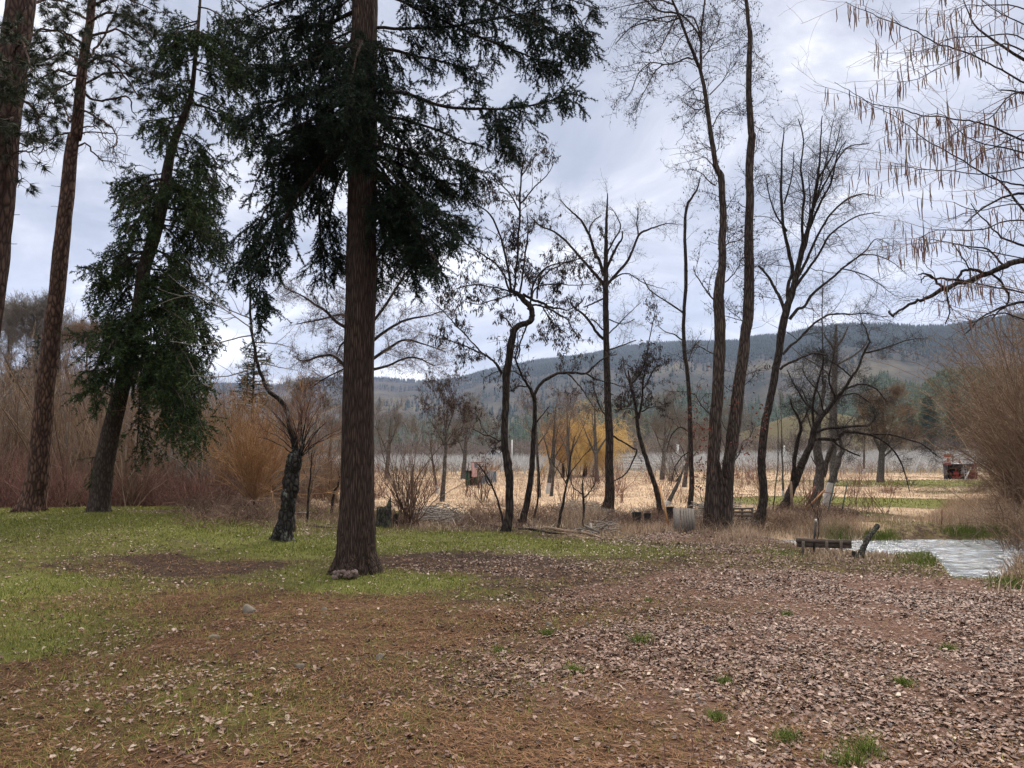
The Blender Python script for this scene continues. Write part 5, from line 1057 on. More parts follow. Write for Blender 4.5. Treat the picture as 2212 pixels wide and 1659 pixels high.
bush('shrub', 'big rounded brown bush at the right edge beyond the creek', 2185, 1085, 6.4, 90, M['thicket'], 411, spread=.30, tw=(1.7, 2.4), ln=((.8, 1.8), (.4, .9)), up=-.1, r0=.02, rmin=.010, arch=.22)
bush('shrub', 'rounded tan bush behind the shed side thicket', 2178, 1052, 7.4, 90, M['twig_br'], 412, spread=.30, tw=(1.5, 2.2), ln=((.8, 2.), (.5, 1.)), up=-.05, r0=.024, rmin=.014, arch=.2)
bush('shrub', 'pale grey shrub left of the stump between the fir and the willow', 650, 1062, 4.2, 44, M['twig_grey'], 413, spread=.35, tw=(1.8, 2.4), ln=((.6, 1.4), (.3, .8)), r0=.014, rmin=.009)
bush('weed_clump', 'dead reddish weed stalks standing in the leaf litter in the foreground', 1505, 1640, .26, 26, M['thicket_red'], 414, spread=.32, tw=(10, 0.1), ln=((.04, .1), (.02, .04)), r0=.0022, rmin=.0012, catg='weed', wig=.1)
# single grass tufts among the leaves
for px, py, h, l in [(1385,1390,.10,'bright green grass tuft alone amid leaves, middle of the litter'),(1182,1372,.07,'small green grass tuft nearest the brown needle patch'),(1868,1628,.11,'tufty green and straw grass clump at lower right beside a big leaf'),(1830,1652,.09,'wide low grass tuft at the very bottom right'),(1240,1452,.07,'wide sparse green tuft below the litter tuft'),(1565,1478,.06,'small tuft in the litter right of centre'),(2050,1405,.06,'green tuft in dense leaves near the right edge'),(2008,1216,.14,'bright grass clump at the near corner of the creek'),(1545,1555,.06,'small green tuft above the dead weed stalks'),(1080,1410,.06,'sparse green tuft left of the litter tufts'),(1700,1330,.05,'little green tuft in the far litter below the planks'),(1400,1300,.05,'little green tuft in the far litter below the pallet'),(1950,1480,.06,'small green tuft low in the right hand litter'),(1700,1600,.07,'green tuft right of the dead weed stalks')]:
    b = ground(px, py); rg = np.random.default_rng(px); n = 190; q = np.c_[b[0]+rg.normal(size=n)*.045*(h/.08), b[1]+rg.normal(size=n)*.045*(h/.08)]
    g = Geo(); blades(g, ptsz(q[:, 0], q[:, 1], -.004), rg, h, .005, 1.2); o = g.build('grass_tuft', M['lush'], None, b); tag(o, l, 'grass tuft', 'grass tufts in the leaf litter')

# ------------------------------------------------------------------ hazel with catkins at the right
rg = np.random.default_rng(88); YH = 4.7
hz_base = np.array([px2w(2520, 5.2), 5.2, 0.]); hz_base[2] = gz(hz_base[0], hz_base[1])
ht = empty('hazel_tree', hz_base, 'catkin hung hazel reaching in from the right edge close to the viewer', 'tree')
def hw(px, py, Y=YH): return at(px, py, Y)
hl = [ [(2520,300,9),(2400,230,8),(2300,205,7),(2212,177,6),(2150,145,5),(2095,117,4.5),(2028,97,4),(1981,67,3.5),(1935,50,3),(1885,33,2.5),(1845,15,2),(1821,0,1.5)],
       [(2540,520,10),(2400,370,9),(2300,325,8),(2212,297,7),(2145,267,6),(2100,255,5),(2050,246,4.5),(1995,240,4),(1950,225,3),(1888,219,3),(1850,202,2),(1808,178,1.5)],
       [(2540,560,10),(2400,440,8),(2300,415,7),(2212,403,6),(2165,396,5),(2121,377,5),(2065,340,4),(2011,310,3.5),(1975,282,3),(1945,263,2.5),(1900,240,2),(1850,222,1.5),(1762,195,1)],
       [(2300,340,5),(2160,370,4),(2080,372,3),(2000,368,2.5),(1960,362,2),(1921,355,1.5)], [(2095,350,3),(2140,320,3),(2212,285,4),(2300,240,5)][::-1],
       [(2400,230,6),(2212,110,5),(2150,95,4),(2080,120,3),(2010,150,2.5),(1970,165,2),(1940,170,1.2)], [(2350,180,5),(2212,80,4),(2130,78,4),(2060,82,3),(2020,100,2),(1960,117,1.5),(1876,117,1)],
       [(2350,100,5),(2212,15,4),(2120,10,3),(2070,20,2),(2050,60,1.5),(2045,95,1)], [(2400,280,6),(2212,195,5),(2140,250,3.5),(2060,290,2.5),(2020,318,1.5)], [(2420,380,6),(2212,330,5),(2100,300,3),(2020,250,2),(1890,305,1.2)],
       [(2400,520,6),(2212,480,5),(2120,495,4),(2040,495,3),(1990,512,2)], [(2400,600,6),(2212,560,4),(2100,540,3.5),(2060,530,3),(2000,518,1.5),(1975,528,1)], [(2380,460,6),(2212,440,4),(2120,455,3),(2060,440,2)],
       [(2400,680,6),(2212,630,5),(2140,615,4),(2080,600,3),(2030,598,1.5)], [(2400,140,6),(2212,60,4),(2150,30,3),(2100,-10,2)], [(2400,60,6),(2212,-30,4),(2100,-40,3),(2020,-20,2)], [(2420,740,7),(2212,690,5),(2150,680,4),(2090,700,3)], [(2400,400,5),(2212,350,3),(2180,300,3),(2150,330,2)] ]
LH = []
for l in hl: LH.append(tr([(a, b_, c_*.72) for a, b_, c_ in l], YH+.35, rg.uniform(-.9, .2), jit=.004))
g = Geo()
for a, b_ in [(hz_base, 0), (hz_base+[.15, .1, 0], 1), (hz_base+[-.1, .15, 0], 2)]:
    top = hw(2540+60*b_, 100+220*b_, 5.1); P_, R_ = smooth_path([a-[0, 0, .1], (a*.6+top*.4)+[.15, 0, 0], top], [.05, .04, .025], 24); tubes(g, P_[None], R_[None], 9, ru=.08)
for l in LH: tubes(g, l[0][None], l[1][None], 6)
g.build('trunk', M['twig'], ht, smooth=True)
LA = stack(LH, 16)
A = spawn(LA[0], LA[1], rg, 5.5, (.25, .8), (25, 60), (.15, 1), .02, .10, 8, rf=.006, rmin=.0016, fall=.5, bias=(-.6, 0, 0), flat=.6)
B = spawn(A[0], A[1], rg, 7, (.08, .3), (25, 60), (.15, 1), .02, .22, 6, rf=.006, rmin=.0011, fall=.4)
g = Geo(); tubes(g, A[0], A[1], 4); tubes(g, B[0], B[1], 3)
g.build('crown', M['thicket_red'], ht)
# catkins
p1, _, _ = along(LA[0][:, 4:], rg, 22); p2, _, _ = along(A[0], rg, 9); p = np.concatenate([p1, p2])
def proj(p):
    d = p-np.array([0, 0, EYE]); yc_ = d[:, 1]*cp+d[:, 2]*sp; zc = -d[:, 1]*sp+d[:, 2]*cp
    return CX+F*d[:, 0]/yc_, CY-F*zc/yc_
u_, v_ = proj(p); inv = (u_ > 1780) & (u_ < 2230) & (v_ > -60) & (v_ < 720) & (rg.random(len(p)) < np.clip(.45+(2250-u_)/700, 0, 1)); p = p[inv]; u_ = u_[inv]
o_ = np.argsort(u_+rg.random(len(u_))*120); p = p[o_]; print('catkins', len(p))
def catkin_mesh(P, gg, rr):
    n = len(P); K = 5; L = .05+.10*rr.random(n)**.8; q = np.empty((n, K, 3)); q[:, 0] = P; 
    for k in range(1, K): q[:, k] = q[:, k-1]+np.c_[rr.normal(size=(n, 2))*.0032, -L/(K-1)]
    R = np.array([.0012, .0030, .0034, .0031, .0016])[None]*rr.uniform(.8, 1.15, n)[:, None]; tubes(gg, q, R, 5, rr.random(n))
protos = []
for i in range(5):
    gg = Geo(); catkin_mesh(np.zeros((1, 3)), gg, rg); protos.append(gg)
hb = np.array(hz_base); first = []
for i, q in enumerate(p[:100]):
    if i < 5: o = protos[i].build('catkin', M['catkin'], ht, (0, 0, 0), True); first.append(o)
    else: o = first[i % 5].copy(); COL.objects.link(o); o.parent = ht
    o.location = q-hb; o.rotation_euler = (rg.normal()*.07, rg.normal()*.07, rg.uniform(0, 6)); o.scale = (1, 1, rg.uniform(.6, 1.35))
gg = Geo(); catkin_mesh(p[100:], gg, rg); o = gg.build('catkins', M['catkin'], ht, smooth=True); o['kind'] = 'stuff'
# dark bough of an alder behind it
rg = np.random.default_rng(89); YL = 8.6
ab = np.array([px2w(2480, YL), YL, 0]); ab[2] = gz(ab[0], ab[1])
al = empty('alder_tree', ab, 'dark gnarled tree outside the right edge sending one thick crooked bough leftwards', 'tree')
LB = [tr(l, YL, rg.uniform(-.6, .6), jit=.01) for l in [[(2480,620,26),(2340,572,18),(2212,566,13),(2170,575,12),(2136,588,11),(2100,605,10),(2043,626,9),(2010,640,8),(1982,650,7),(1955,665,6),(1932,678,5),(1924,671,4)],
   [(2130,590,8),(2105,583,6),(2080,590,6),(2060,610,5),(2045,628,4)], [(2080,608,6),(2050,602,5),(2020,605,4),(1998,606,3),(1985,612,2)], [(2043,626,6),(2020,608,5),(2000,595,4),(1985,590,2)], [(2212,566,8),(2230,480,6),(2180,420,4),(2140,380,3)], [(2136,588,5),(2180,640,4),(2140,690,3)], [(2043,626,4),(2055,670,3),(2040,700,2)], [(2100,605,4),(2090,560,3),(2060,520,2)], [(2480,500,14),(2330,440,9),(2212,420,6),(2130,450,4),(2080,480,2)], [(2480,720,14),(2330,680,9),(2212,650,6),(2130,680,4),(2080,720,3)], [(2170,575,5),(2140,540,4),(2090,530,3)], [(2480,300,14),(2330,200,9),(2200,120,6),(2110,60,4),(2080,0,2)], [(2480,640,14),(2330,560,8),(2212,520,5),(2150,500,4),(2100,440,2)],[(2480,400,10),(2330,300,8),(2220,220,5),(2150,200,3)]]]
g = Geo(); P_, R_ = smooth_path([ab-[0, 0, .1], at(2500, 900, YL), at(2480, 600, YL), at(2460, 300, YL)], [.16, .12, .09, .05], 30); tubes(g, P_[None], R_[None], 12, ru=.1)
for l in LB: tubes(g, l[0][None], l[1][None], 8, ru=.15)
g.build('trunk', M['dark_bark'], al, smooth=True)
LA = stack(LB, 16); A = spawn(LA[0], LA[1], rg, 5.5, (.3, .9), (30, 75), (.2, 1), .02, .26, 8, rf=.008, rmin=.003, fall=.4); B = spawn(A[0], A[1], rg, 6, (.12, .4), (30, 70), (.1, 1), .02, .26, 6, rf=.008, rmin=.0022, fall=.3)
B2 = spawn(B[0], B[1], rg, 6, (.05, .16), (30, 70), (.1, 1), .02, .26, 4, rf=.008, rmin=.0018, fall=.3)
g = Geo(); tubes(g, A[0], A[1], 4); tubes(g, B[0], B[1], 3); tubes(g, B2[0], B2[1], 3); g.build('crown', M['twig'], al)
# ------------------------------------------------------------------ 5. props
def put(name, label, catg, mats_geos, base, group=None):
    """thing whose parts are [(part name, material, Geo)]"""
    t = empty(name, base, label, catg, group)
    for n_, m_, g_ in mats_geos: g_.build(n_, m_, t)
    return t
def single(name, label, catg, mat, g_, base, group=None, smooth=False):
    o = g_.build(name, mat, None, base, smooth); return tag(o, label, catg, group)
# grey pallet of upright boards
Y = gy(1476, 1149); b = ground(1476, 1149); t = empty('pallet', b, 'weathered grey pallet stood on end, left of the maple', 'pallet')
for i, (xa, xb, tp, bt) in enumerate([(1454,1468,1098,1149),(1469.5,1475,1098,1147),(1476,1480.5,1098,1146),(1481.5,1485.5,1098,1144),(1486,1491.5,1098,1142),(1492,1499,1099,1141)]):
    g = Geo(); xc = (xa+xb)/2; plank(g, at(xc-0, tp, Y+.12), at(xc+3, bt+3, Y), (xb-xa)/F*Y, .02); g.build('board', M['board'], t)
for py in (1104, 1138):
    g = Geo(); plank(g, at(1454, py, Y+.16), at(1500, py, Y+.16), .07, .035); g.build('rail', M['board'], t)
# dark pallet behind, right of maple
Y = gy(1604, 1138)+.1; b = at(1604, 1140, Y); b[2] = gz(b[0], b[1]); t = empty('pallet', b, 'dark pallet with open slats standing right of the maple', 'pallet')
for py, w_ in ((1099, .05), (1106.5, .05), (1114, .055), (1122, .06), (1131, .06)):
    g = Geo(); plank(g, at(1583, py, Y), at(1626, py-.5, Y), w_, .02); g.build('slat', M['dboard'], t)
for px in (1584, 1603, 1625):
    g = Geo(); plank(g, at(px, 1097, Y+.04), at(px, 1140, Y+.04), .05, .06, (0, 1, 0)); g.build('post', M['dboard'], t)
# yellow leaning board
Y = gy(1446, 1145); g = Geo(); plank(g, at(1424, 1049, Y+.5), at(1446.5, 1144, Y), .045, .03)
single('board', 'long yellow board leaning against the small leaning tree', 'board', M['yboard'], g, at(1446, 1144, Y))
# tubs
def tub(px, py, w_, h_, label, mat):
    b = ground(px, py); s = b[1]/F; r = w_*s/2; h = h_*s; g = Geo()
    zs = [-.03, .0, h*.5, h*.96, h, h, h*.1]; rr = [r*.8, r*.82, r*.92, r, r*1.04, r*.93, r*.78]
    P_ = np.array([[b+[0, 0, z] for z in zs]]); tubes(g, P_, np.array([rr]), 16, cap=False)
    a = np.arange(16)*2*PI/16; g.add(np.c_[b[0]+r*.8*np.cos(a), b[1]+r*.8*np.sin(a), np.full(16, b[2]+h*.1)], [[0, i, i+1] for i in range(1, 15)])
    t = put('tub', label, 'tub', [('shell', mat, g)], b)
    g = Geo(); a = np.linspace(0, PI, 9); P_ = np.array([[b+[r*1.03*math.cos(q), -.02, h+.10*math.sin(q)] for q in a]]); tubes(g, P_, np.full((1, 9), .006), 5); g.build('handle', M['grey'], t)
tub(1376, 1137, 20, 30, 'dark plastic tub in the brush, leftmost of three left of the grey pallet', M['black'])
tub(1399, 1136, 16, 27, 'dark plastic tub in the brush between two others', M['black'])
tub(1448, 1132, 16, 36, 'black barrel like tub directly behind the grey pallet edge', M['dark'])
# upright red brown board by elm
Y = gy(1711, 1118); g = Geo(); plank(g, at(1708, 1040, Y), at(1713, 1118, Y), .075, .03)
single('board', 'reddish split board standing upright against the gnarled apple trunk', 'board', M['driftwood'], g, at(1713, 1118, Y))
# rusty frames and beam
Y = gy(1750, 1112); b = at(1745, 1108, Y); g1 = Geo()
for a, c in [((1728,1085),(1761,1052)),((1736,1090),(1752,1062)),((1757,1061),(1804,1066)),((1761,1052),(1746,1098)),((1804,1064),(1798,1080)),((1758,1060),(1740,1098)),((1752,1054),(1761,1051))]:
    bar(g1, at(*a, Y), at(*c, Y+.25), .014, 6)
g2 = Geo(); bar(g2, at(1770, 1060, Y+.3), at(1752, 1105, Y+.1), .011); bar(g2, at(1775, 1085, Y+.1), at(1798, 1110, Y), .011)
put('iron_stand', 'rusty angle iron frame tipped against the fruit trunks', 'frame', [('frame', M['rust'], g1), ('brace', M['rust'], g2)], b)
g = Geo(); plank(g, at(1781, 1059, Y-.1), at(1742, 1099, Y-.4), .055, .05)
single('beam', 'orange brown wooden beam slanting across the rusty frame', 'beam', M['yboard'], g, at(1742, 1099, Y-.4))
Y = gy(1800, 1116); b = at(1805, 1112, Y); g1 = Geo(); bar(g1, at(1802, 1043, Y), at(1786, 1116, Y), .02); g1b = Geo(); bar(g1b, at(1831, 1042, Y), at(1816, 1114, Y), .02)
g2 = Geo(); bar(g2, at(1801, 1049, Y), at(1830, 1048, Y), .009); g3 = Geo(); bar(g3, at(1793, 1088, Y), at(1820, 1088, Y), .009); g4 = Geo(); bar(g4, at(1794, 1083, Y), at(1827, 1057, Y), .007)
put('metal_rack', 'green steel rack leaning right of the white painted trunk', 'rack', [('post', M['greensteel'], g1), ('post', M['greensteel'], g1b), ('rung', M['greensteel'], g2), ('rung', M['greensteel'], g3), ('brace', M['greensteel'], g4)], b)
# steel t post
Y = gy(1757, 1196); g1 = Geo(); a, c = at(1757, 1198, Y), at(1762, 1128, Y)
plank(g1, a, c, .035, .006); plank(g1, a+[0, .012, 0], c+[0, .012, 0], .006, .024); g2 = Geo(); plank(g2, c, c+(c-a)*.1, .037, .008)
put('fence_post', 'dark steel fence post with white tip beside the creek planks', 'post', [('shaft', M['black'], g1), ('tip', M['white'], g2)], a)
# planks across the creek
Y = gy(1780, 1200)+.35; b = at(1783, 1198, Y); t = empty('plank_dam', b, 'dark wide plank barrier on short posts at the left end of the creek', 'barrier')
g = Geo(); plank(g, at(1720, 1167, Y+.1), at(1839, 1171, Y), .075, .035, (0, 1, 0)); g.build('plank', M['dboard'], t); g = Geo(); plank(g, at(1722, 1176, Y+.12), at(1839, 1180, Y+.02), .085, .035, (0, 1, 0)); g.build('plank', M['dboard'], t)
g = Geo(); plank(g, at(1752, 1196, Y-.1), at(1850, 1200, Y-.15), .05, .06, (0, 1, 0)); g.build('rail', M['dboard'], t)
for px in (1735, 1786, 1817):
    g = Geo(); bar(g, at(px, 1169, Y-.05), at(px-.5, 1206, Y-.05), .026, 6); g.build('post', M['dboard'], t)
# leaning cut post and small stump
Y = gy(1858, 1206); P_, R_ = tr([(1857,1208,14),(1862,1192,13),(1868,1178,11),(1873,1166,12),(1880,1156,10),(1888,1146,10),(1896,1135,11)], Y, .3, K=22)
g = Geo(); tubes(g, P_[None], R_[None], 10, cap=True, ru=.14); t = put('cut_trunk', 'short cut trunk leaning right out of the creek bank', 'log', [('stem', M['mossy_bark'], g)], P_[0])
g = Geo(); c = P_[-1]; d = nrm(P_[-1]-P_[-2]); tubes(g, np.array([[c, c+d*.006]]), np.array([[R_[-1]*.93, R_[-1]*.93]]), 12, cap=True); g.build('cut_face', M['board'], t)
def stump(px, py, w_, h_, label, mat, seed, spike=0):
    b = ground(px, py); s = b[1]/F; r = w_*s/2; h = h_*s; rg = np.random.default_rng(seed); g = Geo(); n = 18
    a = np.arange(n)*2*PI/n; lv = []
    for k, (z, q) in enumerate([(-.06, 1.25), (.0, 1.15), (h*.2, 1.), (h*.5, .92), (h*.8, .9)]): lv.append(np.c_[b[0]+r*q*np.cos(a)*(1+.12*np.sin(a*5+k*.3)), b[1]+r*q*np.sin(a)*(1+.12*np.sin(a*5)), np.full(n, b[2]+z)])
    top = h*(.85+.15*rg.random(n)); 
    if spike: top = top+spike*s*np.exp(-((a-.4)/.7)**2)
    lv.append(np.c_[b[0]+r*.88*np.cos(a), b[1]+r*.88*np.sin(a), b[2]+top]); lv.append(np.c_[b[0]+r*.5*np.cos(a), b[1]+r*.5*np.sin(a), b[2]+top*.7]); lv.append(np.c_[b[0]+r*.05*np.cos(a), b[1]+r*.05*np.sin(a), b[2]+np.full(n, h*.62)])
    V = np.concatenate(lv); q = [[k*n+i, k*n+(i+1) % n, (k+1)*n+(i+1) % n, (k+1)*n+i] for k in range(7) for i in range(n)]
    g.add(V, None, q); single('stump', label, 'stump', mat, g, b, smooth=False)
stump(828, 1138, 34, 44, 'jagged rotten stump with a spike, right of the big fir', M['mossy_bark'], 1, 24)
stump(855, 1137, 13, 28, 'small dark stump between the jagged stump and the stem fan', M['dark_bark'], 2, 4)
stump(1846, 1204, 11, 14, 'tiny cut stump at the foot of the plank barrier', M['mossy_bark'], 3)
stump(2196, 1204, 20, 20, 'low dark stump in the water at the right edge', M['dark_bark'], 4, 3)
stump(1300, 1150, 10, 10, 'little grey stump in the driftwood', M['board'], 5)
# thin posts
def post(px, py0, py1, w_, label, mat, lean=0, name='fence_post', cap_=False):
    b = ground(px, py1); Y = b[1]; g = Geo(); P_ = [at(px, py1+3, Y), at(px+lean*.5, (py0+py1)/2, Y), at(px+lean, py0, Y)]; g1 = Geo(); tubes(g1, np.array([P_]), np.full((1, 3), w_*.5*Y/F), 8, cap=True)
    single(name, label, 'post', mat, g1, b)
post(2034, 1100, 1134, 2.4, 'thin dark metal post on the far creek bank', M['rust'], 1)
post(636, 1113, 1150, 6, 'square wooden post tucked behind the lichen stump', M['dboard'], 0)
post(1106, 950, 1012, 3, 'white pole behind the orchard right of the gabled house', M['white'], 0)
post(1464, 960, 1012, 5, 'white pole seen left of the maple above the orchard', M['white'], 0)
post(1694, 962, 1010, 4, 'white pole seen right of the elm above the orchard', M['white'], 0)
post(1622, 1025, 1032, 4, 'short white marker post in the field right of the maple', M['white'], 0)
b = ground(2145, 1128); Y = b[1]; g1 = Geo(); bar(g1, at(2128, 1110, Y), at(2166, 1109, Y), .018); g2 = Geo(); bar(g2, at(2156, 1110, Y), at(2161, 1130, Y), .016); g3 = Geo(); bar(g3, at(2150, 1112, Y), at(2140, 1124, Y), .012); g4 = Geo(); bar(g4, at(2131, 1110, Y), at(2130, 1130, Y), .014)
put('railing', 'old rusty rail half sunk in the tall dry grass of the far bank', 'railing', [('rail', M['rust'], g1), ('post', M['rust'], g2), ('brace', M['rust'], g3), ('post', M['rust'], g4)], b)
# logs
def log(pts, label, mat, seed, dY=0, ru=.18):
    b = ground(pts[0][0], pts[0][1]); W_ = []; R_ = []
    for px, py, w_ in pts: q = ground(px, py); r = w_*.5*q[1]/F; W_.append(q+[0, 0, r*.6]); R_.append(r)
    P_, R_ = smooth_path(W_, R_, 26); g = Geo(); tubes(g, P_[None], R_[None], 10, cap=True, ru=ru); single('log', label, 'log', mat, g, b, smooth=True)
log([(1163,1144,5),(1180,1143,8),(1203,1147,8),(1230,1151,7),(1255,1153,8),(1280,1158,7),(1297,1163,4)], 'long bleached fallen log lying along the lawn edge', M['driftwood'], 1)
log([(1120,1144,4),(1150,1146,6),(1190,1153,6),(1225,1156,4)], 'darker log in front of the bleached log', M['dark_bark'], 2)
log([(1190,1108,4),(1220,1104,5),(1270,1106,5),(1300,1110,3)], 'thin grey pole lying in the brush behind the saplings', M['board'], 3)
log([(660,1136,4),(700,1141,5),(735,1140,4)], 'short broken stick on the grass left of the big fir', M['dark_bark'], 4)
# piles of sticks: uncountable tangles
rng = np.random.default_rng(71)
g = Geo()
for px0, px1, py0, py1, n, h in [(905,1000,1108,1132,240,.35),(1240,1330,1128,1158,200,.16),(1200,1320,1098,1125,200,.3),(1540,1590,1090,1110,60,.3),(1500,1540,1100,1130,120,.4),(1595,1640,1122,1140,80,.25)]:
    x, y = clumps(px0, px1, py0, py1, n, rng); u = (x-x.min())/(np.ptp(x)+1e-6); z = ground_h(x, y)+rng.random(n)*h*np.sin(PI*np.clip(u, .05, .95))
    a = rng.uniform(0, 2*PI, n); l = rng.uniform(.25, .8, n); d = np.stack([np.cos(a), np.sin(a)*.7, rng.normal(size=n)*.22], 1)*l[:, None]
    c = np.c_[x, y, z+.02]; P_ = np.stack([c-d*.5, c+rng.normal(size=(n, 3))*.02, c+d*.5], 1); tubes(g, P_, np.repeat(rng.uniform(.005, .016, n)[:, None], 3, 1), 4)
tag(g.build('brush_pile', M['twig_grey']), kind='stuff')
for i, (a, c, l) in enumerate([((1262,1136),(1296,1150),'short plank in the driftwood heap, upper one'),((1275,1130),(1283,1158),'short plank in the driftwood heap standing steeply'),((1292,1148),(1312,1132),'short plank in the driftwood heap slanting right'),((1266,1150),(1290,1160),'short plank in the driftwood heap, lowest one')]):
    Y = gy(1285, 1160)+.1*i; g = Geo(); plank(g, at(*a, Y+.25), at(*c, Y), .05, .015, (0, 1, .3)); single('board', l, 'board', M['board'], g, at(*c, Y))
# bench boards left of fir
b = ground(652, 1120); Y = b[1]; t = empty('plank_bench', b, 'small grey plank bench on the grass right of the lichen stump', 'bench'); g = Geo(); box(g, at(652, 1108, Y), (.34, .2, .03)); g.build('seat', M['board'], t)
for px in (644, 661): g = Geo(); bar(g, at(px, 1109, Y), at(px, 1122, Y), .02); g.build('leg', M['board'], t)
# rocks
def rock(px, py, w_, h_, label, seed, mat='rock'):
    b = ground(px, py); s = b[1]/F; rg = np.random.default_rng(seed); bm = __import__('bmesh').new(); __import__('bmesh').ops.create_icosphere(bm, subdivisions=3, radius=1)
    V = np.array([v.co[:] for v in bm.verts]); Fc = [[v.index for v in f.verts] for f in bm.faces]; bm.free()
    dirs = nrm(rg.normal(size=(9, 3))); 
    for d in dirs: k = (V*d).sum(1)-rg.uniform(.55, .8); V = V-np.maximum(k, 0)[:, None]*d*.9
    V = V*np.array([w_*s*.5, w_*s*.4, h_*s*.9]); g = Geo(); g.add(V+b, Fc); single('rock', label, 'rock', M[mat], g, b)
rock(537, 1322, 33, 20, 'tilted flat topped rock alone on the brown needles left of the fir', 1)
rock(820, 1424, 20, 16, 'small greenish rock on the needles below the fir', 2)
rock(648, 1444, 24, 14, 'brown rock half hidden by leaves lower left of centre', 3)
rock(462, 1378, 26, 10, 'low tan rock amid leaves left of centre', 4)
rock(700, 1320, 16, 10, 'small dark rock right of the tilted rock', 5)
rock(1185, 1350, 18, 8, 'small rock at the start of the litter', 6)

# ------------------------------------------------------------------ green shelter with flag
b = ground(1020, 1051); Y = b[1]; s = Y/F; t = empty('shelter', b, 'small green tin shelter with a dark doorway in the dry field', 'shelter')
zt = at(1010, 1018, Y)[2]; 
for px0, px1, mt, nm, dy in [(1005.5,1015,'greentin','wall',0),(1025,1032,'greentin','wall',.05)]:
    g = Geo(); n = 9
    for i in range(n): xa = px0+(px1-px0)*i/n; box(g, (at(xa+(px1-px0)/n/2, 1040, Y)[0], Y+dy+(i % 2)*.02, (zt+b[2])/2), ((px1-px0)/n*s*.98, .02, zt-b[2]))
    g.build(nm, M[mt], t)
x0, x1 = at(1005.5, 1040, Y)[0], at(1032, 1040, Y)[0]
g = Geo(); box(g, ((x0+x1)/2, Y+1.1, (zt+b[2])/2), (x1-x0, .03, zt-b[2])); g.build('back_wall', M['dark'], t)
g = Geo(); box(g, (x0+.012, Y+.57, (zt+b[2])/2), (.02, 1.02, zt-b[2])); g.build('side_wall', M['greentin'], t); g = Geo(); box(g, (x1-.012, Y+.57, (zt+b[2])/2), (.02, 1.02, zt-b[2])); g.build('side_wall', M['greentin'], t)
g = Geo(); box(g, ((x0+x1)/2, Y+.55, zt+.02), (x1-x0+.06, 1.25, .03)); g.build('roof', M['dark'], t)
g = Geo(); box(g, (at(1020, 1040, Y)[0], Y+.1, (zt+b[2])/2+.1), (10*s, .03, (zt-b[2])*.75)); g.build('doorway_shade', M['dark'], t)  # near-black sheet filling the doorway gap, painted stand-in for the shade inside
# hanging flag: stripes run down, blue field upper right
fx0, fx1 = at(1019, 1010, Y)[0], at(1031.5, 1010, Y)[0]; fz1, fz0 = at(1020, 999, Y)[2], at(1020, 1030, Y)[2]; FW, FH = fx1-fx0, fz1-fz0; fy = Y-.14
t = empty('flag', (fx0, fy, fz0), 'red and white striped flag with blue star field hanging down over the green shelter', 'flag')
def strip(x0, x1, z0, z1, yoff, n=6):
    g = Geo(); zz_ = np.linspace(z0, z1, n); xs_ = np.array([x0, x1]); V = []
    for z in zz_:
        for x in xs_: V.append([x, fy+yoff+.02*math.sin((x-fx0)*26+z*3), z])
    V = np.array(V); Vb = V+[0, .006, 0]; q = [[2*i, 2*i+1, 2*i+3, 2*i+2] for i in range(n-1)]; o = len(V)
    g.add(np.concatenate([V, Vb]), None, q+[[o+a for a in reversed(f)] for f in q]); return g
for i in range(13):
    xa, xb = fx0+FW*i/13, fx0+FW*(i+1)/13; strip(xa, xb, fz0, fz1 if i < 6 else fz0+FH*.62, 0).build('stripe', M['red'] if i % 2 == 0 else M['white'], t)
strip(fx0+FW*6/13, fx1, fz0+FH*.62, fz1, 0).build('star_field', M['navy'], t)
g = Geo()
for i in range(5):
    for j in range(7 if i % 2 == 0 else 6):
        x = fx0+FW*(6/13+7/13*(j+.7+(.5 if i % 2 else 0))/7.6); z = fz0+FH*(.62+.38*(i+.6)/5.2); a = np.arange(10)*PI/5+PI/2; r = np.where(np.arange(10) % 2 == 0, .017, .007)
        V = np.c_[x+np.cos(a)*r, np.full(10, fy-.004+.02*math.sin((x-fx0)*26+z*3)-.003), z+np.sin(a)*r]; g.add(np.vstack([V, [[x, V[0, 1], z]]]), [[k, (k+1) % 10, 10] for k in range(10)])
g.build('stars', M['white'], t)
g = Geo(); bar(g, (fx0-.05, fy+.02, fz1+.02), (fx1+.45, fy+.02, fz1+.0), .022); bar(g, (fx1+.1, fy+.04, fz1), (fx1+.1, fy+.04, b[2]), .03)
single('flag_pole', 'brown wooden cross pole holding the striped flag', 'pole', M['rust'], g, (fx1+.1, fy, b[2]))
# blue tarp panels next to it
b = ground(1050, 1047); t = empty('tarp_screen', b, 'faded blue and grey tarp screen right of the green shelter', 'screen'); Y = b[1]+.3
for pts, mt, nm in [(((1032,1018),(1047,1021),(1054,1047),(1032,1046)),'bluetarp','tarp'),(((1047,1021),(1066,1019),(1066,1044),(1053,1044)),'grey','panel'),(((1066,1018.5),(1071,1018.5),(1071,1044),(1066,1045)),'bluetarp','tarp')]:
    g = Geo(); V = []; N_ = 5
    for dy in (0, .02):
        for i in range(N_+1):
            for j in range(N_+1):
                u, v = i/N_, j/N_; p0 = np.array(pts[0])*(1-u)+np.array(pts[1])*u; p1 = np.array(pts[3])*(1-u)+np.array(pts[2])*u; p = p0*(1-v)+p1*v; q = at(p[0], p[1], Y); q[1] += dy+.06*math.sin(u*9+v*4); V.append(q)
    m_ = N_+1; f = [[i*m_+j, i*m_+j+1, (i+1)*m_+j+1, (i+1)*m_+j] for i in range(N_) for j in range(N_)]; g.add(V, None, f+[[m_*m_+k for k in reversed(q)] for q in f]); g.build(nm, M[mt], t)
g = Geo(); bar(g, at(1032, 1017.5, Y), at(1072, 1017.5, Y), .02); g.build('rail', M['grey'], t)
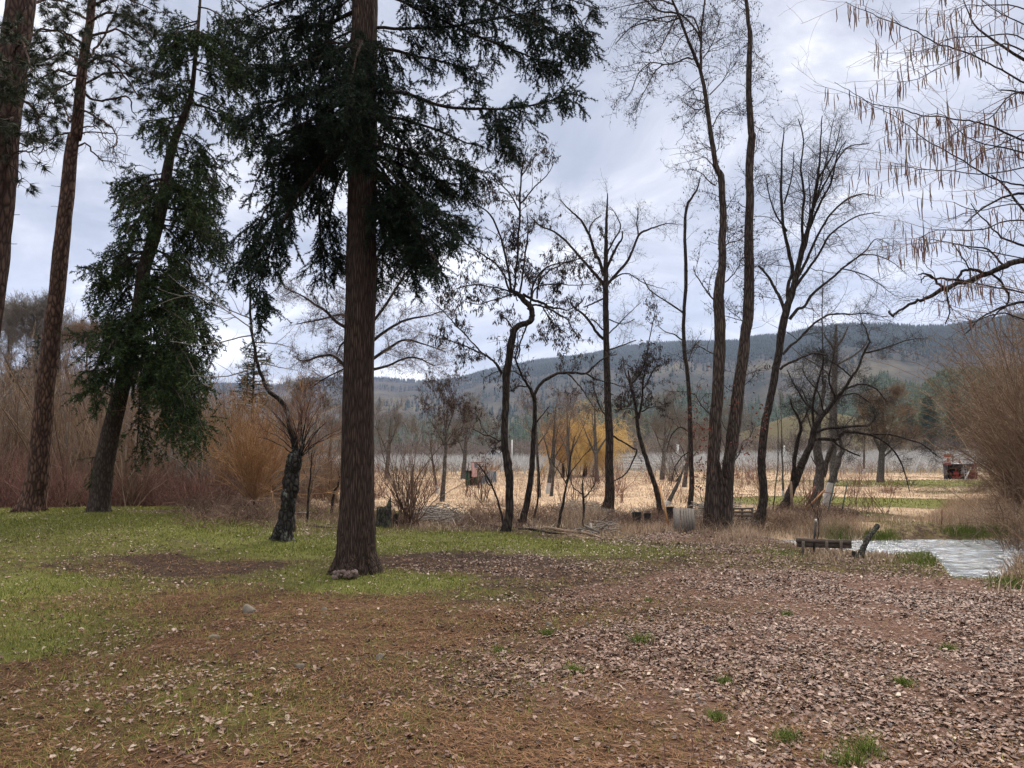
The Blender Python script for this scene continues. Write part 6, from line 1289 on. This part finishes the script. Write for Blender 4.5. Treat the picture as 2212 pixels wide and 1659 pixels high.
for px in (1032, 1066, 1072): g = Geo(); bar(g, at(px, 1017, Y+.05), at(px, 1049, Y+.05), .025); g.build('post', M['grey'], t)
g = Geo(); q = at(1045, 1024, Y-.3); rk = Geo(); tubes(rk, np.array([[q+[0, 0, z] for z in (-.15, -.1, 0, .1, .15)]]), np.array([[.02, .14, .19, .14, .02]]), 8, ru=.3); rk.build('bundle', M['white'], t)

# ------------------------------------------------------------------ machinery shed at right
_before = set(o.name for o in bpy.data.objects)
b = ground(2066, 1037); Y = b[1]; s = Y/F; XX = lambda px: at(px, 1000, Y)[0]; ZZ = lambda py: at(2066, py, Y)[2]
t = empty('shed', b, 'open fronted low shed with red side boards at the far end of the meadow', 'shed')
zt, zb = ZZ(1003), b[2]-.05; D_ = 3.0
g = Geo(); box(g, (XX(2046.5), Y+D_/2, (zt+zb)/2), (11*s*.25, D_, zt-zb)); box(g, (XX(2044), Y-.02, (zt+zb)/2), (7*s, .04, zt-zb)); g.build('left_wall', M['dgrey'], t)
g = Geo()
for i in range(5): box(g, (XX(2087)+i*.078*2, Y-.03-.004*(i % 2), (zt+zb)/2+.02), (.15, .03, zt-zb)); 
g.build('right_wall', M['redbarn'], t)
g = Geo(); box(g, (XX(2095.5), Y+D_/2+.02, (zt+zb)/2), (.05, D_-.05, zt-zb-.02)); g.build('side_wall', M['redbarn'], t)
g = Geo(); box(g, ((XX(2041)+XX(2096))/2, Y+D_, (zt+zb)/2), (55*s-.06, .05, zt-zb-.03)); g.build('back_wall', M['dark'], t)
g = Geo(); box(g, ((XX(2039)+XX(2097))/2, Y+D_/2-.05, zt+.05), (58*s, D_+.4, .06), 0, .02); g.build('roof', M['dgrey'], t)
# ladder
g = Geo(); lx0, lx1 = XX(2080), XX(2085); lt = empty('ladder', ((lx0+lx1)/2, Y-.2, zb), 'grey aluminium ladder leaning on the front of the red sided shed', 'ladder')
for x in (lx0, lx1): g = Geo(); plank(g, (x, Y-.42, zb+.02), (x-.1, Y-.10, zt-.02), .08, .04); g.build('rail', M['grey'], lt)
for k in range(6): u = (k+.5)/6; g = Geo(); bar(g, (lx0-.1*u, Y-.42+.32*u, zb+.02+(zt-zb)*u), (lx1-.1*u, Y-.42+.32*u, zb+.02+(zt-zb)*u), .045); g.build('rung', M['grey'], lt)
g = Geo(); plank(g, at(2088, 1037, Y-.5), at(2094, 1009, Y-.1), .12, .04); single('board', 'pale plank leaning against the red shed boards', 'board', M['white'], g, at(2088, 1037, Y-.5))
g = Geo(); box(g, (XX(2076.5), Y+.4, zb+(zt-zb)*.62), (.2, .3, .5)); box(g, (XX(2074.5), Y+.35, zb+(zt-zb)*.5), (.16, .2, .22)); single('crate', 'grey crates stacked behind the ladder in the shed', 'crate', M['grey'], g, (XX(2076), Y+.4, zb))
# red tractor seen from the front
tx = XX(2064); ty = Y+.95; t = empty('tractor', (tx, ty, zb), 'red tractor parked nose outwards inside the open shed', 'tractor')
g = Geo(); box(g, (tx, ty, zb+.62), (.46, .9, .42)); box(g, (tx, ty-.46, zb+.62), (.38, .06, .34)); g.build('hood', M['red'], t)
g = Geo(); box(g, (tx, ty-.3, zb+.36), (.62, .12, .16)); g.build('axle', M['red'], t)
for sx_ in (-1, 1):
    g = Geo(); P_ = np.array([[[tx+sx_*(.42), ty-.3, zb+.24], [tx+sx_*.46, ty-.3, zb+.24], [tx+sx_*.56, ty-.3, zb+.24], [tx+sx_*.60, ty-.3, zb+.24]]]); tubes(g, P_, np.array([[.18, .24, .24, .18]]), 16, cap=True); g.build('wheel', M['black'], t)
    g = Geo(); P_ = np.array([[[tx+sx_*(.5), ty+.9, zb+.48], [tx+sx_*.54, ty+.9, zb+.48], [tx+sx_*.72, ty+.9, zb+.48], [tx+sx_*.76, ty+.9, zb+.48]]]); tubes(g, P_, np.array([[.38, .48, .48, .38]]), 20, cap=True); g.build('wheel', M['black'], t)
    g = Geo(); plank(g, (tx+sx_*.30, ty-.55, zb+.25), (tx+sx_*.62, ty-.35, zb+1.0), .10, .06); plank(g, (tx+sx_*.62, ty-.35, zb+1.0), (tx+sx_*.55, ty+.2, zb+1.05), .1, .06); g.build('loader_arm', M['red'], t)
g = Geo(); plank(g, (tx, ty-.6, zb+.3), (tx, ty-.5, zb+1.15), .09, .05); box(g, (tx, ty-.62, zb+.28), (.62, .18, .12)); g.build('blade', M['red'], t)
g = Geo(); bar(g, (tx+.1, ty-.1, zb+.8), (tx+.1, ty-.1, zb+1.25), .03); g.build('exhaust', M['black'], t)
# second flag above the left wall
fy = Y-.12; fx0, fx1 = XX(2043.2), XX(2056.5); fz1, fz0 = ZZ(982), ZZ(1005)
t = empty('flag', (fx0, fy, fz0), 'red and white maple leaf flag hung sideways on the roof of the shed', 'flag'); FW, FH = fx1-fx0, fz1-fz0
strip(fx0, fx1, fz0, fz0+FH*.25, 0).build('red_band', M['red'], t); strip(fx0, fx1, fz0+FH*.75, fz1, 0).build('red_band', M['red'], t); strip(fx0, fx1, fz0+FH*.25, fz0+FH*.75, 0).build('white_band', M['white'], t)
LEAF = [(0,-.5),(.03,-.2),(.3,-.25),(.26,-.16),(.5,.05),(.43,.09),(.47,.25),(.31,.21),(.26,.28),(.14,.13),(.17,.42),(.08,.37),(0,.52)]
LEAF = LEAF+[(-x, z) for x, z in LEAF[-2:0:-1]]
V = np.array([[fx0+FW*.5+z*FH*.36, fy-.016, fz0+FH*.5+x*FH*.42] for x, z in LEAF]); g = Geo(); c0 = V.mean(0); g.add(np.vstack([V, [c0]]), [[k, (k+1) % len(V), len(V)] for k in range(len(V))]); g.build('leaf_emblem', M['red'], t)
g = Geo(); bar(g, (fx0-.04, fy+.03, fz1+.02), (fx1+.25, fy+.03, fz1+.02), .025); bar(g, (fx1+.12, fy+.05, fz1+.05), (fx1+.12, fy+.05, zt), .04)
single('flag_pole', 'dark post carrying the maple leaf flag', 'pole', M['black'], g, (fx1+.12, fy, zt))
g = Geo(); box(g, (XX(2072), Y+.5, zt+.22), (.22, .22, .2)); bar(g, (XX(2072), Y+.5, zt+.05), (XX(2072), Y+.5, zt+.15), .04); bar(g, (XX(2072), Y+.5, zt+.3), (XX(2072), Y+.5, zt+.42), .05)
single('gas_can', 'small red can standing on the shed roof', 'can', M['red'], g, (XX(2072), Y+.5, zt+.1))

# turn the whole group to face down the meadow
pv_ = ground(2066, 1037); ra = -math.atan2(pv_[0], pv_[1])
for o in bpy.data.objects:
    if o.name in _before or o.parent: continue
    dx, dy = o.location[0]-pv_[0], o.location[1]-pv_[1]; o.location = (pv_[0]+dx*math.cos(ra)-dy*math.sin(ra), pv_[1]+dx*math.sin(ra)+dy*math.cos(ra), o.location[2]); o.rotation_euler = (0, 0, ra)
# ------------------------------------------------------------------ far valley
def farpt(px, Y): x = px2w(px, Y); return np.array([x, Y, gz(x, Y)])
# white gabled house
Y = 290; b = farpt(1066, Y); s = Y/F; zz0 = at(1066, 986, Y)[2]; zp = at(1061, 968, Y)[2]; ze = at(1061, 982, Y)[2]
t = empty('house', b, 'white gabled farmhouse with dark roof far beyond the orchard', 'house')
xa, xb, xp = at(1050, 980, Y)[0], at(1079, 980, Y)[0], at(1062, 980, Y)[0]
g = Geo(); g.add([[xa, Y, b[2]-1], [xb, Y, b[2]-1], [xb, Y, ze], [xp, Y, zp], [xa, Y, ze], [xa, Y+9, b[2]-1], [xb, Y+9, b[2]-1], [xb, Y+9, ze], [xp, Y+9, zp], [xa, Y+9, ze]], [[2, 3, 4], [9, 8, 7]], [[0, 1, 2, 4], [6, 5, 9, 7], [1, 6, 7, 2], [5, 0, 4, 9]]); g.build('wall', M['white'], t)
g = Geo(); 
for x_, q in ((xa, -1), (xb, 1)):
    v = [[x_+q*.5, Y-.5, ze-.35], [xp, Y-.5, zp+.15], [xp, Y+9.5, zp+.15], [x_+q*.5, Y+9.5, ze-.35]]; g.add(np.array(v+[[a, b_, c_+.18] for a, b_, c_ in v]), None, [[0, 1, 2, 3], [7, 6, 5, 4], [0, 4, 5, 1], [3, 2, 6, 7], [0, 3, 7, 4], [1, 5, 6, 2]])
g.build('roof', M['roof'], t)
g = Geo(); box(g, ((xb+at(1096, 980, Y)[0])/2, Y+5, (b[2]-1+ze-1)/2), (at(1096, 980, Y)[0]-xb, 7, ze-b[2])); g.build('wing', M['white'], t)
g = Geo(); xw = at(1097, 980, Y)[0]; v = [[xb-1.5, Y+1, ze-.8], [xw+.4, Y+1, ze-.8], [xw+.4, Y+5, zp-.9], [xb-1.5, Y+5, zp-.9], [xb-1.5, Y+9, ze-.8], [xw+.4, Y+9, ze-.8]]; g.add(v, [[1, 5, 2], [0, 3, 4]], [[0, 1, 2, 3], [3, 2, 5, 4]]); g.build('wing_roof', M['roof'], t)
for px, py in ((1061.5, 975), (1056, 981), (1068, 981), (1064, 981.5)): g = Geo(); q = at(px, py, Y-.03); box(g, q, (.55, .08, .9)); g.build('window', M['dark'], t)
# white board fence
Y = 100; t = empty('board_fence', farpt(1382, Y), 'white four rail board fence in front of the orchard, right of the golden willow', 'fence')
for py in (994, 999.5, 1005, 1010): g = Geo(); plank(g, at(1346, py, Y), at(1392, py, Y), .17, .04); g.build('rail', M['white'], t)
for px in (1346, 1357, 1369, 1380, 1392): g = Geo(); plank(g, at(px, 992, Y+.06), at(px, 1017, Y+.06), .14, .08); g.build('post', M['white'], t)
Y = 102; t = empty('board_fence', farpt(1405, Y), 'shorter white board fence section with a gate behind the small leaning tree', 'fence')
for py in (995, 1001, 1007): g = Geo(); plank(g, at(1398, py, Y), at(1424, py, Y), .12, .04); g.build('rail', M['white'], t)
for px in (1398, 1410, 1424): g = Geo(); plank(g, at(px, 993, Y+.06), at(px, 1016, Y+.06), .12, .08); g.build('post', M['white'], t)
b = farpt(600, 72); g = Geo(); box(g, at(601, 1015.5, 72), (1.5, .9, .34)); g2 = Geo(); box(g2, at(601, 1021, 72), (1.3, .8, .2)); put('trailer', 'low white trailer box half hidden by brush left of the fir', 'trailer', [('body', M['white'], g), ('base', M['grey'], g2)], b)
# orchard rows (hundreds of pale trees that read as one band)
rng = np.random.default_rng(91)
g = Geo(); xs_, ys_ = [], []
for k, Yr in enumerate(np.arange(98, 265, 4.6)):
    xr = np.arange(px2w(520, Yr), px2w(2330, Yr), 2.2)+rng.uniform(-.3, .3); xs_.append(xr+rng.normal(size=len(xr))*.15); ys_.append(np.full(len(xr), Yr)+rng.normal(size=len(xr))*.2)
x = np.concatenate(xs_); y = np.concatenate(ys_); k = rng.random(len(x)) < .95; k &= ~((np.abs(x-px2w(1066, y)) < 1) & (y > 285)); x, y = x[k], y[k]; print('orchard', len(x))
P, R, idx = fan(x, y, rng, 9, 2.75, spread=.42, K=4, wig=.12, r0=.03); P[:, 0] = np.c_[x[idx], y[idx], ground_h(x[idx], y[idx])]; P[:, 1, :2] = P[:, 1, :2]*.5+P[:, 0, :2]*.5
tubes(g, P, R*1.1, 3, rng.random(len(P)))
A = spawn(P, R, rng, 1.7, (.4, 1.), (25, 70), (.3, 1), .15, .15, 3, rmin=.016); tubes(g, A[0], A[1], 3, rng.random(len(A[0])))
tag(g.build('orchard', M['orchard']), kind='stuff')
# bare woodland band behind the orchard and round the knoll
def fuzz(g, c, h, r, n, rng, w, upw=.6):
    """one bare crown per point: short streaks through the crown volume"""
    m = len(c); idx = np.repeat(np.arange(m), n); N_ = len(idx); v = nrm(rng.normal(size=(N_, 3)))*rng.random((N_, 1))**.4
    hh_, rr_ = h[idx], r[idx]; p = c[idx]+np.c_[v[:, 0]*rr_, v[:, 1]*rr_, hh_*.56+v[:, 2]*hh_*.44]; d = nrm(np.c_[v[:, :2]*.8, np.full(N_, upw)+v[:, 2]*.4]+rng.normal(size=(N_, 3))*.35)*(hh_*.15)[:, None]
    s_ = nrm(np.cross(d, rng.normal(size=(N_, 3))))*w; V = np.stack([p-s_, p+s_, p+d], 1).reshape(-1, 3); g.add(V, np.arange(N_*3).reshape(-1, 3), None, np.repeat(np.clip(rng.random(m)[idx]*.7+rng.random(N_)*.3, 0, 1), 3))
    tk = np.stack([c-[0, 0, .5], c+np.c_[np.zeros((m, 2)), h*.5], c+np.c_[np.zeros((m, 2)), h*.85]], 1); tubes(g, tk, np.c_[h*.018, h*.012, h*.004], 4, rng.random(m))
g = Geo()
Y_ = rng.uniform(270, 600, 2600); x = px2w(rng.uniform(380, 2350, 2600), Y_)
pxs = x/Y_*F+CX; kn = np.abs(pxs-1745) < 150; keep = ~(kn & (Y_ > 380)) ; x, Y_ = x[keep], Y_[keep]; c = np.c_[x, Y_, ground_h(x, Y_)]
keep = (c[:, 2] < 12) & ~((np.abs(x-px2w(1070, Y_)) < 11) & (Y_ < 320)); c = c[keep]; h = rng.uniform(6, 14, len(c))*(.6+.4*S((c[:, 1]-260)/200)); fuzz(g, c, h, h*.42, 110, rng, .075)
tag(g.build('bare_woodland', M['wood']), kind='stuff')
# reddish/brown clumps before the orchard (fence line)
g = Geo(); n = 170; Y_ = rng.uniform(84, 96, n); x = px2w(rng.uniform(560, 2010, n), Y_); x = x[(np.abs(x-px2w(1385, 90)) > 3)][:n]; Y_ = Y_[:len(x)]
c = np.c_[x, Y_, ground_h(x, Y_)]; h = rng.uniform(.8, 2.3, len(c)); fuzz(g, c, h, h*.8, 60, rng, .02, .9)
tag(g.build('fence_line_brush', M['thicket']), kind='stuff')
# conifers
def cones(g, c, h, r, rng, tiers=5, sides=6):
    m = len(c)
    for k in range(tiers):
        u0 = .08+.86*k/tiers; u1 = min(u0+1.45/tiers*.9, 1.0)
        rr_ = r*(1-u0)**.85*rng.uniform(.8, 1.15, m); a = rng.uniform(0, 6, m)
        ring = []
        for s_ in range(sides*2):
            q = rr_*(1. if s_ % 2 == 0 else .55)*rng.uniform(.75, 1.15, m); an = a+s_*PI/sides; ring.append(np.stack([c[:, 0]+q*np.cos(an), c[:, 1]+q*np.sin(an), c[:, 2]+h*(u0-.02*(s_ % 2 == 0))], 1))
        top = c+np.c_[np.zeros((m, 2)), h*u1]; V = np.stack(ring+[top], 1); i = np.arange(m)[:, None, None]*(2*sides+1)
        f = np.array([[s_, (s_+1) % (2*sides), 2*sides] for s_ in range(2*sides)]); g.add(V.reshape(-1, 3), (i+f[None]).reshape(-1, 3), None, np.repeat(np.clip(rng.random(m), 0, 1), 2*sides+1))
# hill forest
g = Geo(); n = 150000; r = np.sqrt(rng.uniform(700**2, 4600**2, n)); az = rng.uniform(-.72, .72, n); x, y = r*np.sin(az), r*np.cos(az)
kk = np.clip((az-A_L)/(A_R-A_L), -.3, 1.3); Rr = 4300-1500*kk; u = (r-620)/(Rr-620); z = ground_h(x, y)
nz = fbm(x/260, y/260, 51, 4); nb = fbm(x/700+3, y/900, 52, 3)
right = S((kk-.25)/.3)
f_up = S((u-.55)/.12)*(.45+.75*right); f_low = (1-S((u-.22)/.16))*(.35+.6*S((kk-.3)/.3)); meadow = .10+.25*S((nb-.5)/.12)
pr = np.maximum(f_up, f_low); pr = np.maximum(pr*S((nz-.40+.25*(pr-.3))/.08), meadow*S((nz-.55)/.05))
ridge = (np.abs(u-1) < .035); pr = np.where(ridge, np.maximum(pr, .35+.5*right), pr)
keep = (rng.random(n) < pr*.85) & (u < 1.06) & (u > .02); c = np.c_[x, y, z][keep]; print('forest', len(c))
h = rng.uniform(13, 27, len(c)); near = r[keep] < 1500
cones(g, c[~near]-[0, 0, 1], h[~near], h[~near]*.24, rng, 2, 3); tag(g.build('hill_forest', M['forest']), kind='stuff')
g = Geo(); cones(g, c[near]-[0, 0, 1], h[near]*.8, h[near]*.2, rng, 5, 5)
n = 5200; r = rng.uniform(430, 1150, n); px = np.where(rng.random(n) < .80, rng.uniform(1820, 2350, n), rng.uniform(1300, 1900, n)); x = px2w(px, r); z = ground_h(x, r); keep = (fbm(x/60, r/60, 81, 3) > .40) & (z > -3) & ((px > 1820) | (r < 900)); keep &= ~((np.abs(px-1745) < 150) & (r < 620))
c = np.c_[x, r, z][keep]; h = rng.uniform(9, 19, len(c)); cones(g, c-[0, 0, .5], h, h*.24, rng, 6, 6)
tag(g.build('valley_forest', M['forest_near']), kind='stuff')
# bare hill trees
g = Geo(); n = 26000; r = np.sqrt(rng.uniform(640**2, 3200**2, n)); az = rng.uniform(-.72, .72, n); x, y = r*np.sin(az), r*np.cos(az); nz = fbm(x/180, y/180, 57, 4)
keep = (nz > .47) & (rng.random(n) < .7); x, y, r = x[keep], y[keep], r[keep]; c = np.c_[x, y, ground_h(x, y)]; h = rng.uniform(7, 13, len(c)); fuzz(g, c, h, h*.5, 16, rng, .55)
tag(g.build('hill_scrub', M['wood']), kind='stuff')
# two big young spruces and more by the orchard end
def spruce(px, pyb, pyt, Y, wpx, label, seed):
    b = farpt(px, Y); rg = np.random.default_rng(seed); h = at(px, pyt, Y)[2]-b[2]; r = wpx*.5*Y/F; t = empty('spruce_tree', b, label, 'tree')
    g = Geo(); P_ = np.array([[b-[0, 0, .3], b+[0, 0, h*.5], b+[0, 0, h*.97]]]); tubes(g, P_, np.array([[r*.08, r*.05, .03]]), 7); g.build('trunk', M['dark_bark'], t)
    n = 420; u = rg.random(n)**1.1*.97; a = rg.uniform(0, 2*PI, n); l = r*(1-u)**.8*rg.uniform(.75, 1.1, n)+.15; K = 6; Q = np.empty((n, K, 3)); Q[:, 0] = b+np.c_[np.zeros((n, 2)), h*(.04+u*.95)]
    for k in range(1, K): Q[:, k] = Q[:, k-1]+np.c_[np.cos(a)*l/(K-1), np.sin(a)*l/(K-1), l/(K-1)*(-.28+.07*k)]
    g = Geo(); tubes(g, Q, np.linspace(.04, .015, K)[None]*np.ones((n, 1)), 3); B = spawn(Q, np.full((n, K), .03), rg, 3.4, (.25*r/2, .5*r/2), (40, 70), (.1, 1), -.05, .1, 3, flat=.3); needles(g, B[0], rg, 9, .5, .16, (20, 70)); needles(g, Q, rg, 9, .5, .16, (20, 70)); g.build('foliage', M['spruce'], t)
spruce(2062, 955, 832, 300, 62, 'dense green spruce at right, the taller pointed one above the shed', 61)
spruce(2006, 958, 848, 320, 70, 'broad green spruce left of the pointed one above the orchard', 62)
spruce(1965, 950, 870, 360, 40, 'narrow green spruce, leftmost of the spruces above the orchard', 63)
# dark conifer in the left background and small pines
def mid_conifer(px, py, pyt, Y, wpx, label, seed, mat, dens_=1.):
    b = farpt(px, Y); rg = np.random.default_rng(seed); h = at(px, pyt, Y)[2]-b[2]; r = wpx*.5*Y/F; t = empty('conifer_tree', b, label, 'tree')
    g = Geo(); P_ = np.array([[b-[0, 0, .3], b+[0, 0, h*.5], b+[0, 0, h*.97]]]); tubes(g, P_, np.array([[r*.08, r*.05, .03]]), 7); g.build('trunk', M['dark_bark'], t)
    n = int(150*dens_); u = rg.random(n)*.75+.22; a = rg.uniform(0, 2*PI, n); l = r*np.clip(1.25-u, .1, 1)*rg.uniform(.6, 1.15, n)+.2; K = 7; Q = np.empty((n, K, 3)); Q[:, 0] = b+np.c_[np.zeros((n, 2)), h*u]
    for k in range(1, K): Q[:, k] = Q[:, k-1]+np.c_[np.cos(a)*l/(K-1), np.sin(a)*l/(K-1), l/(K-1)*(.25-.05*k)]
    g = Geo(); tubes(g, Q, np.linspace(.03, .01, K)[None]*np.ones((n, 1)), 3); B = spawn(Q, np.full((n, K), .03), rg, 4.5, (.25, .8), (30, 70), (.2, 1), .05, .15, 4); tubes(g, B[0], B[1], 3); needles(g, B[0], rg, 42, .13, .035, (20, 75)); g.build('foliage', mat, t)
mid_conifer(545, 1050, 735, 38, 130, 'dark loose pine crown rising behind the orange willows', 64, M['pine'])
mid_conifer(72, 1050, 712, 40, 60, 'narrow dark evergreen between the two left pine trunks', 65, M['fir'], .9)
mid_conifer(25, 1050, 790, 42, 80, 'low dark evergreen at the far left edge', 66, M['fir'], .8)
